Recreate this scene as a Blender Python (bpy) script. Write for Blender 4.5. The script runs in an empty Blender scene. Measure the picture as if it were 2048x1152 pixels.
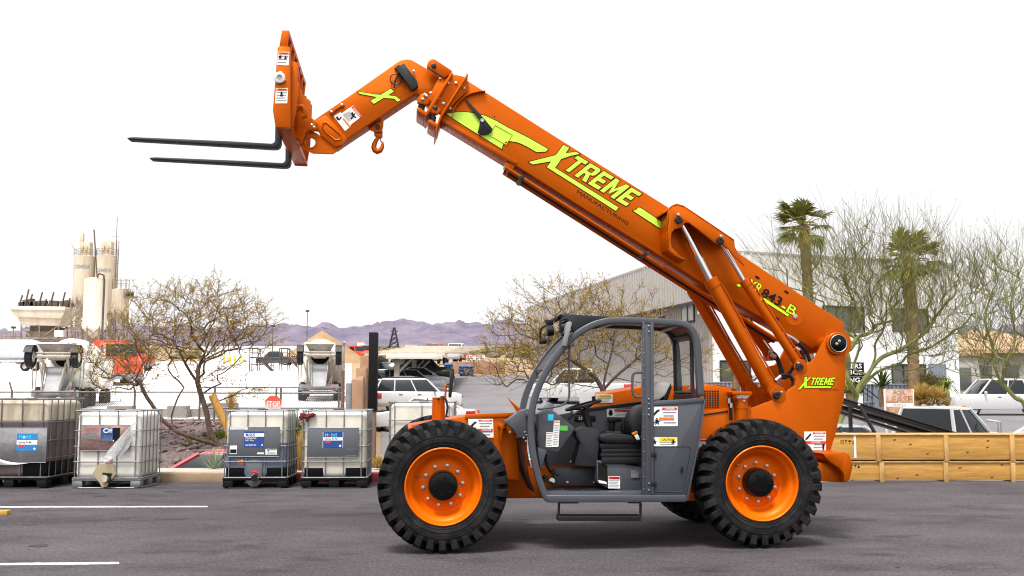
import bpy, bmesh, math, random
from mathutils import Vector, Matrix, noise
rnd = random.Random(7)
SC = bpy.context.scene
COL = SC.collection
R = math.radians
# ---------------------------------------------------------------- camera
FPX, HCAM = 2000.0, 1.6
PITCH = math.atan(204/2000.0)
CP, SP = math.cos(PITCH), math.sin(PITCH)
cam = bpy.data.objects.new('camera', bpy.data.cameras.new('camera'))
COL.objects.link(cam)
cam.data.sensor_width = 36.0
cam.data.lens = 36.0*FPX/2048.0
cam.data.clip_end = 20000
cam.location = (0, 0, HCAM)
cam.rotation_euler = (math.pi/2+PITCH, 0, 0)
SC.camera = cam
def ray(u, v):
    dx = (u-1024)/FPX; dz = (576-v)/FPX
    return Vector((dx, CP-dz*SP, SP+dz*CP))
def at(u, v, Y):
    r = ray(u, v); t = Y/r.y
    return Vector((r.x*t, Y, HCAM+r.z*t))
def on_ground(u, v, z=0.0):
    r = ray(u, v); t = (z-HCAM)/r.z
    return Vector((r.x*t, r.y*t, z))
# ---------------------------------------------------------------- materials
def _n(nt, t, **k):
    n = nt.nodes.new(t)
    for a, b in k.items():
        setattr(n, a, b)
    return n
def lin(r, g, b):
    f = lambda c: (c/255/12.92) if c/255 <= .04045 else ((c/255+.055)/1.055)**2.4
    return (f(r), f(g), f(b))
MATS = {}
def mat(name, col, rough=.5, metal=0., var=.12, scale=3., bump=0., bscale=40., coat=0., col2=None, lo=.35, hi=.65, alpha=1., trans=0., spec=.5, detail=6, rvar=.1, stretch=None, sheen=0.):
    m = bpy.data.materials.new(name); m.use_nodes = True
    nt = m.node_tree; b = nt.nodes['Principled BSDF']
    tc = _n(nt, 'ShaderNodeTexCoord')
    vec = tc.outputs['Object']
    if stretch:
        mp = _n(nt, 'ShaderNodeMapping'); mp.inputs['Scale'].default_value = stretch
        nt.links.new(vec, mp.inputs['Vector']); vec = mp.outputs['Vector']
    nz = _n(nt, 'ShaderNodeTexNoise'); nz.inputs['Scale'].default_value = scale; nz.inputs['Detail'].default_value = detail
    nz.inputs['Roughness'].default_value = .65
    nt.links.new(vec, nz.inputs['Vector'])
    rp = _n(nt, 'ShaderNodeValToRGB')
    c2 = col2 if col2 else tuple(c*(1-var) for c in col)
    rp.color_ramp.elements[0].position = lo; rp.color_ramp.elements[0].color = (*c2, 1)
    rp.color_ramp.elements[1].position = hi; rp.color_ramp.elements[1].color = (*col, 1)
    nt.links.new(nz.outputs['Fac'], rp.inputs['Fac'])
    nt.links.new(rp.outputs['Color'], b.inputs['Base Color'])
    b.inputs['Roughness'].default_value = rough
    if rvar:
        mr = _n(nt, 'ShaderNodeMapRange'); mr.inputs['To Min'].default_value = max(0, rough-rvar); mr.inputs['To Max'].default_value = min(1, rough+rvar)
        n2 = _n(nt, 'ShaderNodeTexNoise'); n2.inputs['Scale'].default_value = scale*2.3; n2.inputs['Detail'].default_value = 4
        nt.links.new(vec, n2.inputs['Vector']); nt.links.new(n2.outputs['Fac'], mr.inputs['Value']); nt.links.new(mr.outputs['Result'], b.inputs['Roughness'])
    b.inputs['Metallic'].default_value = metal
    b.inputs['Coat Weight'].default_value = coat
    b.inputs['Coat Roughness'].default_value = .12
    b.inputs['Alpha'].default_value = alpha
    b.inputs['Transmission Weight'].default_value = trans
    b.inputs['Specular IOR Level'].default_value = spec
    if bump:
        bp = _n(nt, 'ShaderNodeBump'); bp.inputs['Strength'].default_value = bump; bp.inputs['Distance'].default_value = .02
        n3 = _n(nt, 'ShaderNodeTexNoise'); n3.inputs['Scale'].default_value = bscale; n3.inputs['Detail'].default_value = 5
        nt.links.new(vec, n3.inputs['Vector']); nt.links.new(n3.outputs['Fac'], bp.inputs['Height']); nt.links.new(bp.outputs['Normal'], b.inputs['Normal'])
    MATS[name] = m
    return m
M = MATS
mat('orange_paint', (.50, .090, .0001), .42, metal=.45, coat=.03, var=.10, scale=1.3, rvar=.08, bump=.02, bscale=90, spec=.12)
mat('rim_orange', (.74, .124, .0003), .46, metal=.15, coat=.03, var=.08, scale=4, spec=.12)
mat('grey_paint', (.057, .062, .074), .42, coat=.1, spec=.4, var=.12, scale=2.5, bump=.03, bscale=120)
mat('dark_grey', (.020, .021, .026), .5, spec=.35, var=.2, scale=6)
mat('rubber', (.009, .009, .011), .72, scale=6, bump=.25, bscale=60, col2=(.030, .026, .023), spec=.14, lo=.3, hi=.55)
mat('black_gloss', (.003, .003, .003), .16, var=.2, spec=.22)
mat('black_plastic', (.008, .008, .009), .5, var=.2, bump=.05, spec=.3)
mat('black_paint', (.012, .012, .015), .45, spec=.35, var=.25, scale=5, bump=.08, bscale=30)
mat('fork_steel', (.011, .011, .017), .5, spec=.35, var=.25, scale=5, bump=.06, bscale=30)
mat('chrome', (.80, .80, .82), .16, metal=1., var=.05, rvar=.05)
mat('steel', (.55, .55, .55), .38, metal=1., var=.15)
mat('lime', (.52, .80, .05), .45, var=.05)
mat('lime_bright', (.50, .90, .01), .45, var=.05)
mat('decal_black', (.010, .009, .007), .6, var=.1, spec=.12)
mat('sticker_white', (.78, .78, .76), .5, var=.06)
mat('sticker_red', (.62, .03, .03), .5, var=.05)
mat('sticker_orange', (.80, .16, .01), .5, var=.05)
mat('sticker_yellow', (.85, .62, .02), .5, var=.05)
mat('sticker_blue', (.03, .52, .78), .5, var=.05)
mat('sticker_green', (.08, .42, .05), .5, var=.05)
mat('print_grey', (.22, .22, .24), .6, var=.1)
mat('seat_cloth', (.52, .49, .46), .85, var=.15, scale=20)
mat('amber', (.85, .22, .01), .35)
# ---------------------------------------------------------------- mesh builder
class MB:
    def __init__(self):
        self.bm = bmesh.new()
    def _join(self, t):
        me = bpy.data.meshes.new('tmp'); t.to_mesh(me); t.free()
        self.bm.from_mesh(me); bpy.data.meshes.remove(me)
        return self
    def faces(self, vs, fs):
        b = [self.bm.verts.new(v) for v in vs]
        for f in fs:
            try: self.bm.faces.new([b[i] for i in f])
            except ValueError: pass
        return self
    def prism(self, front, back, bevel=0., hole=None, holeb=None, seg=2):
        """front/back: matching closed loops of points."""
        t = bmesh.new()
        a = [t.verts.new(p) for p in front]; b = [t.verts.new(p) for p in back]
        n = len(a)
        if hole is None:
            t.faces.new(a); t.faces.new(b[::-1])
        else:
            ha = [t.verts.new(p) for p in hole]; hb = [t.verts.new(p) for p in holeb]
            m = len(ha)
            for L1, L2 in ((a, ha), (b, hb)):
                es = [t.edges.new((L1[i], L1[(i+1) % n])) for i in range(n)] + [t.edges.new((L2[i], L2[(i+1) % m])) for i in range(m)]
                bmesh.ops.triangle_fill(t, use_beauty=True, use_dissolve=False, edges=es)
            for i in range(m):
                j = (i+1) % m; t.faces.new((ha[i], ha[j], hb[j], hb[i]))
        for i in range(n):
            j = (i+1) % n; t.faces.new((a[j], a[i], b[i], b[j]))
        bmesh.ops.recalc_face_normals(t, faces=t.faces)
        if bevel and hole is None:
            bmesh.ops.bevel(t, geom=list(t.edges), offset=bevel, segments=seg, profile=.5, affect='EDGES', clamp_overlap=True)
        return self._join(t)
    def box(self, c, s, rz=0., ry=0., rx=0., bevel=0., seg=2):
        t = bmesh.new()
        mt = Matrix.Translation(c) @ Matrix.Rotation(rz, 4, 'Z') @ Matrix.Rotation(ry, 4, 'Y') @ Matrix.Rotation(rx, 4, 'X') @ Matrix.Diagonal((*s, 1))
        bmesh.ops.create_cube(t, size=1., matrix=mt)
        if bevel:
            bmesh.ops.bevel(t, geom=list(t.edges), offset=bevel, segments=seg, profile=.5, affect='EDGES', clamp_overlap=True)
        return self._join(t)
    def bb(self, x0, x1, y0, y1, z0, z1, bevel=0.):
        return self.box(((x0+x1)/2, (y0+y1)/2, (z0+z1)/2), (abs(x1-x0), abs(y1-y0), abs(z1-z0)), bevel=bevel)
    def tube(self, pts, r, n=8, caps=True, closed=False):
        pts = [Vector(p) for p in pts]
        k = len(pts); rs = r if isinstance(r, (list, tuple)) else [r]*k
        rings = []; prev = None
        for i, p in enumerate(pts):
            if closed: d = pts[(i+1) % k]-pts[i-1]
            else: d = pts[min(i+1, k-1)]-pts[max(i-1, 0)]
            if d.length < 1e-9: d = Vector((0, 0, 1))
            d.normalize()
            if prev is None:
                q = Vector((0, 0, 1)) if abs(d.z) < .9 else Vector((1, 0, 0))
                a = d.cross(q).normalized()
            else:
                a = (prev-d*prev.dot(d))
                a = a.normalized() if a.length > 1e-6 else d.orthogonal().normalized()
            prev = a; b = d.cross(a)
            rings.append([self.bm.verts.new(p+(a*math.cos(2*math.pi*j/n)+b*math.sin(2*math.pi*j/n))*rs[i]) for j in range(n)])
        for i in range(k if closed else k-1):
            A, B = rings[i], rings[(i+1) % k]
            for j in range(n):
                self.bm.faces.new((A[j], A[(j+1) % n], B[(j+1) % n], B[j]))
        if caps and not closed:
            self.bm.faces.new(rings[0][::-1]); self.bm.faces.new(rings[-1])
        return self
    def cyl(self, p0, p1, r0, r1=None, n=20):
        return self.tube([p0, p1], [r0, r0 if r1 is None else r1], n)
    def lathe(self, prof, n=32, axis='Y', c=(0, 0, 0), a0=0., a1=2*math.pi):
        """prof: list of (radius, along axis)."""
        full = abs(a1-a0-2*math.pi) < 1e-6
        rows = []
        for r, h in prof:
            row = []
            for j in range(n if full else n+1):
                a = a0+(a1-a0)*j/n
                x, y = r*math.cos(a), r*math.sin(a)
                v = {'Y': (x, h, y), 'Z': (x, y, h), 'X': (h, x, y)}[axis]
                row.append(self.bm.verts.new(Vector(v)+Vector(c)))
            rows.append(row)
        for A, B in zip(rows, rows[1:]):
            m = len(A)
            for j in range(m if full else m-1):
                self.bm.faces.new((A[j], A[(j+1) % m], B[(j+1) % m], B[j]))
        return self
    def sphere(self, c, s, u=12, v=8):
        t = bmesh.new()
        bmesh.ops.create_uvsphere(t, u_segments=u, v_segments=v, radius=1., matrix=Matrix.Translation(c) @ Matrix.Diagonal((*s, 1)))
        return self._join(t)
    def xform(self, m):
        bmesh.ops.transform(self.bm, matrix=m, verts=self.bm.verts); return self
    def build(self, name, m, parent=None, smooth=True, ang=38, fix=False):
        if fix: bmesh.ops.recalc_face_normals(self.bm, faces=self.bm.faces)
        me = bpy.data.meshes.new(name); self.bm.to_mesh(me); self.bm.free()
        if smooth:
            me.shade_smooth(); me.set_sharp_from_angle(angle=R(ang))
        o = bpy.data.objects.new(name, me); COL.objects.link(o)
        me.materials.append(M[m] if isinstance(m, str) else m)
        if parent: o.parent = parent
        return o
def tag(o, label=None, cat=None, group=None, kind=None):
    for k, v in (('label', label), ('category', cat), ('group', group), ('kind', kind)):
        if v: o[k] = v
    return o
def empty(name, loc=(0, 0, 0), rz=0., label=None, cat=None, group=None, parent=None):
    o = bpy.data.objects.new(name, None); COL.objects.link(o)
    o.location = loc; o.rotation_euler = (0, 0, rz); o.empty_display_size = .1
    if parent: o.parent = parent
    return tag(o, label, cat, group)
def copy_tree(o, parent=None):
    c = o.copy(); COL.objects.link(c); c.parent = parent
    for ch in [x for x in list(COL.objects) if x.parent == o]:
        copy_tree(ch, c)
    return c
_TXT = {}
def text_geo(s, bold=0., res=2):
    """unit-box outline of a string: (verts 0..1, faces, aspect)."""
    key = (s, bold, res)
    if key in _TXT: return _TXT[key]
    cu = bpy.data.curves.new('lettering', 'FONT'); cu.body = s; cu.offset = bold; cu.resolution_u = res
    ob = bpy.data.objects.new('lettering', cu); COL.objects.link(ob)
    bpy.context.view_layer.update()
    me = bpy.data.meshes.new_from_object(ob.evaluated_get(bpy.context.evaluated_depsgraph_get()))
    vs = [Vector(v.co) for v in me.vertices]; fs = [tuple(p.vertices) for p in me.polygons]
    bpy.data.objects.remove(ob); bpy.data.curves.remove(cu); bpy.data.meshes.remove(me)
    x0 = min(v.x for v in vs); x1 = max(v.x for v in vs); y0 = min(v.y for v in vs); y1 = max(v.y for v in vs)
    _TXT[key] = ([((v.x-x0)/(x1-x0), (v.y-y0)/(y1-y0)) for v in vs], fs, (x1-x0)/(y1-y0))
    return _TXT[key]
def put_text(mb, s, o, ex, ey, bold=0.):
    """letters filling the parallelogram o, o+ex, o+ey."""
    o, ex, ey = Vector(o), Vector(ex), Vector(ey)
    vs, fs, _ = text_geo(s, bold)
    mb.faces([o+ex*x+ey*y for x, y in vs], fs)
# ================================================================ the telehandler
TH = R(6.0)
XD = Vector((math.cos(TH), math.sin(TH), 0)); ND = Vector((-math.sin(TH), math.cos(TH), 0))
OM = on_ground(887, 1109)
CAMP = Vector((0, 0, HCAM))
def L(p, yl):
    """pixel -> point of the machine's frame on its lengthwise plane yl metres in from the near tyres."""
    r = ray(*p)
    t = (yl-(CAMP-OM).dot(ND))/r.dot(ND)
    q = CAMP+r*t-OM
    return Vector((q.dot(XD), yl, q.z))
zc = lambda x, y: (980+x/2.5043, 600+y/2.5043)
z5 = lambda x, y: (240+x/3.6, 40+y/3.6)
z6 = lambda x, y: (600+x/4.6075, 90+y/4.6075)
z7 = lambda x, y: (860+x/3.6, 160+y/3.6)
z8 = lambda x, y: (1300+x/2.4, 380+y/2.4)
zi = lambda x, y: (1060+x/4.2654, 740+y/4.2667)
zf = lambda x, y: (740+x/3.7156, 820+y/3.7161)
zr = lambda x, y: (1380+x/3.7147, 820+y/3.7161)
zb = lambda x, y: (700+x/4.6083, 650+y/4.608)
zt = lambda x, y: (1440+x/5.7607, 640+y/5.76)
px = lambda x, y: (x, y)
def PL(f, pts, yl):
    return [L(f(*p), yl) for p in pts]
def plate(mb, f, pts, y0, y1, bevel=.006, hole=None):
    a = PL(f, pts, y0); b = [Vector((p.x, y1, p.z)) for p in a]
    if hole:
        h = PL(f, hole, y0)
        mb.prism(a, b, 0, h, [Vector((p.x, y1, p.z)) for p in h])
    else:
        mb.prism(a, b, bevel)
    return mb
def ring(cx, cy, r, n=20, ry=None):
    return [(cx+r*math.cos(2*math.pi*i/n), cy+(ry or r)*math.sin(2*math.pi*i/n)) for i in range(n)]
def flat(mb, f, pts, yl):
    mb.faces(PL(f, pts, yl), [list(range(len(pts)))[::-1]]); return mb
def quad_text(mb, s, f, bl, br, tl, yl, bold=0.):
    o = L(f(*bl), yl); put_text(mb, s, o, L(f(*br), yl)-o, L(f(*tl), yl)-o, bold)
mach = empty('telehandler', OM, TH, 'orange telehandler with raised boom, grey open cab and two black forks on the asphalt', 'telehandler')
class _Ink:
    def __init__(self, d, i): self.d, self.i = d, i
    def faces(self, vs, fs):
        b = [self.d.mb.bm.verts.new(v) for v in vs]
        for f in fs:
            try: self.d.mb.bm.faces.new([b[k] for k in f]).material_index = self.i
            except ValueError: pass
class Decals:
    """printed decals of one part: each sticker is one mesh with its inks as materials."""
    def __init__(self, parent, name='warning_sticker'):
        self.parent, self.name, self.mb = parent, name, None
    def get(self, m):
        if self.mb is None: self.mb, self.ms = MB(), []
        if m not in self.ms: self.ms.append(m)
        return _Ink(self, self.ms.index(m))
    def flush(self):
        if self.mb is None: return
        o = self.mb.build(self.name, self.ms[0], self.parent, smooth=False)
        for m in self.ms[1:]: o.data.materials.append(M[m])
        self.mb = None
    def sticker(self, f, tl, tr, bl, yl, head='WARNING', hcol='sticker_red', hfrac=.24, rows=5, hx=0., pic=None, base='sticker_white', tcol=None):
        self.flush()
        A, B, C = L(f(*tl), yl), L(f(*tr), yl), L(f(*bl), yl)
        ex, ey = B-A, C-A
        P = lambda x, y, d: A+ex*x+ey*y+Vector((0, -d, 0))
        def rect(m, x0, y0, x1, y1, d):
            self.get(m).faces([P(x0, y0, d), P(x1, y0, d), P(x1, y1, d), P(x0, y1, d)], [(3, 2, 1, 0)])
        rect(base, 0, 0, 1, 1, 0)
        if head is not None:
            rect(hcol, hx+.03, .04, .97, hfrac, .002)
            if head:
                o = P(hx+.03+(.94-hx)*.18, hfrac*.86, .004)
                put_text(self.get(tcol or 'decal_black'), head, o, P(.88, hfrac*.86, .004)-o, P(hx+.03+(.94-hx)*.18, hfrac*.3, .004)-o, .01)
        y = hfrac+.09
        for i in range(rows):
            y1 = y+(.9-hfrac)/rows*.30
            rect('print_grey', hx+.06+.02*(i % 2), y, .94-.17*((i*7) % 3)/2, y1, .002)
            y += (.88-hfrac)/rows
        if pic:
            for poly in pic:
                self.get('decal_black').faces([P(x, yy, .003) for x, yy in poly], [list(range(len(poly)))[::-1]])
    def build(self): self.flush()
def man(x, y, s, w=1.):
    """little falling figure pictogram (three polygons)."""
    k = lambda pts: [(x+a*s*w, y+b*s) for a, b in pts]
    return [k([(.35, 0), (.55, .0), (.6, .12), (.5, .2), (.35, .16)]), k([(.2, .25), (.62, .22), (.72, .45), (.95, .35), (.98, .45), (.66, .6), (.4, .62), (.05, .8), (0, .7), (.28, .5)]),
            k([(.4, .6), (.68, .58), (.8, 1.), (.68, 1.), (.52, .75), (.3, 1.), (.18, .98)])]
# ---- wheels
def make_wheel(parent):
    w = empty('wheel', parent=parent)
    W = .37
    m = MB()
    prof = [(.372, .035), (.385, .012), (.42, -.004), (.47, -.012), (.52, -.006), (.552, .012), (.572, .05), (.582, .12), (.585, W/2)]
    prof = prof+[(r, W-h) for r, h in prof[-2::-1]]
    m.lathe(prof, 72)
    for rr, hh in ((.41, -.002), (.445, -.0105), (.50, -.0115)):
        m.tube([(rr*math.cos(a), hh, rr*math.sin(a)) for a in [2*math.pi*i/60 for i in range(60)]], .0035, 5, closed=True)
    N = 30
    for side in (0, 1):
        for i in range(N):
            a0 = 2*math.pi*(i+.5*side)/N
            secs = []
            for (h, r0, r1, sh, hw) in ((-.010, .515, .560, 0., .036), (-.004, .515, .612, .0, .039), (.022, .54, .640, .006, .041), (.10, .55, .650, .032, .040), (.175, .55, .652, .078, .036), (.20, .55, .648, .094, .026)):
                ring_ = []
                for (t, r) in ((sh-hw, r0), (sh+hw, r0), (sh+hw*.86, r1), (sh-hw*.86, r1)):
                    a = a0+t/.62
                    hh = h if side == 0 else W-h
                    ring_.append(Vector((r*math.cos(a), hh, r*math.sin(a))))
                secs.append(ring_)
            vs = [v for s in secs for v in s]; fs = [(0, 1, 2, 3), tuple(range(len(vs)-4, len(vs)))[::-1]]
            for k in range(len(secs)-1):
                for j in range(4):
                    b = k*4; fs.append((b+j, b+(j+1) % 4, b+4+(j+1) % 4, b+4+j))
            t = bmesh.new(); bv = [t.verts.new(v) for v in vs]
            for q in fs: t.faces.new([bv[x] for x in q])
            bmesh.ops.recalc_face_normals(t, faces=t.faces)
            m._join(t)
    m.build('tyre', 'rubber', w, ang=30)
    m = MB()
    m.lathe([(.378, .016), (.384, .004), (.374, -.004), (.362, .006), (.355, .03), (.352, .06), (.335, .075), (.318, .088), (.306, .11), (.292, .165), (.262, .185), (.255, .188), (.250, .183), (.14, .186), (.14, .25)], 72)
    m.lathe([(.378, .35), (.30, .30), (.28, .2)], 48)
    m.build('rim', 'rim_orange', w, ang=50, fix=False)
    m = MB()
    m.lathe([(.152, .186), (.150, .15), (.145, .10), (.142, .06), (.134, .047), (.11, .042), (.06, .040), (.0005, .040)], 40)
    for i in range(6):
        a = i*math.pi/3+.4
        m.lathe([(.014, .043), (.013, .034), (.0005, .033)], 8, c=(.085*math.cos(a), 0, .085*math.sin(a)))
    m.build('hub', 'black_gloss', w)
    m = MB(); m.lathe([(.018, .187), (.018, .158), (.011, .156), (.010, .142), (.0005, .141)], 10)
    nut = m.build('wheel_nut', 'steel', w)
    for i in range(10):
        a = 2*math.pi*(i+.35)/10
        if i: nut = nut.copy(); COL.objects.link(nut)
        nut.location = (.198*math.cos(a), 0, .198*math.sin(a))
    m = MB(); m.cyl((-.235, .19, .06), (-.27, .13, .06), .007, n=6); m.build('valve_stem', 'steel', w)
    return w
WR = .652
w0 = make_wheel(mach); w0.location = (L((887, 977), 0).x, 0, WR)
XR = L((1524, 978), 0.02).x
for (x, y, rz, spin) in ((XR, .0, 0, .5), (w0.location.x, 2.36, math.pi, 1.1), (XR, 2.36, math.pi, 2.2)):
    w = copy_tree(w0, mach); w.location = (x, y, WR); w.rotation_euler = (0, spin, rz) if rz == 0 else (0, 0, rz)
w0.rotation_euler = (0, .12, 0)
# ---- chassis
m = MB()
XF = w0.location.x
m.bb(XF-.15, XR+.5, .76, 1.86, .45, .78, .02)
plate(m, px, [(823, 850), (936, 832), (1030, 829), (1040, 960), (990, 958), (830, 950)], .42, .47)
plate(m, px, [(823, 850), (936, 832), (1030, 829), (1040, 960), (990, 958), (830, 950)], 1.88, 1.93)
plate(m, px, [(815, 856), (936, 836), (1030, 833), (1030, 845), (936, 850), (820, 868)], .47, 1.88, .01)
plate(m, px, [(930, 829), (1030, 825), (1030, 833), (930, 838)], .40, .46, .004)
plate(m, zf, [(955, 102), (1015, 108), (1020, 135), (990, 140), (975, 245), (962, 243), (968, 135), (955, 130)], .33, .42, .004)
m.cyl((XF, .3, WR), (XF, 2.1, WR), .13, n=20)
m.cyl((XR, .3, WR), (XR, 2.1, WR), .13, n=20)
m.bb(XF-.16, XF+.16, .45, 1.9, .48, .80, .03); m.bb(XR-.16, XR+.16, .45, 1.9, .48, .80, .03)
# body side between cab and rear wheel
plate(m, px, [(1395, 822), (1503, 812), (1503, 950), (1420, 985), (1376, 994), (1370, 1000)], .36, .44)
plate(m, px, [(1300, 985), (1405, 985), (1412, 995), (1390, 1002), (1300, 1002)], .30, 1.9, .01)
plate(m, zr, [(225, 140), (275, 140), (275, 200), (225, 205)], .30, .36, .004)
chassis = m.build('chassis', 'orange_paint', mach)
# reflective corner plate
m = MB(); plate(m, zc, [(88, 489), (152, 545), (156, 562), (142, 570)], .30, .33, .002); m.build('corner_plate', 'orange_paint', chassis)
# seam + bolts
m = MB(); plate(m, px, [(1396, 830), (1456, 821), (1456, 824), (1396, 833)], .352, .36, 0); m.build('seam', 'black_plastic', chassis)
m = MB()
for p in ((1406, 902), (1405, 922), (1459, 862)):
    c = L(p, .36); m.cyl(c, c-Vector((0, .02, 0)), .013, n=8)
m.build('bolt', 'steel', chassis)
d = Decals(chassis)
d.sticker(zf, (730, 66), (914, 66), (735, 205), .398, 'DANGER', hfrac=.13, rows=5, hx=.38, tcol='sticker_white', pic=[[(.05, .4), (.2, .2), (.3, .12), (.33, .2), (.22, .3), (.12, .5)], [(.2, .5), (.3, .45), (.33, .62), (.24, .6)]])
A = d.get('sticker_red'); flat(A, zf, [(798, 140), (912, 140), (912, 158), (798, 158)], .394)
quad_text(d.get('sticker_white'), 'DANGER', zf, (832, 155), (902, 155), (832, 143), .392, .01)
d.sticker(zr, (62, 216), (156, 216), (58, 276), .352, 'WARNING', hfrac=.3, rows=4)
d.build()
# front frame-levelling post and mirror
m = MB(); a = L((877, 843), .95); b = L((877, 797), .95); m.cyl(a-Vector((0, 0, .1)), b, .075, .068, 24)
m.cyl(b, b+Vector((0, 0, .012)), .073, n=24)
m.bb(a.x-.12, a.x+.12, .85, 1.05, a.z-.2, a.z-.02, .01)
post = m.build('front_cylinder', 'orange_paint', mach)
m = MB(); c = L(zb(815, 683), .95-.077); m.lathe([(.014, .0), (.014, -.012), (.0005, -.013)], 12, c=c); m.build('grease_port', 'black_plastic', post)
m = MB(); m.tube([b+Vector((.02, 0, .01)), b+Vector((.05, -.03, .02)), L(zb(885, 690), .85), L(zb(900, 760), .84), L(zb(885, 850), .84)], .012, 8); m.build('hose', 'black_plastic', post)
mir = MB(); 
for q in (0,):
    T = PL(zb, [(938, 430), (955, 428), (962, 440), (935, 665), (922, 672), (912, 660), (915, 560), (928, 450)], .86)
    mir.prism(T, [Vector((p.x, 1.06, p.z)) for p in T], .012)
mo = mir.build('mirror', 'black_plastic', mach)
m = MB(); m.tube([L(zb(878, 690), .9), L(zb(882, 560), .9), L(zb(886, 545), .92), L(zb(925, 545), .95)], .012, 8); m.build('mirror_arm', 'orange_paint', mo)
# ---- rear frame (tower) and counterweight
TOWER = [(1500, 818), (1531, 806), (1540, 803), (1549, 797), (1560, 800), (1571, 790), (1579, 779), (1591, 771), (1592, 754), (1600, 742), (1608, 728), (1622, 725), (1631, 715), (1653, 672), (1662, 669), (1672, 669), (1684, 676), (1690, 690), (1692, 720), (1691, 760), (1688, 800), (1680, 830), (1671, 870), (1659, 906), (1650, 955), (1500, 955)]
m = MB()
plate(m, px, TOWER, .62, .67)
far = PL(px, TOWER, .62)
m.prism([Vector((p.x, 1.70, p.z)) for p in far], [Vector((p.x, 1.75, p.z)) for p in far], .006)
plate(m, px, [(1500, 850), (1600, 840), (1672, 850), (1655, 905), (1645, 950), (1500, 950)], .67, 1.70, 0)
m.cyl(L(px(1673, 687), .67), L(px(1673, 687), .67)+Vector((0, 1.04, 0)), .09, n=28)
c = L(px(1673, 687), .62); m.lathe([(.125, .0), (.125, -.03), (.118, -.036), (.10, -.036)], 36, c=c)
c1 = L(px(1556, 788), .62); m.lathe([(.09, .0), (.085, -.012), (.0005, -.012)], 24, c=c1)
c2 = L(px(1601, 733), .62); m.lathe([(.075, .0), (.07, -.012), (.0005, -.012)], 24, c=c2)
tower = m.build('rear_frame', 'orange_paint', mach)
m = MB(); m.lathe([(.098, -.036), (.098, -.05), (.09, -.056), (.0005, -.056)], 32, c=c)
m.build('pivot_cap', 'black_gloss', tower)
m = MB(); m.tube([c+Vector((.094*math.cos(a), -.054, .094*math.sin(a))) for a in [i*math.pi/18 for i in range(36)]], .004, 6, closed=True)
for p in ((1330+11, 275), (1370, 243)):
    q = L(zt(*p), .56); m.lathe([(.017, .0), (.017, -.015), (.0005, -.02)], 10, c=q)
for p in ((705, 832), (898, 497)):
    q = L(zt(*p), .60); m.lathe([(.014, .0), (.014, -.015), (.0005, -.02)], 10, c=q)
m.build('pivot_bolt', 'steel', tower)
m = MB()
for P_, cc in (([(612, 840), (625, 835), (710, 830), (685, 905), (665, 918), (622, 900), (610, 870)], (655, 866)), ([(878, 500), (900, 485), (955, 512), (968, 540), (940, 578), (905, 580), (878, 555)], (928, 550))):
    plate(m, zt, P_, .585, .608, .004)
    q = L(zt(*cc), .585); m.lathe([(.03, 0), (.03, -.012), (.016, -.012), (.014, -.004), (.0005, -.004)], 16, c=q)
m.build('pin_retainer', 'black_paint', tower)
# rear lettering
def xtreme_small(par, yl):
    for mt, off, bold in (('decal_black', 0., .012), ('lime_bright', .003, 0.)):
        mb = MB(); g = .35 if mt == 'lime_bright' else 1.2
        e = 5 if mt == 'decal_black' else 0
        flat(mb, zt, [(975-e, 655-e), (1005+e, 655-e), (1000+e, 764-e), (1282+e, 764-e), (1278+e, 780+e), (968-e, 780+e)], yl-off)
        flat(mb, zt, [(900-e, 800+e), (985, 700-e), (1040+e, 655-e), (1046+e, 662), (1000, 712), (925+e, 800+e)], yl-off-.0008)
        block_word(mb, 'TREME', zt, (1034, 749), (1300, 749), (1064, 664), yl-off-.0004, e)
        mb.build('lettering', mt, par, smooth=False)
    mb = MB(); quad_text(mb, 'MANUFACTURING', zt, (1142, 812), (1368, 812), (1145, 797), yl, 0.); mb.build('lettering', 'decal_black', par, smooth=False)
d = Decals(tower)
d.sticker(zr, (848, 160), (1010, 160), (848, 300), .616, 'DANGER', hfrac=.13, rows=5, hx=.37, tcol='sticker_white', pic=[[(.04, .4), (.2, .2), (.3, .08), (.33, .16), (.22, .3), (.1, .45)], [(.82, .68), (.95, .62), (.9, .98), (.84, .98)]])
flat(d.get('sticker_red'), zr, [(862, 232), (1010, 232), (1010, 250), (862, 250)], .612)
quad_text(d.get('sticker_white'), 'DANGER', zr, (905, 246), (970, 246), (905, 235), .610, .01)
d.build()
m = MB()
plate(m, zr, [(985, 322), (1155, 312), (1185, 330), (1203, 375), (1208, 440), (1190, 515), (1165, 540), (1147, 540), (1143, 480), (1110, 435), (1050, 395), (1010, 360)], .30, 2.0, .025)
plate(m, zr, [(940, 385), (1040, 400), (1110, 450), (1140, 490), (1140, 538), (975, 530)], .42, 1.9, .01)
cw = m.build('counterweight', 'orange_paint', mach)
# ---- engine cover on the far side, seen through the cab
m = MB()
plate(m, px, [(1186, 812), (1213, 786), (1300, 771), (1440, 769), (1475, 778), (1475, 850), (1186, 850)], 1.32, 2.15, .02)
eng = m.build('engine_cover', 'orange_paint', mach)
m = MB()
plate(m, px, [(1400, 778), (1412, 768), (1462, 776), (1468, 790), (1468, 830), (1396, 842)], .44, .95, .012)
cov = m.build('engine_side_cover', 'orange_paint', mach)
m = MB()
for i in range(6):
    for j in range(8):
        x0, y0 = 1408+i*5.2, 781+j*4.6
        if x0 > 1434: continue
        flat(m, px, [(x0, y0), (x0+3.6, y0), (x0+3.6, y0+3.2), (x0, y0+3.2)], .437)
m.build('grille', 'black_plastic', cov, smooth=False)
d = Decals(eng)
d.sticker(zi, (565, 208), (705, 208), (565, 278), 1.312, 'CAUTION', 'sticker_yellow', .36, 3)
d.build()
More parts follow.
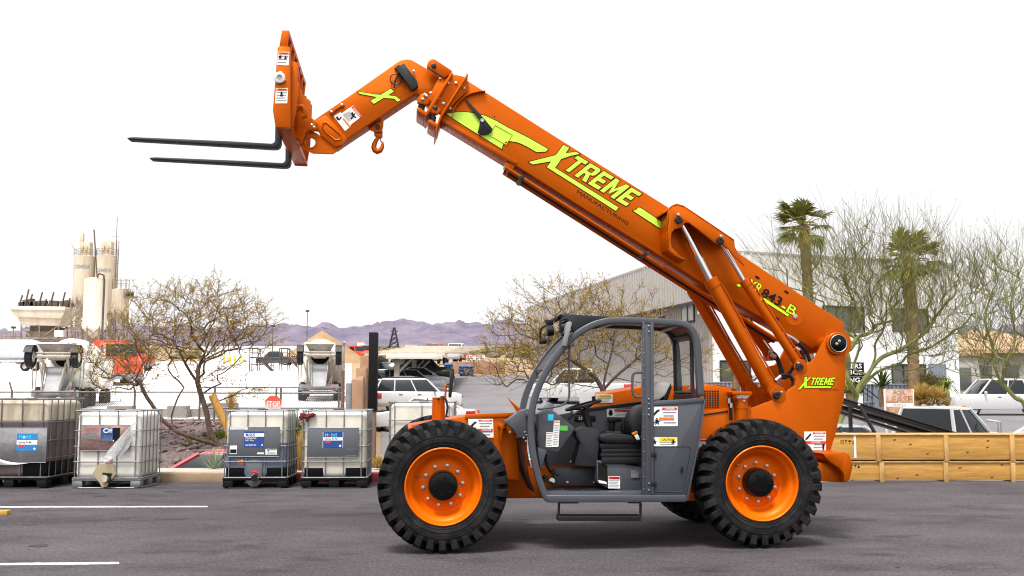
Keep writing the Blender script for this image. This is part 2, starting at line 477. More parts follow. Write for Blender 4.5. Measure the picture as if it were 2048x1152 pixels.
m = MB(); flat(m, zi, [(420, 196), (556, 196), (520, 300), (425, 300)], 1.314); m.build('front_panel', 'sticker_white', eng, smooth=False)
# ---- upright cylinder behind the cab
m = MB(); a = L((1482, 868), .36); b = L((1482, 797), .36); m.cyl(a, b, .07, n=24); m.cyl(a+(b-a)*.72, a+(b-a)*.86, .075, n=24)
plate(m, zt, [(140, 825), (150, 820), (370, 825), (368, 870), (145, 862)], .26, .48, .006)
rc = m.build('rear_cylinder', 'orange_paint', mach)
m = MB(); m.tube([L(zt(110, 870), .3), L(zt(98, 900), .3), L(zt(105, 960), .3), L(zt(118, 1050), .31), L(zt(118, 1152), .31)], .013, 8)
m.tube([L(zt(150, 940), .33), L(zt(128, 960), .3), L(zt(130, 1060), .3), L(zt(135, 1152), .31)], .013, 8); m.build('hose', 'black_plastic', rc)
m = MB(); q = L(zt(275, 935), .29); m.lathe([(.012, .0), (.012, -.012), (.0005, -.014)], 8, c=q); m.cyl(L(zt(100, 900), .3), L(zt(105, 960), .3), .016, n=8); m.cyl(L(zt(128, 960), .3), L(zt(126, 1010), .3), .017, n=8)
m.build('hose_fitting', 'steel', rc)
# ---- boom
YB0, YB1 = 1.0, 1.36
BO = [(933.6, 160), (971, 184), (1100, 266), (1332, 411.5), (1479, 507), (1600, 588), (1687.5, 645), (1691, 672), (1640, 690), (1623, 697), (1590, 676), (1557, 655), (1421, 577), (1300, 499), (1180, 425), (1030, 330), (881, 239), (905, 200)]
m = MB(); plate(m, px, BO, YB0, YB1, .012)
plate(m, z7, [(78, 262), (630, 588), (622, 600), (600, 602), (70, 288)], YB0-.012, YB0, .002)
plate(m, z7, [(70, 290), (620, 600), (590, 655), (570, 660), (545, 640), (540, 600), (80, 330)], YB0+.33, YB1+.01, .002)
plate(m, z7, [(545, 590), (620, 605), (592, 655), (560, 652)], YB0+.02, YB0+.34, .002)
c = L(px(1673, 687), YB0); m.lathe([(.17, .0), (.17, -.02), (.0005, -.02)], 36, c=c)
c = L(z8(692, 606), YB0); m.lathe([(.105, .0), (.104, -.003), (.0005, -.003)], 32, c=c)
boom = m.build('boom', 'orange_paint', mach)
# stripes of lines under the boom
for yy, dz, mt in ((1.03, -.055, 'orange_paint'), (1.10, -.05, 'orange_paint'), (1.18, -.06, 'black_paint'), (1.26, -.05, 'orange_paint'), (1.33, -.055, 'orange_paint')):
    m = MB(); a = L(px(1012, 324), YB0); b = L(px(1560, 672), YB0)
    m.tube([Vector((a.x, yy, a.z+dz)), Vector((b.x, yy, b.z+dz))], .018, 8); m.build('hydraulic_line', mt, boom)
m = MB(); 
for (u, v) in ((1044, 342), (1290, 496)):
    a = L(px(u, v), YB0); m.box((a.x, (YB0+YB1)/2, a.z-.07), (.05, .34, .05), ry=R(32), bevel=.004)
m.build('line_clamp', 'black_paint', boom)
m = MB()
for (x, y) in ((515, 420), (655, 490), (610, 618)):
    k = [(x-11, y-5), (x-8, y-9), (x-2, y-8), (x+9, y-1), (x+12, y+4), (x+9, y+9), (x+3, y+8), (x-8, y+1)]
    flat(m, z8, k, YB0-.003)
flat(m, z7, ring(435, 303, 15), YB0-.006)
for (x, y) in ((402, 270), (464, 263), (380, 256)): flat(m, z7, ring(x, y, 4.5, 8), YB0-.006)
m.build('access_hole', 'decal_black', boom, smooth=False)
m = MB(); q = L(z8(696, 606), YB0-.008); m.lathe([(.028, 0), (.026, -.01), (.0005, -.012)], 14, c=q)
m.build('boom_bolt', 'steel', boom)
# lettering on the boom
def grow(pts, e):
    if not e: return pts
    out = []; n = len(pts)
    ar = sum(pts[i][0]*pts[(i+1) % n][1]-pts[(i+1) % n][0]*pts[i][1] for i in range(n))
    sg = 1 if ar > 0 else -1
    for i in range(n):
        p0, p1, p2 = Vector(pts[i-1]), Vector(pts[i]), Vector(pts[(i+1) % n])
        d1 = (p1-p0).normalized(); d2 = (p2-p1).normalized()
        n1 = Vector((d1.y, -d1.x))*sg; n2 = Vector((d2.y, -d2.x))*sg
        b = n1+n2
        k = e*2/max(.5, b.length_squared)
        out.append(tuple(p1+b*k))
    return out
GLYPH = {'T': (.86, [[(0, .80), (1, .80), (1, 1), (0, 1)], [(.34, 0), (.66, 0), (.66, .80), (.34, .80)]]),
 'E': (.84, [[(0, 0), (.34, 0), (.34, 1), (0, 1)], [(.34, 0), (1, 0), (1, .20), (.34, .20)], [(.34, .40), (.86, .40), (.86, .60), (.34, .60)], [(.34, .80), (1, .80), (1, 1), (.34, 1)]]),
 'R': (.94, [[(0, 0), (.31, 0), (.31, 1), (0, 1)], [(.31, .82), (.69, .82), (.69, 1), (.31, 1)], [(.69, .47), (.88, .47), (1, .58), (1, .88), (.87, 1), (.69, 1)], [(.31, .38), (.76, .38), (.69, .56), (.31, .56)], [(.46, .38), (.76, .38), (1, 0), (.66, 0)]]),
 'M': (1.12, [[(0, 0), (.26, 0), (.26, 1), (0, 1)], [(.74, 0), (1, 0), (1, 1), (.74, 1)], [(.26, 1), (.26, .60), (.5, .08), (.5, .46)], [(.5, .46), (.5, .08), (.74, .60), (.74, 1)]])}
def block_word(mb, s, f, bl, br, tl, yl, e=0., gap=.14):
    tot = sum(GLYPH[c][0] for c in s)+gap*(len(s)-1); x = 0.
    ex = (br[0]-bl[0], br[1]-bl[1]); ey = (tl[0]-bl[0], tl[1]-bl[1])
    for c in s:
        w, polys = GLYPH[c]
        for P_ in polys:
            q = [(bl[0]+ex[0]*(x+px_*w)/tot+ey[0]*py_, bl[1]+ex[1]*(x+px_*w)/tot+ey[1]*py_) for px_, py_ in P_]
            flat(mb, f, grow(q, e), yl)
        x += w+gap
xtreme_small(tower, .616)
def dec(fn, par, e, mt, off, name='lettering'):
    mb = MB(); fn(mb, e, YB0-.004-off); mb.build(name, mt, par, smooth=False)
def big_x(mb, e, yl):
    A = [(960, 467), (1003, 488), (900, 632), (1358, 918), (1338, 942), (842, 628)]
    B = [(712, 590), (890, 545), (960, 528), (1052, 518), (1078, 532), (1010, 546), (930, 574), (860, 588), (738, 607)]
    flat(mb, z7, grow(A, e), yl); flat(mb, z7, grow(B, e), yl-.0008)
def big_word(mb, e, yl):
    block_word(mb, 'TREME', z7, (950, 635), (1412, 908), (1064, 545), yl-.0004, e)
for mt, off, e in (('decal_black', 0, 5), ('lime', .003, 0)):
    dec(lambda mb, e_, yl: (big_x(mb, e_, yl), big_word(mb, e_, yl)), boom, e, mt, off)
SW = [(118, 243), (170, 234), (240, 229), (330, 240), (400, 259), (480, 296), (560, 342), (640, 382), (720, 422), (850, 498), (835, 515), (768, 519), (700, 480), (655, 458), (620, 446), (575, 440), (548, 443), (530, 456), (521, 475), (518, 496), (300, 362), (165, 277)]
BAR = [(1502, 917), (1522, 924), (1664, 1020), (1668, 1076), (1462, 942), (1482, 936)]
for mt, off, e in (('decal_black', 0, 5), ('lime', .003, 0)):
    dec(lambda mb, e_, yl: (flat(mb, z7, grow(SW, e_), yl), flat(mb, z7, grow(BAR, e_), yl)), boom, e, mt, off, 'stripe_decal')
m = MB(); quad_text(m, 'MANUFACTURING', z7, (1055, 812), (1420, 1044), (1067, 790), YB0-.004, 0.); m.build('lettering', 'decal_black', boom, smooth=False)
# model lettering
for mt, off, bold in (('decal_black', 0, .02), ('lime_bright', .003, .004)):
    mb = MB(); e = 2.5 if mt == 'decal_black' else 0
    quad_text(mb, 'XR', z8, (462-e, 463), (524+e, 499+e), (484-e, 425-e), YB0-.004-off, bold)
    quad_text(mb, 'B', z8, (652-e, 582+e), (690+e, 604+e), (674, 546-e), YB0-.004-off, bold)
    flat(mb, z8, [(528-e, 510-e), (540, 512-e), (668+e, 598), (662, 607+e), (535, 526)], YB0-.004-off)
    flat(mb, z8, [(634-e, 553-e), (652+e, 564), (647, 572+e), (630-e, 561)], YB0-.004-off)
    flat(mb, z8, [(415, 455), (440, 448), (436, 462), (424, 466)], YB0-.004-off)
    mb.build('lettering', mt, boom, smooth=False)
m = MB(); quad_text(m, '843', z8, (528, 508), (620, 560), (550, 468), YB0-.0085, .015); m.build('lettering', 'decal_black', boom, smooth=False)
# angle indicator: hanging pointer, scale arc
m = MB()
plate(m, z7, [(252, 140), (262, 132), (275, 150), (385, 272), (452, 352), (440, 378), (405, 394), (365, 396), (342, 380), (355, 330), (362, 295), (320, 240)], YB0-.035, YB0-.022, .003)
q = L(z7(376, 290), YB0-.036)
ind = m.build('angle_indicator', 'black_plastic', boom)
m = MB(); m.lathe([(.02, .0), (.02, -.01), (.011, -.01), (.011, -.004), (.0005, -.004)], 14, c=q); m.build('indicator_bolt', 'steel', boom)
m = MB(); arc = [(162, 272), (166, 235), (182, 195), (210, 160), (250, 125), (300, 102), (350, 90), (395, 86)]
pts = PL(z7, arc, YB0)
for a, b in zip(pts, pts[1:]):
    mid = (a+b)/2; dd = b-a
    m.box((mid.x, YB0-.025, mid.z), (dd.length*1.06, .05, .006), ry=-math.atan2(dd.z, dd.x))
m.build('angle_scale', 'orange_paint', boom)
m = MB()
q = PL(z7, [(468, 322), (592, 392), (548, 464), (425, 394)], YB0-.010)
m.tube([q[0], q[1], q[2], q[3]], .006, 6, closed=True)
m.build('inspection_cover', 'lime', boom)
# collar plates at the boom mouth
m = MB()
plate(m, z6, [(1395, 250), (1410, 258), (1215, 590), (1165, 655), (1150, 640), (1195, 560)], .90, 1.46, .004)
plate(m, z6, [(1540, 262), (1552, 268), (1310, 650), (1255, 800), (1244, 790), (1285, 660)], .88, 1.48, .004)
plate(m, z6, [(1170, 190), (1180, 155), (1205, 132), (1225, 128), (1245, 133), (1400, 235), (1400, 262), (1330, 300), (1170, 205)], .93, .99, .006)
plate(m, z6, [(1290, 280), (1395, 265), (1545, 300), (1540, 420), (1310, 655), (1150, 540)], .965, 1.0, .004)
plate(m, z6, [(1080, 520), (1090, 480), (1115, 455), (1145, 450), (1200, 490), (1180, 545), (1150, 550), (1080, 530)], .91, .97, .006)
plate(m, z6, [(1190, 600), (1235, 570), (1275, 575), (1300, 600), (1265, 640), (1195, 615)], .91, .96, .006)
plate(m, z6, [(1075, 580), (1100, 575), (1170, 620), (1175, 650), (1140, 645), (1078, 605)], .93, 1.43, .006)
plate(m, z6, [(1180, 690), (1205, 685), (1275, 730), (1280, 765), (1240, 750), (1182, 715)], .93, 1.43, .006)
plate(m, z6, [(1130, 300), (1250, 200), (1420, 290), (1330, 520), (1130, 420)], 1.40, 1.45, .004)
col = m.build('collar', 'orange_paint', boom)
m = MB()
for (x0, y0, x1, y1) in ((1120, 545, 1120, 600), (1222, 645, 1222, 710)):
    a = L(z6(x0, y0), .97); b = L(z6(x1, y1), .97); m.cyl(a, b, .035, n=16)
    m.cyl(a+(b-a)*.3, a+(b-a)*.55, .04, n=16)
for (x, y) in ((1248, 585), (1232, 195)):
    q = L(z6(x, y), .93); m.lathe([(.028, 0), (.028, -.025), (.02, -.03), (.0005, -.03)], 16, c=q)
flat(m, z6, [(1168, 205), (1185, 205), (1300, 262), (1295, 285), (1262, 280), (1180, 222)], .935)
m.build('wear_pad', 'black_paint', boom)
m = MB()
for (x, y) in ((1365, 352), (1437, 352), (1292, 308), (1510, 398), (1382, 586), (1270, 492), (1205, 445), (1322, 540), (1150, 458), (1130, 500), (1165, 470)):
    q = L(z6(x, y), .963 if x > 1250 else .907); m.lathe([(.017, 0.002), (.016, -.014), (.0005, -.02)], 10, c=q)
m.build('collar_bolt', 'steel', boom)
# ---- boom nose (inner section with gooseneck)
YN0, YN1 = 1.045, 1.315
NO = [(130, 690), (500, 437), (905, 152), (940, 135), (985, 129), (1020, 134), (1055, 152), (1165, 214), (1300, 285), (1420, 350), (1350, 600), (1200, 545), (1085, 452), (1060, 450), (1030, 470), (400, 888), (330, 938), (190, 830)]
m = MB(); plate(m, z6, NO, YN0, YN1, .012)
plate(m, z6, [(75, 745), (95, 700), (130, 692), (240, 645), (436, 855), (390, 920), (325, 945), (190, 832), (180, 795), (110, 790), (82, 772)], YN0-.03, YN0, .005)
q = PL(z6, [(205, 760), (215, 720), (240, 712), (375, 830), (375, 870), (330, 880), (235, 805), (225, 790)], YN0-.03)
m.tube(q, .012, 6, closed=True)
q = L(z6(118, 757), YN0-.03); m.lathe([(.055, 0), (.055, -.02), (.05, -.024), (.0005, -.024)], 24, c=q)
nose = m.build('boom_nose', 'orange_paint', mach)
m = MB()
for (x, y) in ((108, 738), (130, 760), (385, 552), (290, 617), (1048, 243)):
    q = L(z6(x, y), YN0-(.055 if x < 200 else .02)); m.lathe([(.016, 0.002), (.015, -.012), (.0005, -.018)], 10, c=q)
m.build('nose_bolt', 'steel', nose)
m = MB(); plate(m, z6, [(268, 620), (290, 600), (300, 585), (320, 580), (372, 545), (392, 535), (410, 555), (390, 575), (370, 575), (312, 615), (305, 635), (285, 645)], YN0-.022, YN0, .003); m.build('nose_bracket', 'orange_paint', nose)
# quick-attach plate with its big eye
for yy in (YN0-.005, YN1-.02):
    m = MB()
    plate(m, z6, [(12, 880), (30, 835), (60, 800), (100, 792), (150, 810), (190, 838), (330, 946), (400, 915), (325, 985), (300, 1000), (120, 995), (60, 970), (25, 935)], yy, yy+.04, hole=ring(95, 898, 58, 24))
    q = L(z6(95, 898), yy); m.lathe([(.07, .04), (.07, -.008), (.058, -.008), (.058, .04)], 28, c=q)
    m.build('coupler_plate', 'orange_paint', nose, fix=True)
m = MB(); plate(m, z6, [(885, 215), (955, 163), (1078, 328), (1092, 378), (1030, 416), (1008, 375)], YN0-.10, YN0-.02, .006)
plate(m, z6, [(868, 215), (905, 180), (930, 188), (900, 230)], YN0-.03, YN0, .003)
m.build('sensor_box', 'black_paint', nose)
m = MB(); q = L(z6(882, 315), YN0-.03)
m.tube([q+Vector((.062*math.cos(a), 0, .062*math.sin(a))) for a in [i*math.pi/12 for i in range(24)]], .007, 6, closed=True)
m.tube([L(z6(910, 262), YN0-.03), L(z6(890, 300), YN0-.035), L(z6(872, 345), YN0-.03), L(z6(868, 395), YN0-.025)], .01, 6)
m.build('lock_pin', 'black_paint', nose)
for mt, off, e in (('decal_black', 0, 5), ('lime', .003, 0)):
    mb = MB()
    flat(mb, z6, grow([(838, 402), (864, 430), (680, 543), (650, 515)], e), YN0-.004-off)
    flat(mb, z6, grow([(530, 429), (700, 456), (815, 463), (885, 474), (927, 508), (898, 523), (868, 494), (770, 487), (700, 478), (548, 449)], e), YN0-.005-off)
    mb.build('lettering', mt, nose, smooth=False)
d = Decals(nose)
A = [(310, 655), (372, 618), (380, 630), (488, 558), (572, 655), (464, 738), (468, 750), (415, 792)]
flat(d.get('sticker_white'), z6, A, YN0-.004)
flat(d.get('sticker_red'), z6, [(470, 572), (490, 562), (570, 654), (552, 666)], YN0-.006)
flat(d.get('sticker_orange'), z6, [(390, 680), (404, 672), (466, 750), (450, 758)], YN0-.006)
quad_text(d.get('sticker_white'), 'DANGER', z6, (490, 588), (548, 658), (500, 580), YN0-.008, .01)
for i in range(7): flat(d.get('print_grey'), z6, [(392+i*9, 640-i*5), (396+i*9, 637-i*5), (452+i*9, 704-i*6), (448+i*9, 707-i*6)], YN0-.006)
for P_ in ([(470, 625), (485, 615), (500, 650), (520, 665), (512, 672), (490, 660), (475, 685), (465, 680), (480, 655)], [(492, 640), (505, 625), (512, 632), (502, 648)], [(330, 668), (345, 655), (360, 680), (380, 655), (385, 665), (365, 692), (345, 690)]):
    flat(d.get('decal_black'), z6, P_, YN0-.007)
d.build()
# hook under the nose
m = MB()
plate(m, z6, [(630, 770), (720, 700), (770, 700), (768, 745), (755, 800), (700, 805), (650, 785)], 1.14, 1.165, .004)
plate(m, z6, [(630, 770), (720, 700), (770, 700), (768, 745), (755, 800), (700, 805), (650, 785)], 1.21, 1.235, .004)
plate(m, z6, [(680, 800), (762, 790), (760, 850), (735, 858), (685, 835)], 1.165, 1.21, .008)
hk = PL(z6, [(722, 850), (700, 880), (685, 915), (680, 945), (690, 970), (712, 982), (738, 972), (756, 945), (762, 915), (762, 893)], 1.187)
m.tube(hk, [.02, .024, .028, .03, .032, .034, .03, .024, .016, .006], 12)
hook = m.build('lifting_hook', 'orange_paint', nose)
m = MB(); q = L(z6(716, 755), 1.14); m.lathe([(.03, 0.004), (.03, -.015), (.0005, -.016)], 14, c=q)
m.tube(PL(z6, [(735, 858), (745, 885), (760, 905)], 1.187), .006, 6); m.build('hook_pin', 'black_paint', nose)
# ---- fork carriage
YC0, YC1 = .28, 2.08
m = MB()
plate(m, z5, [(1136, 198), (1146, 190), (1222, 192), (1228, 300), (1228, 778), (1120, 773), (1100, 650)], YC0, YC0+.04, .006)
a = PL(z5, [(1136, 198), (1146, 190), (1222, 192), (1228, 300), (1228, 778), (1120, 773), (1100, 650)], YC0)
m.prism([Vector((p.x, YC1-.04, p.z)) for p in a], [Vector((p.x, YC1, p.z)) for p in a], .006)
plate(m, z5, [(1124, 735), (1228, 738), (1228, 778), (1120, 773)], YC0+.04, YC1-.04, .004)
plate(m, z5, [(1140, 290), (1226, 292), (1226, 325), (1140, 322)], YC0+.04, YC1-.04, .004)
plate(m, z5, [(1180, 300), (1200, 300), (1205, 760), (1180, 760)], YC0+.5, YC1-.5, .004)
# near stiffener with rounded top
plate(m, z5, [(1180, 300), (1234, 298), (1262, 300), (1285, 316), (1270, 640), (1246, 775), (1150, 770)], YC0+.12, YC0+.16, .005)
a = PL(z5, [(1180, 300), (1234, 298), (1262, 300), (1285, 316), (1270, 640), (1246, 775), (1150, 770)], YC0+.12)
m.prism([Vector((p.x, YC1-.16, p.z)) for p in a], [Vector((p.x, YC1-.12, p.z)) for p in a], .005)
# backrest grid
G0 = [(1166, 75), (1218, 75), (1204, 195), (1146, 195)]
a = PL(z5, G0, YC0+.01)
for yy in [YC0+.01+i*(YC1-YC0-.05)/6 for i in range(7)]:
    m.prism([Vector((p.x, yy, p.z)) for p in a], [Vector((p.x, yy+.03, p.z)) for p in a], .003)
    bz = [Vector((a[2].x-.05, yy, a[2].z)), Vector((a[2].x+.0, yy, a[2].z)), Vector((a[2].x+.02, yy, a[2].z-.74)), Vector((a[2].x-.05, yy, a[2].z-.74))]
    m.prism(bz, [p+Vector((0, .025, 0)) for p in bz], .003)
plate(m, z5, [(1166, 75), (1218, 75), (1214, 105), (1162, 105)], YC0+.04, YC1, .003)
# brackets towards the boom
for yy in (.98, 1.34):
    plate(m, z5, [(1200, 420), (1262, 420), (1330, 560), (1352, 565), (1372, 585), (1366, 690), (1400, 722), (1420, 740), (1400, 790), (1345, 790), (1310, 900), (1230, 780), (1200, 760)], yy, yy+.04, .005)
m.tube(PL(z5, [(1265, 650), (1285, 625), (1310, 625), (1328, 650), (1330, 690), (1310, 695)], YC0+.35), .035, 8)
carr = m.build('fork_carriage', 'orange_paint', mach)
FK = [(48, 850), (60, 845), (98, 842), (800, 872), (1090, 889), (1108, 882), (1116, 866), (1120, 500), (1150, 500), (1156, 880), (1148, 905), (1128, 918), (1098, 920), (580, 888), (62, 858)]
for yy in (.66, 1.58):
    m = MB(); q = PL(z5, FK, .66)
    m.prism([Vector((p.x, yy, p.z)) for p in q], [Vector((p.x, yy+.13, p.z)) for p in q], .006)
    m.build('fork', 'fork_steel', carr)
m = MB(); q = L(z5(1150, 420), YC0); m.lathe([(.06, .0), (.06, -.03), (.045, -.034), (.03, -.034), (.028, -.02), (.0005, -.02)], 20, c=q)
m.build('lock_knob', 'steel', carr)
m = MB(); plate(m, z5, [(1148, 370), (1160, 366), (1180, 415), (1196, 430), (1170, 445), (1130, 440), (1118, 415), (1138, 405)], YC0-.02, YC0-.003, .003); m.build('lock_lever', 'sticker_white', carr)
d = Decals(carr)
d.sticker(z5, (1136, 228), (1218, 230), (1132, 325), YC0-.004, 'WARNING', 'sticker_orange', .2, 3, pic=man(.55, .28, .32, 1.)+[[(.12, .3), (.3, .26), (.36, .42), (.25, .52), (.1, .46)]])
d.sticker(z5, (1122, 490), (1210, 490), (1116, 600), YC0-.004, 'WARNING', 'sticker_orange', .18, 4, pic=[[(.42, .25), (.5, .22), (.58, .3), (.55, .48), (.68, .4), (.6, .54), (.35, .54), (.4, .45)]])
d.build()
# ---- cylinders
def cylinder(name, f, rod_top, body_top, body_bot, yl, rr, rb, collar_r=None):
    a, b, c = L(f(*rod_top), yl), L(f(*body_top), yl), L(f(*body_bot), yl)
    mb = MB(); mb.tube([b, b+(c-b)*.07, b+(c-b)*.07, b+(c-b)*.90, b+(c-b)*.90, c], [rb*1.12, rb*1.12, rb, rb, rb*1.08, rb*1.08], 28)
    mb.cyl(c-Vector((0, .10, 0)), c+Vector((0, .10, 0)), rb*1.0, n=20)
    mb.tube([b+(c-b)*.03+Vector((.01+rb, -.03, .0)), b+(c-b)*.09+Vector((rb+.03, -.02, 0)), b+(c-b)*.5+Vector((rb+.02, -.02, 0)), c+(b-c)*.08+Vector((rb+.03, -.02, 0))], .011, 8)
    o = mb.build(name, 'orange_paint', mach)
    mb = MB(); mb.cyl(b-(c-b)*.0, a, rr, n=24); mb.build('rod', 'chrome', o)
    mb = MB(); mb.cyl(a-Vector((0, .055, 0)), a+Vector((0, .055, 0)), rr*1.35, n=20); mb.build('rod_eye', 'orange_paint', o)
    return o
cylinder('lift_cylinder', z8, (140, 140), (287, 428), (585, 965), .84, .040, .074)
cylinder('lift_cylinder', z8, (60, 235), (205, 475), (478, 955), 1.52, .040, .074)
cylinder('levelling_cylinder', z8, (338, 245), (447, 432), (712, 835), .80, .026, .050)
cylinder('levelling_cylinder', z8, (250, 240), (380, 520), (575, 800), 1.50, .026, .050)
# bracket that carries the cylinder heads
BR = [(84, 110), (92, 88), (108, 72), (130, 65), (165, 76), (290, 160), (405, 238), (408, 272), (425, 305), (455, 365), (432, 345), (400, 315), (380, 285), (350, 265), (318, 258), (250, 205), (185, 156), (168, 158), (150, 180), (118, 188), (104, 205), (100, 240), (104, 275), (165, 335), (120, 315), (84, 285), (76, 200)]
m = MB(); plate(m, z8, BR, .72, .75, .004)
q = PL(z8, [(60, 105), (85, 92), (108, 72), (130, 65), (165, 76), (290, 160), (405, 238)], .72)
for a, b in zip(q, q[1:]):
    m.prism([a, b, b-Vector((0, 0, .025)), a-Vector((0, 0, .025))], [p+Vector((0, .29, 0)) for p in (a, b, b-Vector((0, 0, .025)), a-Vector((0, 0, .025)))], .002)
q = PL(z8, [(84, 110), (76, 200), (84, 285), (165, 335)], .72)
for a, b in zip(q, q[1:]):
    m.prism([a, b, b+Vector((.025, 0, 0)), a+Vector((.025, 0, 0))], [p+Vector((0, .29, 0)) for p in (a, b, b+Vector((.025, 0, 0)), a+Vector((.025, 0, 0)))], .002)
brk = m.build('cylinder_bracket', 'orange_paint', mach)
m = MB()
for (x, y), s in (((138, 140), 1), ((337, 240), 1)):
    plate(m, z8, [(x-20, y+2), (x-12, y-12), (x-2, y-18), (x+8, y-14), (x+22, y+4), (x+16, y+18), (x-4, y+22)], .695, .717, .004)
    q = L(z8(x, y+3), .695); m.lathe([(.03, 0), (.03, -.012), (.016, -.012), (.014, -.004), (.0005, -.004)], 16, c=q)
m.build('pin_retainer', 'black_paint', brk)
m = MB()
for (x, y) in ((135, 118), (340, 222)):
    q = L(z8(x, y), .70); m.lathe([(.017, .02), (.017, -.012), (.0005, -.016)], 10, c=q)
m.build('pin_bolt', 'steel', brk)
# hoses in the notch
def smooth_pts(pts, k=4):
    out = []
    for i in range(len(pts)-1):
        p0, p1, p2, p3 = pts[max(i-1, 0)], pts[i], pts[i+1], pts[min(i+2, len(pts)-1)]
        for j in range(k):
            t = j/k
            out.append(tuple(.5*((2*b)+(c-a)*t+(2*a-5*b+4*c-d)*t*t+(3*b-a-3*c+d)*t**3) for a, b, c, d in zip(p0, p1, p2, p3)))
    return out+[pts[-1]]
for pts, yl in (([(575, 365), (640, 400), (680, 480), (715, 580), (740, 650)], 1.3), ([(600, 400), (650, 450), (690, 540), (700, 640)], 1.25), ([(640, 690), (700, 640), (790, 640), (840, 700), (835, 770)], .8), ([(870, 320), (920, 350), (960, 420), (950, 480)], .9), ([(900, 260), (970, 330), (1010, 400), (1035, 480)], .95), ([(840, 290), (900, 340), (935, 420), (930, 480)], .98), ([(690, 660), (760, 660), (800, 610), (845, 545)], .9), ([(380, 690), (420, 650), (470, 660), (540, 800)], 1.3)):
    hs = MB(); hs.tube(PL(zt, smooth_pts(pts), yl), .021, 8); hs.build('hydraulic_hose', 'black_plastic', tower)
m = MB()
for (p, q, yl) in (((570, 355), (600, 372), 1.3), ((590, 395), (640, 430), 1.25), ((640, 700), (700, 648), .8), ((868, 322), (915, 350), .9), ((720, 150), (840, 215), .95), ((840, 215), (900, 262), .95), ((380, 690), (415, 655), 1.3), ((900, 360), (940, 430), .96)):
    m = MB(); m.cyl(L(zt(*p), yl-.01), L(zt(*q), yl-.01), .024, n=10); m.build('hose_fitting', 'steel', tower)
# inside of the notch, dark valve block
m = MB(); m.bb(L((1560, 790), 1.3).x, L((1590, 790), 1.3).x, 1.2, 1.55, L((1570, 800), 1.3).z, L((1570, 755), 1.3).z, .02); m.build('valve_block', 'orange_paint', tower)
# ---- cab
YK0, YK1 = .04, .92
def tube_px(mb, f, pts, yl, r, n=10, closed=False):
    mb.tube(PL(f, pts, yl), r, n, closed=closed)
def smooth_path(pts, k=4):
    out = []
    for i in range(len(pts)-1):
        p0, p1, p2, p3 = pts[max(i-1, 0)], pts[i], pts[i+1], pts[min(i+2, len(pts)-1)]
        for j in range(k):
            t = j/k
            out.append(tuple(.5*((2*b)+(c-a)*t+(2*a-5*b+4*c-d)*t*t+(3*b-a-3*c+d)*t**3) for a, b, c, d in zip(p0, p1, p2, p3)))
    out.append(tuple(pts[-1])); return out
OUT = [(283, 1012), (262, 985), (232, 905), (208, 810), (194, 715), (190, 625), (196, 550), (215, 470), (250, 385), (300, 300), (365, 215), (430, 155), (500, 114), (560, 94), (625, 85), (780, 88), (930, 97), (990, 110), (1028, 140), (1050, 185), (1060, 240), (1068, 360), (1076, 480)]
OUTS = smooth_path(OUT, 4)
def offset_in(path, d):
    res = []
    for i, p in enumerate(path):
        a = Vector(path[max(i-1, 0)]); b = Vector(path[min(i+1, len(path)-1)])
        t = (b-a).normalized(); res.append((p[0]-t.y*d, p[1]+t.x*d))
    return res
def frame_strip(mb, path, w, y0, y1):
    inn = offset_in(path, w)
    a, b = PL(zc, path, y0), PL(zc, inn, y0)
    sh = Vector((0, y1-y0, 0))
    for i in range(len(path)-1):
        q = [a[i], a[i+1], b[i+1], b[i]]
        vs = q+[p+sh for p in q]
        fs = [(3, 2, 1, 0), (4, 5, 6, 7), (0, 1, 5, 4), (2, 3, 7, 6)]
        if i == 0: fs.append((0, 4, 7, 3))
        if i == len(path)-2: fs.append((1, 2, 6, 5))
        mb.faces(vs, fs)
m = MB()
frame_strip(m, OUTS, 33, YK0, YK0+.07)
bmesh.ops.remove_doubles(m.bm, verts=m.bm.verts, dist=.0005)
bmesh.ops.recalc_face_normals(m.bm, faces=m.bm.faces)
bmesh.ops.bevel(m.bm, geom=[e for e in m.bm.edges if len(e.link_faces) == 2 and e.calc_face_angle(0) > 1.0], offset=.012, segments=2, profile=.5, affect='EDGES')
# far side frame, same outline
m2 = MB(); frame_strip(m2, OUTS[18:], 33, YK0, YK0+.06)
bmesh.ops.remove_doubles(m2.bm, verts=m2.bm.verts, dist=.0005)
bmesh.ops.recalc_face_normals(m2.bm, faces=m2.bm.faces)
m2.xform(Matrix.Translation((0, YK1-YK0-.06, 0))); m._join(m2.bm)
m3 = MB(); frame_strip(m3, OUTS[4:19], 33, YK0, YK0+.06)
bmesh.ops.remove_doubles(m3.bm, verts=m3.bm.verts, dist=.0005)
bmesh.ops.recalc_face_normals(m3.bm, faces=m3.bm.faces)
m3.xform(Matrix.Translation((0, YK1-YK0-.06, 0))); m._join(m3.bm)
# sill, B pillar, rear lower rail
plate(m, zc, [(283, 978), (985, 978), (982, 1012), (290, 1015)], YK0-.01, YK0+.09, .006)
plate(m, zc, [(764, 106), (776, 110), (776, 980), (764, 980)], YK0-.005, YK0+.05, .003)
plate(m, zc, [(776, 104), (805, 104), (808, 980), (776, 980)], YK0+.004, YK0+.06, .003)
plate(m, zc, [(805, 108), (820, 112), (822, 975), (808, 975)], YK0-.004, YK0+.05, .003)
# far rear pillar
bz = PL(zc, [(1040, 480), (1076, 480), (1060, 240), (1030, 250)], YK0)
# roof cross members
for k in (24, 56, 66, 74):
    p = PL(zc, [OUTS[k]], YK0)[0]
    m.bb(p.x-.03, p.x+.03, YK0+.05, YK1-.05, p.z-.07, p.z-.02, .006)
cab = m.build('cab', 'grey_paint', mach, ang=50)
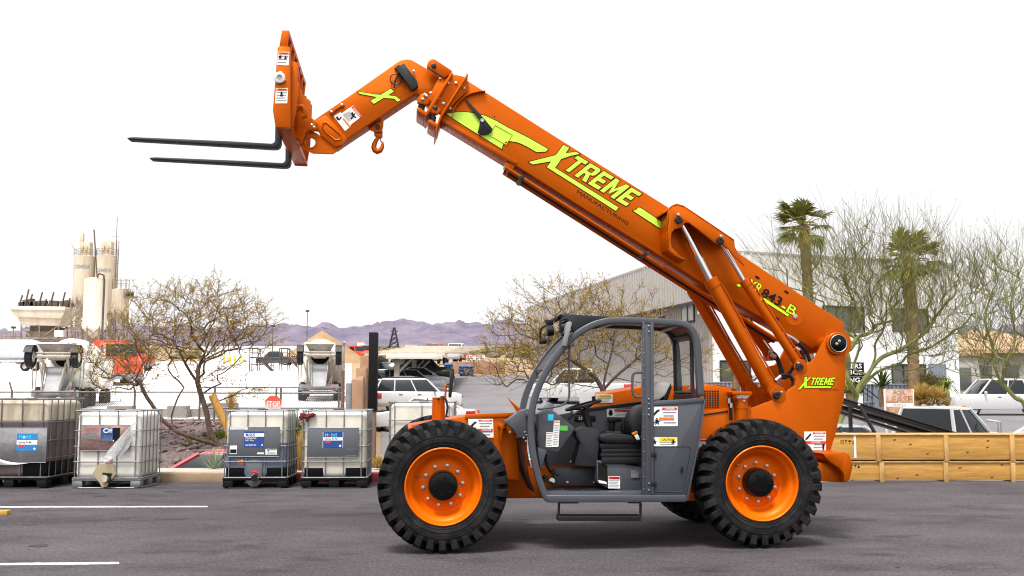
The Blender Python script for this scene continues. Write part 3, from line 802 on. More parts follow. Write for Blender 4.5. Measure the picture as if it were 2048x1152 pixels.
# roof panel
m = MB()
idx = range(34, 76)
a = [PL(zc, [offset_in(OUTS, 9)[i]], YK0)[0] for i in idx]; 
vs = [Vector((p.x, YK0+.06, p.z)) for p in a]+[Vector((p.x, YK1-.05, p.z)) for p in a]
k = len(a)
m.faces(vs, [(i, i+1, k+i+1, k+i) for i in range(k-1)])
vs2 = [v-Vector((0, 0, .02)) for v in vs]
m.faces(vs2, [(i+1, i, k+i, k+i+1) for i in range(k-1)])
m.build('roof_panel', 'dark_grey', cab)
# visor over the windscreen
m = MB()
plate(m, zc, [(350, 72), (372, 70), (612, 84), (520, 108), (440, 152), (418, 166), (410, 132), (385, 95)], YK0+.075, YK0+.10, .003)
a = PL(zc, [(350, 72), (612, 84)], YK0+.1)
m.prism([a[0], a[1], a[1]-Vector((0, 0, .015)), a[0]-Vector((0, 0, .015))], [p+Vector((0, .72, 0)) for p in (a[0], a[1], a[1]-Vector((0, 0, .015)), a[0]-Vector((0, 0, .015)))], .002)
m.build('visor', 'dark_grey', cab)
# lower front panel, corner bracket
m = MB()
frame_strip(m, smooth_path([(215, 962), (178, 880), (152, 780), (140, 690)], 4), 12, .30, YK1-.04)
m.build('lower_screen_seal', 'black_paint', cab, fix=True)
mat('red_reflection_glass', (.30, .09, .055), .08, var=.05, trans=.6, coat=.5)  # red reflection on the lower screen, put into the glass colour
m = MB()
q = smooth_path([(225, 962), (196, 880), (186, 780), (186, 690)], 4); q2 = [(225, 962), (180, 880), (155, 780), (144, 690)]
q2 = smooth_path(q2, 4)
a, b = PL(zc, q, YK0+.10), PL(zc, q2, .34)
m.faces(a+b, [(i, i+1, len(a)+i+1, len(a)+i) for i in range(len(a)-1)]); m.build('lower_screen', 'red_reflection_glass', cab)
m = MB()
plate(m, zc, [(74, 606), (96, 596), (150, 556), (196, 545), (188, 690), (140, 688), (120, 650), (78, 618)], .12, .36, .006)
m.build('cab_bracket', 'grey_paint', cab)
m = MB()
for p in ((175, 662), (183, 676), (168, 690), (180, 706), (100, 662)):
    q = L(zc(*p), .12); m.lathe([(.01, 0), (.009, -.01), (.0005, -.012)], 8, c=q)
m.build('bracket_bolt', 'steel', cab)
# rear quarter: lower side panel and door
m = MB()
plate(m, zc, [(820, 505), (1064, 492), (1076, 500), (1072, 560), (1045, 705), (985, 978), (820, 976)], YK0+.012, YK0+.04, .004)
plate(m, zc, [(820, 512), (1066, 488), (1072, 500), (1068, 512), (820, 530)], YK0+.002, YK0+.05, .003)
plate(m, zc, [(1045, 705), (1074, 500), (1080, 505), (1052, 705), (992, 1005), (982, 1005)], YK0-.006, YK0+.06, .003)
side = m.build('side_panel', 'grey_paint', cab)
m = MB()
q = PL(zc, [(826, 734), (990, 734), (1004, 742), (1002, 760), (968, 950), (958, 962), (832, 962), (822, 955), (822, 742)], YK0+.011)
m.tube(q, .0045, 6, closed=True); m.build('hatch_outline', 'dark_grey', cab)
m = MB()
for y in (775, 922):
    plate(m, zc, [(808, y-12), (834, y-12), (834, y+13), (808, y+13)], YK0-.006, YK0+.011, .003)
q = L(zc(960, 848), YK0+.011); m.box(q-Vector((0, .012, 0)), (.022, .02, .062), ry=.2, bevel=.006)
m.build('hatch_hinge', 'black_plastic', cab)
# back wall (far side), floor, step well
m = MB()
plate(m, zc, [(215, 600), (500, 545), (830, 512), (1060, 500), (1010, 985), (290, 985), (235, 850)], YK1-.04, YK1, .003)
plate(m, zc, [(290, 962), (985, 962), (985, 985), (290, 985)], YK0+.09, YK1-.04, .003)
plate(m, zi, [(205, 838), (580, 838), (580, 980), (205, 980)], .62, .70, .004)
plate(m, zi, [(640, 520), (1000, 520), (1000, 1040), (640, 1040)], .72, YK1-.04, .01)
wall = m.build('cab_wall', 'grey_paint', cab)
m = MB()
plate(m, zc, [(440, 556), (500, 540), (830, 498), (830, 512), (505, 556), (440, 572)], YK1-.06, YK1+.01, .004)
m.build('wall_rim', 'dark_grey', cab)
m = MB()
for x0 in (285, 430):
    a = on = [L(zi(x0, 982), .5), L(zi(x0+130, 982), .5)]
    z = L(zi(x0, 1030), .3).z
    m.bb(a[0].x, a[1].x, .28, .52, L(zc(400, 962), YK0+.09).z+.001, L(zc(400, 962), YK0+.09).z+.006)
m.build('floor_mat', 'black_plastic', cab)
# front console with its stickers
m = MB()
plate(m, zi, [(62, 375), (95, 365), (150, 345), (205, 350), (375, 490), (372, 520), (248, 692), (235, 702), (205, 698), (140, 685), (75, 672), (60, 600)], .16, .62, .008)
plate(m, zi, [(66, 660), (142, 685), (98, 848), (88, 846), (72, 740)], .12, .60, .005)
con = m.build('front_console', 'grey_paint', cab)
m = MB(); plate(m, zi, [(66, 365), (150, 270), (205, 290), (200, 345), (95, 365)], .30, .62, .006); m.build('dashboard', 'print_grey', cab)
m = MB(); plate(m, zi, [(42, 456), (66, 456), (66, 520), (42, 516)], .10, .14, .003); m.build('console_hinge', 'black_plastic', cab)
d = Decals(cab)
flat(d.get('sticker_blue'), zi, [(154, 379), (200, 378), (200, 432), (154, 432)], .156)
flat(d.get('sticker_green'), zi, [(256, 474), (322, 476), (320, 518), (258, 516)], .156)
d.sticker(zi, (204, 431), (256, 431), (190, 656), .154, '', 'sticker_orange', .08, 12)
d.sticker(zi, (140, 530), (198, 530), (134, 657), .153, '', 'sticker_orange', .1, 7)
d.sticker(zc, (808, 534), (940, 534), (808, 632), YK0+.008, 'DANGER', 'sticker_red', .18, 4, hx=.38, tcol='sticker_white', pic=[[(.05, .42), (.18, .2), (.3, .12), (.32, .2), (.22, .3), (.1, .48)]]+man(.08, .58, .34, .8))
flat(d.get('sticker_orange'), zc, [(846, 588), (922, 588), (922, 602), (846, 602)], YK0+.005)
d.sticker(zc, (808, 688), (938, 688), (808, 732), YK0+.008, 'CAUTION', 'sticker_yellow', .42, 2, hx=.25, pic=man(.05, .2, .6, .28)+man(.76, .2, .6, .28))
d.sticker(zi, (655, 328), (908, 335), (656, 400), YK1-.046, 'WARNING', 'sticker_red', .36, 3, hx=.22, pic=[[(.1, .15), (.14, .12), (.17, .2), (.2, .6), (.16, .85), (.08, .85), (.05, .6), (.08, .3)]])
d.sticker(zi, (668, 905), (768, 906), (668, 1010), .31, 'WARNING', 'sticker_red', .25, 5)
d.sticker(zi, (862, 856), (934, 856), (862, 922), .31, None, rows=4, base='steel')
d.build()
# steering column, wheel
m = MB()
plate(m, zi, [(388, 525), (395, 512), (470, 480), (550, 505), (600, 520), (575, 828), (375, 815), (430, 620), (395, 570)], .36, .60, .02)
m.build('steering_column', 'dark_grey', cab)
m = MB()
c = L(zi(455, 300), .47)
ax = (L(zi(500, 460), .47)-c).normalized()
u_ = ax.cross(Vector((0, 1, 0))).normalized(); w_ = Vector((0, 1, 0))
m.tube([c+(u_*math.cos(a)+w_*math.sin(a))*.185 for a in [i*math.pi/16 for i in range(32)]], .016, 8, closed=True)
for i in range(3):
    a = 2*math.pi*i/3+.4; m.tube([c+ax*.05, c+(u_*math.cos(a)+w_*math.sin(a))*.185], .012, 6)
m.tube([c+ax*.03, L(zi(505, 490), .47)], [.03, .04], 10)
m.cyl(c+u_*.12-ax*.0, c+u_*.13-ax*.06, .02, n=8)
m.tube([c+ax*.1, L(zi(380, 370), .40), L(zi(330, 420), .38)], [.012, .014, .016], 8)
m.build('steering_wheel', 'black_plastic', cab)
m = MB(); m.cyl(L(zi(350, 350), .385), L(zi(380, 372), .385), .02, n=8); m.build('column_lever', 'steel', cab)
# instrument and joystick
m = MB(); plate(m, zi, [(382, 390), (560, 390), (560, 440), (382, 440)], YK1-.06, YK1-.045, .002)
m.box(L(zi(700, 470), .75), (.06, .06, .16), bevel=.015); m.box(L(zi(720, 425), .72), (.15, .07, .05), bevel=.015); m.box(L(zi(805, 490), .68), (.06, .08, .10), ry=.15, bevel=.015)
m.build('joystick', 'black_plastic', cab)
m = MB()
for x, y in ((422, 405), (440, 405), (422, 420), (440, 420)): flat(m, zi, [(x-7, y-6), (x+6, y-6), (x+6, y+6), (x-7, y+6)], YK1-.063)
m.build('gauge_panel', 'sticker_white', cab, smooth=False)
# seat
m = MB()
def seatbox(p0, p1, y0, y1, bev): 
    a, b = L(zi(*p0), y0), L(zi(*p1), y0); m.bb(a.x, b.x, y0, y1, b.z, a.z, bev)
plate(m, zi, [(590, 570), (610, 555), (700, 540), (880, 560), (960, 560), (1000, 600), (990, 635), (640, 622), (600, 605)], .28, .74, .02)
plate(m, zi, [(870, 560), (860, 470), (885, 385), (950, 310), (1060, 290), (1090, 340), (1060, 560)], .30, .72, .03)
for (y0, y1, x0) in ((628, 668, 600), (672, 708, 612), (712, 742, 605), (746, 800, 612)):
    seatbox((x0, y0), (1000, y1), .30, .70, .008)
seat = m.build('seat', 'black_plastic', cab)
m = MB(); plate(m, zc, [(818, 485), (822, 440), (840, 412), (872, 408), (902, 415), (905, 430), (888, 470), (850, 500), (820, 505)], .30, .68, .02); m.build('headrest', 'seat_cloth', cab)
m = MB(); plate(m, zc, [(872, 485), (888, 440), (908, 420), (912, 440), (890, 500), (868, 505)], .30, .68, .008); m.build('headrest_back', 'black_plastic', cab)
m = MB(); plate(m, zi, [(870, 540), (912, 520), (920, 535), (880, 558)], .25, .28, .004); m.build('belt_button', 'amber', cab)
m = MB(); plate(m, zi, [(890, 555), (918, 545), (940, 590), (922, 602), (905, 590)], .255, .275, .004); m.build('belt_buckle', 'sticker_white', cab)
m = MB()
plate(m, zi, [(572, 770), (950, 825), (950, 1040), (840, 1040), (665, 1010), (572, 960)], .32, .72, .006)
m.build('seat_base', 'grey_paint', cab)
m = MB(); flat(m, zi, [(580, 785), (660, 815), (660, 975), (582, 955)], .316); m.build('base_opening', 'decal_black', cab, smooth=False)
m = MB(); plate(m, zi, [(582, 940), (650, 955), (660, 975), (590, 965)], .29, .312, .002); m.build('manual', 'sticker_white', cab)
# pedals
m = MB()
m.tube(PL(zi, [(130, 720), (140, 800), (170, 860), (215, 880)], .4), .018, 8); m.tube(PL(zi, [(110, 900), (150, 940), (200, 965)], .36), .022, 8)
plate(m, zi, [(180, 855), (200, 862), (250, 902), (240, 908), (190, 890)], .34, .46, .004)
plate(m, zi, [(108, 930), (140, 935), (210, 965), (205, 975), (120, 955)], .3, .45, .004)
m.build('pedal', 'black_plastic', cab)
m = MB(); m.cyl(L(zi(188, 945), .33), L(zi(188, 945), .36), .03, n=12)
for p in ((350, 783), (318, 957), (545, 957)): q = L(zi(*p), .60); m.lathe([(.013, 0), (.013, -.01), (.0005, -.012)], 8, c=q)
m.build('cab_bolt', 'steel', cab)
# grab rails
m = MB()
tube_px(m, zc, [(398, 205), (397, 470), (392, 500), (375, 520), (345, 532), (238, 548)], .10, .011, 8)
tube_px(m, zc, [(764, 363), (730, 363), (716, 372), (713, 390), (713, 455), (718, 475), (732, 486), (760, 486)], YK0-.05, .013, 8)
m.build('grab_rail', 'grey_paint', cab)
# door catches on the pillar
m = MB()
for y in (130, 158, 496, 520, 545, 575, 918, 952):
    m.box(L(zc(795, y), YK0-.004), (.02, .02, .012), bevel=.003)
for y in range(140, 980, 62):
    q = L(zc(770, y), YK0-.005); m.lathe([(.006, 0), (.005, -.006), (.0005, -.007)], 6, c=q)
m.build('door_catch', 'steel', cab)
# work lights and mirrors at the top front corner
m = MB()
plate(m, zc, [(280, 98), (318, 100), (320, 125), (292, 125)], .55, .72, .006)
c = L(zc(318, 155), .40); m.cyl(c, c-Vector((.07, -.0, .0)), .05, .055, 16)
plate(m, zc, [(322, 88), (345, 80), (360, 95), (330, 112)], .30, .42, .006)
c = L(zc(360, 140), .2); m.cyl(c+Vector((.05, 0, 0)), c-Vector((.02, 0, 0)), .075, .055, 16)
m.tube(PL(zc, [(352, 160), (352, 105), (368, 92), (385, 95), (420, 155)], .05), .013, 8)
m.sphere(L(zc(372, 170), .05), (.035, .035, .03))
m.tube(PL(zc, [(285, 125), (258, 140), (252, 155), (252, 205), (258, 220)], .60), .012, 8)
m.box(L(zc(264, 208), .60), (.08, .06, .05), bevel=.015)
m.build('work_light', 'black_plastic', cab)
m = MB(); plate(m, zc, [(388, 110), (404, 106), (412, 118), (395, 180), (385, 232), (366, 230), (372, 190), (380, 140)], -.02, .10, .006); m.build('side_mirror', 'print_grey', cab)
m = MB(); plate(m, zc, [(284, 190), (298, 170), (300, 215), (290, 230)], .5, .6, .004); m.build('wiper_arm', 'grey_paint', cab)
# rear window: frame and glass
mat('window_glass', (.80, .84, .84), .02, var=.0, trans=1., rvar=0)
M['window_glass'].node_tree.nodes['Principled BSDF'].inputs['IOR'].default_value = 1.02
gx = L(zc(1045, 480), YK0).x
zz0, zz1 = L(zc(1045, 488), YK0).z, L(zc(1045, 150), YK0).z
m = MB(); m.bb(gx-.03, gx-.022, YK0+.14, YK1-.10, zz0+.06, zz1-.06); m.build('rear_glass', 'window_glass', cab, smooth=False)
m = MB()
q = [Vector((gx-.026, YK0+.13, zz0+.05)), Vector((gx-.026, YK1-.09, zz0+.05)), Vector((gx-.026, YK1-.09, zz1-.05)), Vector((gx-.026, YK0+.13, zz1-.05))]
m.tube(q, .022, 8, closed=True); m.bb(gx-.04, gx, YK0+.05, YK1-.04, zz0-.6, zz0+.03)
m.build('rear_window_frame', 'dark_grey', cab)
# hanging step
m = MB()
m.tube(PL(px, [(1118, 1007), (1117, 1036)], .10), .014, 6); m.tube(PL(px, [(1281, 1007), (1281, 1036)], .10), .014, 6)
plate(m, px, [(1117, 1032), (1282, 1032), (1282, 1042), (1117, 1042)], .06, .22, .004)
plate(m, px, [(1117, 1003), (1157, 1003), (1157, 1007), (1117, 1007)], .08, .18, 0); plate(m, px, [(1258, 1003), (1283, 1003), (1283, 1007), (1258, 1007)], .08, .18, 0)
for i in range(28):
    a = L((1121+i*5.8, 1034), .058); m.box(a, (.012, .006, .02), bevel=.002)
m.build('step', 'black_paint', mach)
# ================================================================ setting
import numpy as np
def interp(pr, y):
    if y <= pr[0][0]: return pr[0][1]
    for (a, za), (b, zb_) in zip(pr, pr[1:]):
        if y <= b:
            t = (y-a)/(b-a); return za+(zb_-za)*t
    return pr[-1][1]
HEAD = [(-40, -.03), (17.7, -.03), (18.0, .11), (19.2, .10), (20.0, -1.12)]
PLt = HEAD+[(23.0, -1.12), (24.6, .05), (27, .42), (29.5, .58), (33, .62), (45, 1.15), (54, 1.5), (120, 4.0), (300, 11.5), (1900, 85), (6000, 95)]
PCt = HEAD+[(30, -.9), (38, -.4), (43, -.22), (49, .3), (52, .45), (60, 1.05), (85, 2.85), (110, 4.0), (300, 11.5), (1900, 85), (6000, 95)]
PRt = [(-40, -.03), (17.7, -.03), (18.6, -.03), (19.6, -.6), (26, -.6), (40, -.25), (52, .25), (60, .4), (100, 1.4), (300, 9), (1900, 85), (6000, 95)]
def sm(a, b, x):
    t = min(1, max(0, (x-a)/(b-a))); return t*t*(3-2*t)
def TZ(x, y):
    u = x/max(y, 18.)
    a = sm(-.165, -.135, u); b = sm(.15, .22, u)
    zl = interp(PLt, y); zc_ = interp(PCt, y); zr_ = interp(PRt, y)
    return (zl*(1-a)+zc_*a)*(1-b)+zr_*b
ROWS = [-20, 0, 10, 16, 17.7, 18.0, 18.6, 19.2, 19.6, 20.0, 21, 22, 23.0, 23.6, 24.2, 24.6, 25.4, 26.2, 27, 28, 29.5, 31, 33, 36, 38, 40, 43, 45, 47, 49, 52, 54, 57, 60, 65, 70, 78, 85, 92, 100, 110, 120, 140, 165, 190, 230, 300, 400, 550, 800, 1200, 1900, 3000, 5000]
def sheet(name, m, u0, u1, y0, y1, dz, n=None, jag=0.):
    rows = [y for y in ROWS if y0 <= y <= y1]
    us = [round(u0+i*.01, 4) for i in range(int(round((u1-u0)/.01))+1)]
    vs, fs = [], []
    for y in rows:
        for u in us:
            x = u*max(y, 30.); z = TZ(x, y) if y > 12 else -.03
            if jag and 20.5 < y < 33: z += jag*noise.noise(Vector((x*1.3, y*1.3, 0)))
            vs.append((x, y, z+dz))
    k = len(us)
    for j in range(len(rows)-1):
        for i in range(k-1):
            a = j*k+i; fs.append((a, a+1, a+k+1, a+k))
    b = MB(); b.faces(vs, fs); o = b.build(name, m, ang=60); tag(o, kind='structure'); return o
mat('desert', (.34, .235, .13), .95, var=.35, scale=.15, col2=(.24, .16, .10), bump=.3)
mat('asphalt_new', (.088, .085, .090), .92, var=.3, scale=.8, bump=.35, bscale=150)
mat('road_asphalt', (.17, .16, .168), .92, var=.2, scale=.35, bump=.2)
mat('lane_asphalt', (.15, .145, .15), .92, var=.2, scale=.6)
mat('yard_concrete', (.80, .785, .765), .9, var=.10, scale=.25, stretch=(.3, 1, 1))
mat('kerb_tan', (.36, .25, .16), .85, var=.25, scale=4, bump=.2)
mat('kerb_red', (.42, .045, .045), .6, var=.3, scale=5)
mat('line_paint', (.62, .61, .61), .8, scale=14, lo=.30, hi=.55, col2=(.22, .21, .215), detail=8)
mat('gravel', (.16, .11, .10), .95, col2=(.06, .045, .045), scale=14, bump=.9, bscale=25)
mat('walk', (.40, .36, .32), .9, var=.2)
# asphalt of the front lot with stains, wear and fine aggregate
def asphalt():
    m = M['asphalt_new']; nt = m.node_tree; b = nt.nodes['Principled BSDF']
    tc = _n(nt, 'ShaderNodeTexCoord')
    def nz(scale, det=6, st=None, rough=.6):
        n = _n(nt, 'ShaderNodeTexNoise'); n.inputs['Scale'].default_value = scale; n.inputs['Detail'].default_value = det; n.inputs['Roughness'].default_value = rough
        v = tc.outputs['Object']
        if st:
            mp = _n(nt, 'ShaderNodeMapping'); mp.inputs['Scale'].default_value = st; mp.inputs['Location'].default_value = (3, 7, 0); nt.links.new(v, mp.inputs['Vector']); v = mp.outputs['Vector']
        nt.links.new(v, n.inputs['Vector']); return n.outputs['Fac']
    def ramp(f, stops):
        r = _n(nt, 'ShaderNodeValToRGB'); el = r.color_ramp.elements
        while len(el) < len(stops): el.new(.5)
        for e, (p, c) in zip(el, stops): e.position = p; e.color = (*c, 1)
        nt.links.new(f, r.inputs['Fac']); return r.outputs['Color']
    def mul(a, c, f=1.):
        x = _n(nt, 'ShaderNodeMix'); x.data_type = 'RGBA'; x.blend_type = 'MULTIPLY'; x.inputs['Factor'].default_value = f
        nt.links.new(a, x.inputs['A']); nt.links.new(c, x.inputs['B']); return x.outputs['Result']
    base = ramp(nz(.35, 8), [(.3, (.044, .0385, .0435)), (.7, (.076, .068, .075))])
    a = ramp(nz(62., 4, (.6, .22, 1), .9), [(.30, (.38, .38, .40)), (.5, (1, 1, 1)), (.70, (1.8, 1.8, 1.78))])
    c = ramp(nz(1.0, 10, (.6, 1.0, 1), .75), [(.34, (.55, .54, .56)), (.48, (1, 1, 1)), (.66, (1.2, 1.19, 1.18))])
    e = ramp(nz(2.2, 3, (.5, .9, 1), .5), [(.60, (1, 1, 1)), (.70, (.55, .52, .50))])
    col = mul(mul(mul(base, a), c), e, .8)
    mus = ramp(nz(.8, 7, (.3, 1.5, 1), .7), [(.45, (1, 1, 1)), (.6, (1.14, 1.12, 1.10))])
    col = mul(col, mus)
    nt.links.new(col, b.inputs['Base Color'])
    b.inputs['Specular IOR Level'].default_value = .25
asphalt()
sheet('ground', 'desert', -1.6, 1.6, -20, 5000, -.02, jag=.10)
sheet('desert_lane', 'lane_asphalt', -.8, .14, 20.0, 23.0, 0.)
o = [x for x in COL.objects if x.name == 'desert_lane'][0]; o.name = 'service_road'
sheet('gravel_bank', 'gravel', -.8, -.14, 23.0, 31, .01, jag=.12)
sheet('concrete_yard', 'yard_concrete', -.8, -.16, 33, 190, .02)
sheet('rear_parking_lot', 'road_asphalt', -.13, .14, 23.0, 85, .02)
sheet('side_road', 'road_asphalt', .2, .8, 19.6, 70, .03)
m = MB()
m.bb(-45, 45, -12, 17.74, -.10, 0.)
tag(m.build('parking_lot', 'asphalt_new', smooth=False), kind='structure')
# kerb
K0 = on_ground(570, 960).x
m = MB(); m.bb(-26, K0, 17.75, 18.06, -.05, .155, .02); tag(m.build('kerb', 'kerb_tan'), kind='structure')
m = MB(); m.bb(K0, 1.2, 17.75, 18.06, -.05, .152, .02); tag(m.build('kerb', 'kerb_red'), kind='structure')
m = MB(); m.bb(-26, 3.5, 18.06, 19.25, -.1, .125); tag(m.build('pavement', 'walk'), kind='structure')
# painted lines
for (a, b, c, d_) in (((-60, 1015.2), (415, 1014.3), (415, 1011.8), (-60, 1012.3)), ((-60, 1131.2), (238, 1128.2), (238, 1123.8), (-60, 1126.6))):
    q = [on_ground(*p, .004) for p in (a, b, c, d_)]
    n = 24; vs = []; 
    for i in range(n+1):
        t = i/n; vs += [q[0].lerp(q[1], t)+Vector((0, rnd.uniform(-.006, .006), 0)), q[3].lerp(q[2], t)+Vector((0, rnd.uniform(-.006, .006), 0))]
    m = MB(); m.faces(vs, [(2*i, 2*i+2, 2*i+3, 2*i+1) for i in range(n)]); tag(m.build('parking_line', 'line_paint', smooth=False), kind='structure')
# stains of oil on the lot
mat('oil_stain', (.026, .024, .025), .7, var=.3, scale=6)
mat('rust_stain', (.16, .085, .045), .9, var=.3, scale=6)
def stain(u, v, w, h, mt):
    c = on_ground(u, v); a = on_ground(u+w, v); b_ = on_ground(u, v-h)
    rx, ry = (a-c).length, (b_-c).length
    pts = []
    for i in range(40):
        t = 2*math.pi*i/40; k = 1+.9*noise.noise(Vector((math.cos(t)*1.6+u, math.sin(t)*1.6+v, .3)))
        pts.append((c.x+rx*k*math.cos(t), c.y+ry*k*math.sin(t), .0035))
    mb = MB(); mb.faces(pts, [tuple(range(40))]); tag(mb.build('stain', mt, smooth=False), kind='structure')
for s in ((345, 1038, 26, 1.6, 'oil_stain'), (250, 1037, 7, 1.4, 'oil_stain'), (1040, 1037, 16, 1.0, 'oil_stain'), (200, 1000-8, 12, 1.5, 'oil_stain'), (300, 969, 22, 3, 'rust_stain'), (75, 1092, 20, 2.5, 'oil_stain'), (340, 983, 10, 1, 'oil_stain'), (1795, 1135, 5, 1, 'oil_stain'), (1235, 1087, 18, 1.2, 'oil_stain')):
    stain(*s)
def crack(pts, w, mt='oil_stain'):
    q = [on_ground(*p, .0045) for p in pts]; vs = []
    n = 90
    for i in range(n+1):
        t = i/n*(len(q)-1); k = min(int(t), len(q)-2); c = q[k].lerp(q[k+1], t-k); j = .05*noise.noise(Vector((c.x*1.1, c.y, 1)))+.02*noise.noise(Vector((c.x*5, 0, 4))); h = w*(.35+.9*abs(noise.noise(Vector((c.x*2.3, 5, 0)))))
        vs += [(c.x, c.y+j-h, c.z), (c.x, c.y+j+h, c.z)]
    mb = MB(); mb.faces(vs, [(2*i, 2*i+2, 2*i+3, 2*i+1) for i in range(n)]); tag(mb.build('crack', mt, smooth=False), kind='structure')
crack([(-40, 1042), (300, 1040), (560, 1039), (760, 1040)], .012); crack([(1655, 1032), (1850, 1030), (2100, 1031)], .012); crack([(100, 994), (420, 990), (740, 992)], .008); crack([(980, 1039), (1110, 1037)], .014)
# hills
mat('hill_rock', (.185, .150, .185), .95, col2=(.085, .075, .125), scale=.012, bump=.5, bscale=.05, detail=9)
def hills():
    NX, NY = 420, 60
    ridge = [(-900, 652), (0, 668), (250, 662), (420, 668), (520, 664), (560, 660), (590, 655), (620, 661), (640, 656), (690, 662), (740, 660), (765, 652), (800, 655), (850, 652), (900, 650), (940, 655), (1000, 652), (1080, 658), (1300, 660), (1700, 655), (2100, 662), (3000, 655)]
    vs, fs = [], []
    for j in range(NY+1):
        t = j/NY; y = 2300+2300*t
        for i in range(NX+1):
            u = -900+3600*i/NX
            rv = interp(ridge, u); top = (780-rv)/2000*3450
            x = (u-1024)/2000*y
            base = interp(PCt, y)
            s = math.sin(math.pi*min(1, t/.5)*.5) if t < .5 else math.cos(math.pi*(t-.5)*.55)
            p = Vector((x*.0030, y*.0024, 0))
            rg = 1-abs(noise.noise(p)*1.6); rg2 = 1-abs(noise.noise(p*2.6+Vector((5, 3, 0)))*1.6); rg3 = 1-abs(noise.noise(p*6.1)*1.6); rg4 = noise.noise(p*14)
            f = .46*rg+.30*rg2+.24*rg3+.10*rg4
            z = base+(top-base)*s*(.36+.86*f)
            vs.append((x, y, z if j else base-6))
    k = NX+1
    for j in range(NY):
        for i in range(NX):
            a = j*k+i; fs.append((a, a+1, a+k+1, a+k))
    b = MB(); b.faces(vs, fs); tag(b.build('hills', 'hill_rock', ang=25), kind='structure')
hills()
# ================================================================ IBC containers
mat('galvanised', (.27, .27, .28), .5, metal=.6, var=.35, scale=9)
mat('dull_steel', (.20, .19, .18), .6, metal=.5, var=.4, scale=9)
mat('tank_white', (.74, .715, .64), .5, var=.14, scale=2.2, bump=.03, bscale=20)
mat('tank_cream', (.66, .62, .53), .5, var=.22, scale=2.5, stretch=(1, 1, .5))
mat('tank_dirty', (.50, .45, .36), .55, col2=(.26, .20, .13), scale=3, stretch=(2, 2, .35))
mat('liquid_blue', (.13, .165, .235), .35, var=.12, scale=2)
mat('liquid_purple', (.145, .115, .135), .45, col2=(.10, .075, .07), scale=3, stretch=(2, 2, .3))
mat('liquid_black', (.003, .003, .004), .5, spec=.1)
mat('plate_grey', (.115, .122, .14), .42, metal=.25, var=.12, scale=5)
mat('plate_foil', (.38, .37, .38), .28, metal=.75, var=.35, scale=3, bump=.3, bscale=8)
mat('plate_copper', (.42, .30, .28), .30, metal=.7, col2=(.26, .12, .10), scale=4, bump=.25, bscale=6, stretch=(1, 1, 2.2))
mat('label_blue', (.012, .055, .26), .45)
mat('label_sky', (.02, .20, .50), .45)
mat('label_dark', (.02, .025, .05), .45, col2=(.10, .16, .30), scale=14)
mat('shield_tan', (.36, .29, .18), .5, var=.15)
mat('valve_red', (.60, .02, .03), .4)
mat('film', (.66, .68, .70), .22, alpha=.30, spec=.8, bump=.8, bscale=9, var=.05)
mat('film_dense', (.78, .78, .80), .25, alpha=.85, spec=.8, bump=.8, bscale=9)
mat('pallet_black', (.007, .007, .008), .6, spec=.15, var=.3, scale=8)
mat('rag', (.16, .018, .016), .9, var=.4, scale=14)
def rbox(mb, x0, x1, y0, y1, z0, z1, r, seg=4):
    t = bmesh.new()
    bmesh.ops.create_cube(t, size=1., matrix=Matrix.Translation(((x0+x1)/2, (y0+y1)/2, (z0+z1)/2)) @ Matrix.Diagonal((x1-x0, y1-y0, z1-z0, 1)))
    bmesh.ops.bevel(t, geom=list(t.edges), offset=r, segments=seg, profile=.5, affect='EDGES', clamp_overlap=True)
    mb._join(t)
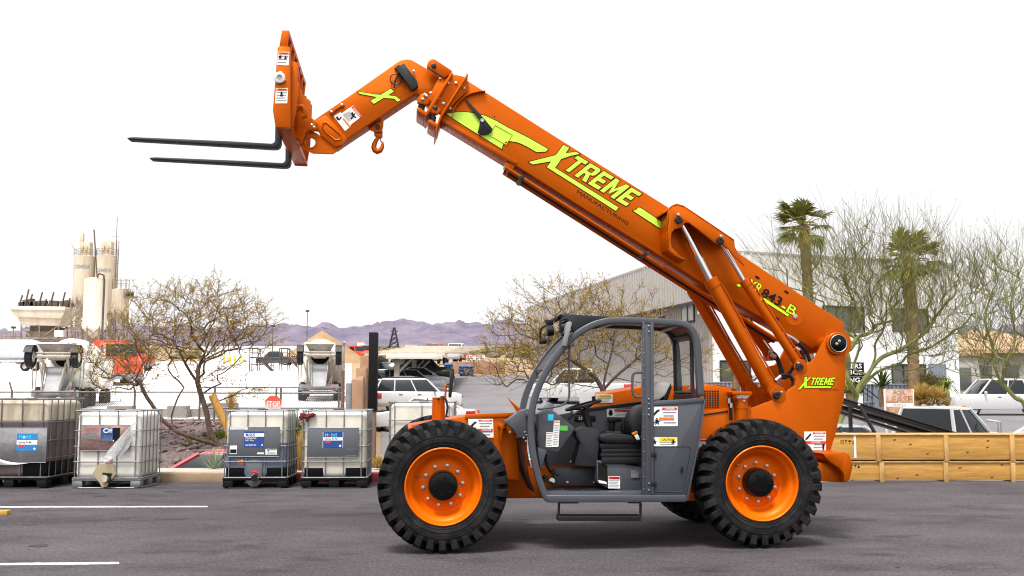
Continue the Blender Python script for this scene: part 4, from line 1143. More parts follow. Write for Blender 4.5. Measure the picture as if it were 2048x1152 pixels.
def ibc(u0, u1, v, w=None, D=1.0, H=1.27, rz=0., label='', zbase=0., y=None, tank='tank_white', fluid=None, fl=0., black=0., nb=4, cage='galvanised', pallet='pallet_black', plate_=None, z_ph=.17, side_bars=6, feet='block', bars_lower=None):
    if y is None:
        y = on_ground(u0, v).y
    a = at(u0, v, y); b = at(u1, v, y); W = (b.x-a.x)
    ro = empty('liquid_container', ((a.x+b.x)/2, y, zbase), R(rz), label, 'liquid container', 'caged liquid containers standing along the kerb')
    h0 = z_ph
    # pallet
    m = MB()
    m.bb(-W/2, W/2, 0, D, h0-.035, h0-.002, .006)
    for fx in ((-W/2, -W/2+.17), (W/2-.17, W/2)) + (((-.085, .085),) if feet == 'block3' else ()):
        for fy in ((0, .16), (D/2-.08, D/2+.08), (D-.16, D)):
            m.bb(fx[0], fx[1], fy[0]+.002, fy[1], .015, h0-.03, .02)
    for fx in (-W/2+.085, W/2-.085, 0): m.bb(fx-.05, fx+.05, 0.02, D-.02, 0.0, .016, .003)
    m.tube([(-W/2+.1, .01, .012), (W/2-.1, .01, .012)], .010, 6); m.tube([(W/2-.01, .05, .012), (W/2-.01, D-.05, .012)], .010, 6)
    m.build('pallet', pallet, ro)
    # tank
    g = .030
    m = MB(); rbox(m, -W/2+g, W/2-g, g, D-g, h0, H-.035, .09); tk = m.build('tank', tank, ro)
    m = MB(); m.cyl((0, D/2, H-.05), (0, D/2, H+.004), .09, n=20); m.build('cap', 'black_plastic', tk)
    if fluid:
        m = MB(); rbox(m, -W/2+g-.003, W/2-g+.003, g-.003, D-g+.003, h0-.001, h0+fl, .088)
        if fl > .2:
            bmesh.ops.bisect_plane(m.bm, geom=m.bm.verts[:]+m.bm.edges[:]+m.bm.faces[:], plane_co=(0, 0, h0+fl-.09), plane_no=(0, 0, 1), clear_outer=True)
        m.build('liquid', fluid, tk)
    if black:  # flat black bands low on the tank, front and right side
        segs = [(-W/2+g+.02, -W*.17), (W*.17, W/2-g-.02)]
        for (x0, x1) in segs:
            m = MB(); m.bb(x0, x1, g-.006, g+.05, h0+.004, h0+black, .004); m.build('base_black_panel', 'liquid_black', ro)
        m = MB(); m.bb(W/2-g-.05, W/2-g+.006, .06, D-.06, h0+.004, h0+black, .004); m.build('base_black_panel', 'liquid_black', ro)
    # cage
    m = MB(); r = .0095
    zs = [h0+.01, h0+(H-h0)*.245, h0+(H-h0)*.47, h0+(H-h0)*.70, H-.012]
    for i, z in enumerate(zs):
        q = [(-W/2+.03, 0, z), (W/2-.03, 0, z), (W/2, .03, z), (W/2, D-.03, z), (W/2-.03, D, z), (-W/2+.03, D, z), (-W/2, D-.03, z), (-W/2, .03, z)]
        m.tube(q, r*1.35 if i in (0, 4) else r, 8, closed=True)
    xs = [-W/2+W*(.09+.82*i/(nb-1)) for i in range(nb)]
    for x in xs: 
        m.tube([(x, .012, h0), (x, .012, H-.01)], r*.95, 6); m.tube([(x, D-.012, h0), (x, D-.012, H-.01)], r*.95, 6)
        for z in zs[1:4]: m.box((x, .004, z), (.03, .018, .018), bevel=.004)
    for i in range(side_bars):
        yy = D*(.07+.86*i/(side_bars-1))
        for sx in (-1, 1): m.tube([(sx*(W/2-.012), yy, h0), (sx*(W/2-.012), yy, H-.01)], r*.95, 6)
    m.build('cage', cage, ro)
    return ro, W, h0, H
def panel(ro, x0, x1, z0, z1, y, m, name='label_plate', rim=True):
    b = MB(); b.bb(x0, x1, y-.004, y, z0, z1, .0015)
    o = b.build(name, m, ro)
    if rim:
        b = MB(); b.tube([(x0, y-.004, z0), (x1, y-.004, z0), (x1, y-.004, z1), (x0, y-.004, z1)], .004, 6, closed=True); b.build('rim', 'galvanised', o)
    return o
class Sheet:
    """a printed label on a front face, authored in 0..1 (x right, y up)."""
    def __init__(self, par, x0, x1, z0, z1, y, base, name='label'):
        self.p = (x0, x1, z0, z1, y); self.par = par
        b = MB(); b.bb(x0, x1, y-.002, y, z0, z1); self.o = b.build(name, base, par, smooth=False)
    def pt(self, x, z, d): x0, x1, z0, z1, y = self.p; return Vector((x0+(x1-x0)*x, y-.002-d, z0+(z1-z0)*z))
    def rect(self, x0, z0, x1, z1, m, d=.002, name='print'):
        b = MB(); b.faces([self.pt(x0, z0, d), self.pt(x1, z0, d), self.pt(x1, z1, d), self.pt(x0, z1, d)], [(0, 1, 2, 3)]); b.build(name, m, self.o if self.par.parent is None else self.par, smooth=False); return self
    def text(self, s, x0, z0, x1, z1, m, d=.004, bold=.01):
        b = MB(); o = self.pt(x0, z0, d); put_text(b, s, o, self.pt(x1, z0, d)-o, self.pt(x0, z1, d)-o, bold); b.build('lettering', m, self.o if self.par.parent is None else self.par, smooth=False); return self
    def disc(self, x, z, r, m, d=.003):
        x0, x1, z0, z1, y = self.p; b = MB(); c = self.pt(x, z, d); b.faces([c+Vector((r*math.cos(a), 0, r*math.sin(a))) for a in [i*math.pi/10 for i in range(20)]], [tuple(range(20))]); b.build('print', m, self.o if self.par.parent is None else self.par, smooth=False); return self
def mobil(S, s, x0, z0, x1, z1, m, om='valve_red'):
    """the oil maker's word with its red o."""
    w = x1-x0
    S.text('M', x0, z0, x0+w*.27, z1, m, bold=.02); S.text('o', x0+w*.30, z0, x0+w*.50, z0+(z1-z0)*.75, om, bold=.02); S.text('bil', x0+w*.54, z0, x1, z1+(z1-z0)*.02, m, bold=.02)
# 1: the big dirty one at the frame's left
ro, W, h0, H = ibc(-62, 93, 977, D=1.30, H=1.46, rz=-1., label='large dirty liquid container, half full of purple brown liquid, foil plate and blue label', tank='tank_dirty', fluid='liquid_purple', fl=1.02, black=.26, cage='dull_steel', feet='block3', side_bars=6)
P_ = panel(ro, -W/2+.02, W/2-.02, .42, .98, -.012, 'plate_foil')
S = Sheet(ro, .12, .46, .61, .89, -.017, 'label_sky')
S.rect(0, .36, 1, .62, 'sticker_white'); S.text('Univis N 46', .08, .43, .72, .56, 'decal_black'); mobil(S, 'Mobil', .12, .70, .68, .92, 'sticker_blue', 'sticker_white'); S.rect(.1, .2, .38, .33, 'sticker_red'); S.disc(.88, .12, .018, 'sticker_white')
b = MB(); n = 12; vs = []; 
for i in range(n+1):
    for j in range(5):
        t = i/n; s = j/4; vs.append((-.75+t*1.1, -.03-.03*math.sin(t*9+s*4)*(1-t)-.02, .40+(.30*(1-t)**1.4)*s+.02*math.sin(t*7)))
b.faces(vs, [(i*5+j, i*5+j+1, i*5+j+6, i*5+j+5) for i in range(n) for j in range(4)])
b.build('torn_wrap', 'film_dense', ro)
# 2: white, galvanised pallet
ro2, W, h0, H = ibc(143, 280, 977, D=1.02, H=1.27, rz=.6, label='all white liquid container on a galvanised pallet with coppery plate and torn plastic bag', tank='tank_white', cage='galvanised', pallet='galvanised', z_ph=.155, feet='block')
P_ = panel(ro2, -W/2+.12, W/2-.19, .61, 1.03, -.012, 'plate_copper')
S = Sheet(ro2, -W/2+.45, -W/2+.76, .755, .985, -.017, 'label_blue')
S.text('C', .12, .62, .36, .97, 'sticker_white', bold=.03); S.text('DEF', .38, .66, .60, .93, 'sticker_white', bold=.03); S.rect(.64, .0, 1, 1, 'decal_black', .0015); S.rect(.02, .02, .62, .45, 'label_dark', .002); S.disc(.68, .08, .012, 'sticker_white')
b = MB(); b.bb(-W/2+.19, -W/2+.38, -.018, -.0165, .80, .90); b.build('faded_label', 'plate_foil', ro2)
S = Sheet(ro2, -W/2+.515, -W/2+.64, .41, .53, .018, 'sticker_white', 'hazard_label'); S.rect(.5, .1, 1, .55, 'valve_red'); S.rect(.05, .1, .4, .3, 'decal_black'); S.rect(.05, .5, .4, .7, 'decal_black')
m = MB(); q = [(-.19, -.008, .24), (-.10, -.008, .395), (.13, -.008, .395), (.20, -.008, .24), (.10, -.02, .11), (.06, -.03, .03), (-.02, -.03, .02), (-.06, -.03, .09)]
m.prism([Vector((x-.03, y-.006, z)) for x, y, z in q], [Vector((x-.03, y, z)) for x, y, z in q], 0); m.build('valve_guard', 'shield_tan', ro2)
m = MB(); m.cyl((0.01, -.02, .165), (.01, -.12, .165), .055, n=18); v_ = m.build('valve', 'tank_dirty', ro2)
m = MB(); m.box((.05, -.09, .24), (.16, .03, .035), ry=.1, bevel=.01); m.tube([(.05, -.08, .165+.06), (.095, -.08, .2), (.1, -.08, .15), (.07, -.08, .10)], .018, 8); m.build('valve_handle', 'black_plastic', v_)
# 3: blue-grey liquid, grey plate
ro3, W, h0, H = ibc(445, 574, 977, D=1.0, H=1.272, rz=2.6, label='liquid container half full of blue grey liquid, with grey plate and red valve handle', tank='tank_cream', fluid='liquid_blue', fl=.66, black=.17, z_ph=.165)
P_ = panel(ro3, -W/2+.085, W/2-.14, .515, .995, -.012, 'plate_grey')
S = Sheet(ro3, -W/2+.335, -W/2+.66, .67, .925, -.017, 'label_blue')
S.rect(0, .66, 1, .88, 'sticker_white'); mobil(S, 'Mobil', .09, .69, .52, .87, 'label_blue'); S.text('Mobilube', .08, .53, .62, .63, 'sticker_white'); S.text('HD Plus', .08, .38, .5, .48, 'sticker_white'); S.text('SAE 80W-90', .08, .07, .62, .18, 'sticker_white'); S.rect(.88, .08, .94, .18, 'sticker_white')
S = Sheet(ro3, -W/2+.105, -W/2+.39, .955, .99, -.017, 'sticker_white', 'address_label'); S.rect(.08, .25, .12, .8, 'print_grey'); S.rect(.2, .3, .85, .45, 'print_grey')
S = Sheet(ro3, -W/2+.11, -W/2+.225, .56, .695, -.017, 'sticker_white', 'paper_label'); S.rect(.06, .1, .94, .55, 'decal_black')
S = Sheet(ro3, W/2-.365, W/2-.18, .545, .64, -.017, 'sticker_white', 'supplier_label'); S.rect(.1, .78, .98, .98, 'sticker_green'); S.disc(.25, .72, .016, 'label_sky'); S.rect(.1, .1, .9, .2, 'print_grey'); S.rect(.1, .3, .9, .4, 'print_grey')
b = MB(); b.bb(W/2-.5, W/2-.39, -.019, -.017, .555, .582); b.build('small_label', 'sticker_white', ro3)
S = Sheet(ro3, -W/2+.235, -W/2+.325, .385, .465, .02, 'sticker_orange', 'hazard_label'); S.rect(.55, .5, .95, .95, 'sticker_white'); S.rect(.1, .15, .5, .3, 'valve_red')
m = MB(); q = [(-.135, .165), (-.135, .40), (-.09, .455), (.0, .475), (.09, .455), (.135, .40), (.135, .165), (.10, .075), (.05, .03), (-.05, .03), (-.10, .075)]
m.prism([Vector((x-.02, .004, z)) for x, z in q], [Vector((x-.02, .018, z)) for x, z in q], .003); m.build('valve_guard', 'plate_grey', ro3)
m = MB(); m.cyl((-.01, .02, .17), (-.01, -.08, .17), .045, n=18); v_ = m.build('valve', 'black_plastic', ro3)
m = MB(); m.lathe([(.062, .0), (.064, -.02), (.05, -.025)], 20, c=(.02, -.01, .20)); m.build('valve_ring', 'galvanised', v_)
m = MB(); q = [(-.04, .245), (.0, .255), (.09, .24), (.1, .255), (.09, .262), (0, .30), (-.035, .29)]; m.prism([Vector((x, -.10, z)) for x, z in q], [Vector((x, -.07, z)) for x, z in q], .006); m.build('valve_handle', 'valve_red', v_)
# 4: cream, empty
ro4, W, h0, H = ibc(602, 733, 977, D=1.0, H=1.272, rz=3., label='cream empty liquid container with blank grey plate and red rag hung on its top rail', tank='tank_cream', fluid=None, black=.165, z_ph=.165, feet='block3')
P_ = panel(ro4, -W/2+.10, W/2-.14, .505, .985, -.012, 'plate_grey')
S = Sheet(ro4, -W/2+.345, -W/2+.675, .66, .915, -.017, 'label_blue')
S.rect(0, .46, 1, .66, 'sticker_white'); S.text('Univis N 46', .1, .51, .72, .62, 'decal_black'); mobil(S, 'Mobil', .11, .70, .68, .93, 'sticker_blue'); S.rect(.12, .29, .38, .41, 'sticker_red'); S.disc(.86, .12, .018, 'sticker_white'); S.rect(0, 0, .02, 1, 'sticker_white'); S.rect(.98, 0, 1, 1, 'sticker_white')
b = MB(); b.tube([(W/2-.34, -.017, .53), (W/2-.16, -.017, .53), (W/2-.16, -.017, .635), (W/2-.34, -.017, .635)], .002, 4, closed=True); b.build('label_pocket', 'galvanised', ro4)
# 5: behind the far front wheel
ro5, W, h0, H = ibc(776, 909, 940, D=1.0, H=1.27, rz=1., label='cream liquid container without a label, standing behind the far front tyre', zbase=.155, y=18.25-.15, tank='tank_cream', nb=3, z_ph=.16)
ro5.location.z = .126
# bag and rag
b = MB(); vs = []; n, k = 16, 12
for i in range(n+1):
    t = i/n
    for j in range(k):
        a = 2*math.pi*j/k
        wd = .018+.17*t**.8*(1-.35*max(0, t-.75)/.25); dp = .012+.05*t
        cx = .20-.36*t**.9; zz = 1.075-.60*t
        fold = 1+.22*math.sin(5*a+t*3)+.12*math.sin(9*a)
        vs.append((cx+wd*fold*math.cos(a), -.075-dp*(1+.8*math.sin(a*3+t*5)*.5)*math.sin(a)-.02*t, zz+.05*math.cos(a)*t+.01*math.sin(7*a)))
b.faces(vs, [(i*k+j, i*k+(j+1) % k, (i+1)*k+(j+1) % k, (i+1)*k+j) for i in range(n) for j in range(k)])
o = b.build('plastic_bag', 'film'); o.location = ro2.location; o.location.x += .28; tag(o, 'torn clear plastic bag hanging down the front of the white container', 'plastic bag')
b = MB()
for (cx, cz, sx, sz, a) in ((-.06, -.02, .07, .045, .5), (.06, -.012, .075, .035, -.25), (0, -.055, .03, .06, .1), (-.1, -.035, .035, .05, .3)):
    t = bmesh.new(); bmesh.ops.create_icosphere(t, subdivisions=3, radius=1., matrix=Matrix.Translation((cx, 0, cz)) @ Matrix.Rotation(a, 4, 'Y') @ Matrix.Diagonal((sx, .045, sz, 1)))
    for v in t.verts: v.co += Vector((noise.noise(v.co*40), noise.noise(v.co*40+Vector((9, 0, 0))), noise.noise(v.co*38+Vector((0, 7, 0)))))*.018
    b._join(t)
o = b.build('rag', 'rag'); q = at(615, 829, ro4.location.y-.03); o.location = q; tag(o, 'crumpled dark red rag over the top rail of the cream container', 'rag')
# timber end at the left edge
mat('timber_yellow', (.55, .32, .07), .7, var=.3, scale=5, stretch=(1, 12, 12))
m = MB(); q = on_ground(13, 1031); m.box((0, 0, .03), (1.2, .12, .06), bevel=.004)
o = m.build('timber', 'timber_yellow'); o.location = (q.x-.6, q.y+.06, 0); tag(o, 'yellow timber end lying on the asphalt at the left edge', 'timber')
# ================================================================ crates
mat('plywood', (.52, .28, .06), .75, col2=(.34, .16, .03), scale=1.6, stretch=(.8, 3, 9), bump=.35, bscale=14, lo=.3, hi=.6, detail=10)
mat('plywood_pale', (.55, .34, .12), .75, col2=(.37, .20, .06), scale=2, stretch=(3, 3, 1), bump=.1)
mat('knot', (.13, .06, .02), .8)
mat('strap_white', (.75, .75, .75), .5)
YCR = on_ground(1850, 964).y
def crate(u0, length, z0, H, D, label, us, marks=(), strap=None, knots=()):
    x0 = at(u0, 900, YCR).x
    ro = empty('shipping_crate', (x0+length/2, YCR, z0), 0, label, 'crate', 'long plywood crates stacked on the asphalt')
    Lh = length/2
    m = MB(); m.bb(-Lh, Lh, .022, .034, .03, H-.02, .002); m.build('side_panel', 'plywood', ro)
    m = MB(); m.bb(-Lh, Lh, D-.034, D-.022, .075, H-.02, .002); m.build('side_panel', 'plywood', ro)
    for sx in (-1, 1):
        m = MB(); m.bb(sx*Lh, sx*(Lh-.012), .035, D-.035, .075, H-.02, .002); m.build('end_panel', 'plywood', ro)
    m = MB(); m.bb(-Lh-.01, Lh+.01, .0, D, H-.019, H, .003); m.build('lid', 'plywood_pale', ro)
    m = MB(); m.bb(-Lh, Lh, .036, D-.036, .055, .075, .003)
    m.build('floor_board', 'plywood_pale', ro)
    for u in us:
        x = at(u, 900, YCR).x-ro.location.x
        if abs(x) > Lh: continue
        m = MB(); m.bb(x-.040, x+.040, -.016, .021, .0, H-.02, .004); m.build('batten', 'plywood_pale', ro)
        m = MB(); m.bb(x-.036, x+.036, .036, D-.036, .0, .054, .004); m.build('skid', 'plywood_pale', ro)
    if strap:
        x = at(strap, 900, YCR).x-ro.location.x
        m = MB(); m.bb(x-.02, x+.02, .016, .021, .06, H-.02); m.bb(x-.02, x+.02, .0, D, H+.0005, H+.004); m.build('strap', 'strap_white', ro, smooth=False)
    for (u, v) in knots:
        q = at(u, v, YCR); m = MB(); m.faces([(q.x-ro.location.x+.028*math.cos(a)*(1+.3*math.sin(2*a)), .0205, q.z-z0+.016*math.sin(a)) for a in [i*math.pi/8 for i in range(16)]], [tuple(range(16))]); m.build('knot', 'knot', ro, smooth=False)
    return ro
HC = at(1850, 923, YCR).z; HT = at(1850, 868.5, YCR).z
lo_ = crate(1672, 5.2, 0, HC, .62, 'lower of the two long plywood crates, directly on the asphalt', (1762, 1890, 2024, 2150), knots=((2005, 930), (1835, 950), (1921, 936), (1796, 957), (1985, 955)))
up_ = crate(1664, 5.2, HC+.0005, HT-HC, .62, 'upper of the two long plywood crates, with a white strap near its stencils', (1757, 1893, 2025, 2150), strap=1711, knots=((1977, 882), (1976, 895), (1856, 908), (1822, 889), (1936, 905), (1790, 880)))
def stencils(ro, z0, u0, v0, s):
    mb = MB()
    def poly(pts):
        vs = [at(u0+x*s, v0+y*s, YCR+.02) for x, y in pts]
        mb.faces([(p.x-ro.location.x, .0195, p.z-z0) for p in vs], [tuple(range(len(vs)))[::-1]])
    poly([(0, 2), (2, 0), (4, 2), (3, 2), (3, 10), (1, 10), (1, 2)]); poly([(5, 2), (7, 0), (9, 2), (8, 2), (8, 10), (6, 10), (6, 2)]); 
    poly([(12, 0), (16, 0), (15.5, 4), (14.5, 5.5), (14.5, 9), (16, 10), (12, 10), (13.5, 9), (13.5, 5.5), (12.5, 4)])
    poly([(19, 5), (20, 2), (22, 1), (24, 1), (26, 2), (27, 5), (23.6, 4), (23.6, 10), (22.4, 10), (22.4, 4)])
    poly([(29, 8), (31, 4), (30, 2), (32, 1), (33, 4), (35, 5), (36, 8), (33, 10), (30, 10)])
    mb.build('stencil_mark', 'decal_black', ro, smooth=False)
stencils(up_, HC+.0005, 1680.5, 879.5, .82); stencils(lo_, 0, 1694, 929, .72)
# steel ramp leaning over the crates
mat('ramp_black', (.020, .020, .021), .5, var=.3, scale=8)
mat('ramp_grey', (.075, .075, .078), .6, var=.3, scale=6)
YR = 19.0
ro = empty('steel_ramp', at(1790, 868, YR), 0, 'pair of long dark steel channels sloping down behind the plywood crates on a strut', 'steel ramp')
def beam(p, q, w, h, name, mt, y):
    a, b = at(*p, y)-ro.location, at(*q, y)-ro.location
    d = (b-a).normalized(); n = Vector((-d.z, 0, d.x)); 
    m = MB()
    for (o0, o1, yy0, yy1) in ((0, .02, -w/2, w/2), (h-.02, h, -w/2, w/2), (.02, h-.02, -.012, .012)):
        q4 = [a+n*o0, b+n*o0, b+n*o1, a+n*o1]
        m.prism([v+Vector((0, yy0, 0)) for v in q4], [v+Vector((0, yy1, 0)) for v in q4], .002)
    m.build(name, mt, ro)
beam((1660, 801), (1918, 880), .12, .12, 'channel', 'ramp_black', YR)
beam((1660, 814), (1930, 893), .12, .10, 'channel', 'ramp_black', YR+.35)
beam((1660, 822), (1860, 884), .08, .07, 'rail', 'ramp_grey', YR+.6)
beam((1725, 868), (1756, 872), .05, .05, 'foot', 'ramp_black', YR-.1)
m = MB(); m.tube([at(1718, 809, YR-.1)-ro.location, at(1753, 872, YR-.1)-ro.location], .035, 8); m.build('strut', 'ramp_black', ro)
m = MB(); m.sphere(at(1718, 810, YR-.14)-ro.location, (.03, .03, .03)); m.build('pivot', 'steel', ro)
for x in (1700, 1900):
    m = MB(); a = at(x, 813 if x < 1800 else 874, YR+.2)-ro.location; m.tube([a, Vector((a.x, a.y, -.6-ro.location.z))], .04, 8); m.build('support_leg', 'ramp_black', ro)
# ================================================================ vehicles
mat('car_white', (.56, .56, .56), .28, coat=.6, var=.04)
mat('car_white_dusty', (.66, .62, .55), .5, var=.12, scale=2)
mat('car_silver', (.42, .43, .45), .3, metal=.4, coat=.6, var=.05)
mat('car_grey', (.085, .082, .085), .3, coat=.6, var=.08)
mat('car_black', (.012, .013, .018), .22, coat=.6, var=.05)
mat('car_red', (.42, .035, .06), .25, coat=.8, var=.05)
mat('truck_red', (.62, .045, .012), .4, coat=.4, var=.15, scale=2)
mat('auto_glass', (.016, .019, .022), .08, var=.05, spec=.35, rvar=.03)
mat('auto_glass_green', (.05, .16, .11), .06, var=.05, spec=.35, rvar=.03)
mat('tail_red', (.45, .012, .02), .25, coat=.6)
mat('lamp_clear', (.6, .6, .6), .15)
mat('rim_silver', (.45, .45, .46), .35, metal=.8, var=.1)
mat('trim_black', (.02, .02, .021), .6, var=.1)
mat('beige_trim', (.30, .25, .19), .5, var=.1)
def car(loc, heading, label, cat, body='car_white', kind='suv', Lc=4.6, Wc=1.82, H=1.75, group=None, rails=False, lower=None, name='parked_car', glass='auto_glass', cabx=None):
    """heading: direction the nose points, degrees counter-clockwise from +X."""
    ro = empty(name, loc, R(heading), label, cat, group)
    # side profile, x: nose = +L/2
    hl = Lc/2
    gc = .22 if kind == 'sedan' else .32   # clearance
    belt = {'sedan': .95, 'suv': 1.08, 'pickup': 1.12}[kind]*H/{'sedan': 1.45, 'suv': 1.75, 'pickup': 1.9}[kind]
    hood = belt-.06
    if kind == 'sedan':
        prof = [(hl-.02, gc+.05), (hl, gc+.3), (hl-.08, hood-.22), (hl-.45, hood-.08), (hl-1.25, belt-.02), (-hl+1.0, belt+.02), (-hl+.15, belt-.02), (-hl, belt-.2), (-hl+.02, gc+.1), (-hl+.25, gc), (hl-.25, gc)]
        base = (hl-1.15, -hl+.75); top = (hl-1.95, -hl+1.55)
    elif kind == 'suv':
        prof = [(hl-.02, gc+.05), (hl, gc+.35), (hl-.06, hood-.1), (hl-.3, hood), (hl-1.25, belt), (-hl+.06, belt+.02), (-hl, belt-.25), (-hl+.02, gc+.1), (-hl+.25, gc), (hl-.25, gc)]
        base = (hl-1.2, -hl+.05); top = (hl-1.85, -hl+.35)
    else:
        prof = [(hl-.02, gc+.05), (hl, gc+.4), (hl-.04, hood-.05), (hl-.2, hood), (hl-1.35, belt), (-hl+.03, belt+.0), (-hl, belt-.1), (-hl+.02, gc+.15), (-hl+.2, gc+.05), (hl-.25, gc)]
        base = (hl-1.3, -hl+2.0); top = (hl-2.0, -hl+2.25)
    if cabx: base, top = (hl+cabx[0], hl+cabx[1]), (hl+cabx[2], hl+cabx[3])
    w = Wc/2
    # body shell with tumblehome and rounded plan: loft of three widths
    m = MB()
    t = bmesh.new()
    rows = []
    for yy, ins in ((-w, .05), (-w+.10, .0), (w-.10, .0), (w, .05)):
        rows.append([t.verts.new((x-math.copysign(ins*1.6, x), yy, max(gc, z-ins*.8 if z > belt*.8 else z))) for x, z in prof])
    n = len(prof)
    t.faces.new(rows[0]); t.faces.new(rows[-1][::-1])
    for A, B in zip(rows, rows[1:]):
        for i in range(n): t.faces.new((A[(i+1) % n], A[i], B[i], B[(i+1) % n]))
    bmesh.ops.recalc_face_normals(t, faces=t.faces)
    bmesh.ops.bevel(t, geom=[e for e in t.edges if e.calc_face_angle(0) > .4], offset=.035, segments=2, profile=.5, affect='EDGES', clamp_overlap=True)
    m._join(t)
    if kind == 'pickup':   # bed: inner well shown by dark floor
        pass
    m.build('body', body, ro)
    if kind == 'pickup':
        m = MB(); m.bb(-hl+.08, base[1]-.12, -w+.1, w-.1, belt-.01, belt+.006, 0); m.build('bed_liner', 'trim_black', ro)
        m = MB()
        for s in (-1, 1): m.bb(-hl+.04, base[1]-.02, s*(w-.03), s*(w-.10), belt+.0, belt+.05, .01)
        m.build('bed_rail', body, ro)
    # greenhouse
    wb, wt = w-.06, w-.24
    z0, z1 = belt-.01, H-.05
    fr = [Vector((base[0], 0, z0)), Vector((base[1], 0, z0)), Vector((top[1], 0, z1)), Vector((top[0], 0, z1))]
    B_ = [Vector((base[0], -wb, z0)), Vector((base[1], -wb, z0)), Vector((base[1], wb, z0)), Vector((base[0], wb, z0))]
    T_ = [Vector((top[0], -wt, z1)), Vector((top[1], -wt, z1)), Vector((top[1], wt, z1)), Vector((top[0], wt, z1))]
    m = MB(); m.prism(T_, B_, .02); m.build('glazing', glass, ro)
    # roof panel
    m = MB(); t = bmesh.new(); rr = []
    for k, (gx, gz) in enumerate(((0., 0.), (.06, .035), (.14, .05))):
        rr.append([t.verts.new((v.x+(-1 if v.x > 0 and v.x == T_[0].x else 1)*gx*(2 if kind != 'suv' else 1.2), v.y*(1-gx*.9), v.z+gz+.002)) for v in T_])
    bt = [t.verts.new((v.x, v.y*1.012, v.z-.03)) for v in T_]
    rr.insert(0, bt)
    for A, B in zip(rr, rr[1:]):
        for i in range(4): t.faces.new((A[i], A[(i+1) % 4], B[(i+1) % 4], B[i]))
    t.faces.new(rr[-1]); bmesh.ops.recalc_face_normals(t, faces=t.faces); m._join(t); m.build('roof', body, ro)
    # pillars
    def lp(a, b, s): return a+(b-a)*s
    for i in range(4):
        m = MB(); a = B_[i]*1.0; b = T_[i]*1.0
        m.tube([a+Vector((0, 0, -.02)), b], [.055, .045], 6); m.build('pillar', body, ro)
    xs = [.36, .70] if kind == 'suv' else ([.48] if kind == 'sedan' else [.55])
    for s in xs:
        for sg in (0, 3):
            a = lp(B_[sg], B_[1 if sg == 0 else 2], s); b = lp(T_[sg], T_[1 if sg == 0 else 2], s)
            if kind == 'sedan': b = lp(T_[sg], T_[1 if sg == 0 else 2], s+.05)
            m = MB(); m.tube([a, b], .035, 6); m.build('pillar', body if kind != 'sedan' else 'trim_black', ro)
    # wheels with dark arches
    wr = .36 if kind != 'sedan' else .32
    ax = [hl-.92, -hl+.95] if kind != 'pickup' else [hl-.95, -hl+1.15]
    for x in ax:
        for s in (-1, 1):
            wh = empty('wheel', (x, s*(w-.02), wr), parent=ro)
            m = MB(); m.lathe([(wr*.62, -.012), (wr*.9, -.014), (wr, .03), (wr, .19), (wr*.9, .22), (.02, .22)], 24)
            if s > 0: m.xform(Matrix.Rotation(math.pi, 4, 'Z'))
            m.build('tyre', 'rubber', wh)
            m = MB(); m.lathe([(wr*.62, -.014), (wr*.58, .015), (wr*.25, .02), (wr*.2, .0), (.001, .0)], 20)
            for k in range(5):
                a = k*2*math.pi/5; m.box((wr*.38*math.cos(a), .006, wr*.38*math.sin(a)), (wr*.5, .02, wr*.16), ry=-a)
            if s > 0: m.xform(Matrix.Rotation(math.pi, 4, 'Z'))
            m.build('rim', 'rim_silver', wh)
            m = MB(); pts = [(x+(wr+.06)*math.cos(a), wr+(wr+.06)*math.sin(a)) for a in [math.pi*i/14 for i in range(15)]]
            yv = s*(w+.004)
            m.faces([Vector((px_, yv-s*.008, pz)) for px_, pz in pts]+[Vector((x+(wr+.06), yv-s*.008, gc)), Vector((x-(wr+.06), yv-s*.008, gc))], [tuple([*range(15), 16, 15])]); m.build('wheel_arch', 'trim_black', ro, smooth=False)
    # lamps, bumpers, handles, mirrors
    for s in (-1, 1):
        m = MB(); m.box((hl-.10, s*(w-.28), hood-.17), (.14, .34, .13), bevel=.03); m.build('headlight', 'lamp_clear', ro)
        m = MB(); m.box((-hl+.19, s*(w-.06), belt-(.22 if kind != 'sedan' else .14)), (.40, .18, .28 if kind != 'sedan' else .16), bevel=.03); m.build('taillight', 'tail_red', ro)
        m = MB(); m.box((base[0]-.25, s*(w+.08), belt+.06), (.10, .20, .14), bevel=.03); m.build('side_mirror', body if kind != 'suv' else 'trim_black', ro)
        for hx in (base[0]-1.0, base[0]-1.95):
            if hx > base[1]+.1:
                m = MB(); m.box((hx, s*(w+.008), belt-.16), (.18, .025, .035), bevel=.008); m.build('door_handle', body if kind == 'sedan' else 'trim_black', ro)
    m = MB(); m.box((hl-.05, 0, gc+.12), (.16, Wc-.14, .2), bevel=.05); m.build('bumper', lower or body, ro)
    m = MB(); m.box((-hl+.05, 0, gc+.15), (.16, Wc-.14, .22), bevel=.05); m.build('bumper', lower or ('trim_black' if kind != 'sedan' else body), ro)
    m = MB(); m.box((hl-.03, 0, hood-.22), (.06, Wc*.5, .16), bevel=.02); m.build('radiator_grille', 'trim_black', ro)
    if lower:
        for s in (-1, 1):
            m = MB(); m.box((0, s*(w+.0), gc+.10), (Lc-.4, .03, .2), bevel=.01); m.build('sill_trim', lower, ro)
    if rails:
        for s in (-1, 1):
            m = MB(); m.tube([(top[0]-.2, s*(wt-.1), H-.01), (top[0]-.3, s*(wt-.1), H+.05), (top[1]+.3, s*(wt-.1), H+.05), (top[1]+.2, s*(wt-.1), H-.01)], .02, 6); m.build('roof_rail', 'trim_black', ro)
    return ro
def gz(u, y, dz=0.):
    x = (u-1024)/2000*y*1.0
    p = at(u, 780, y); return (p.x, y, TZ(p.x, y)+dz)
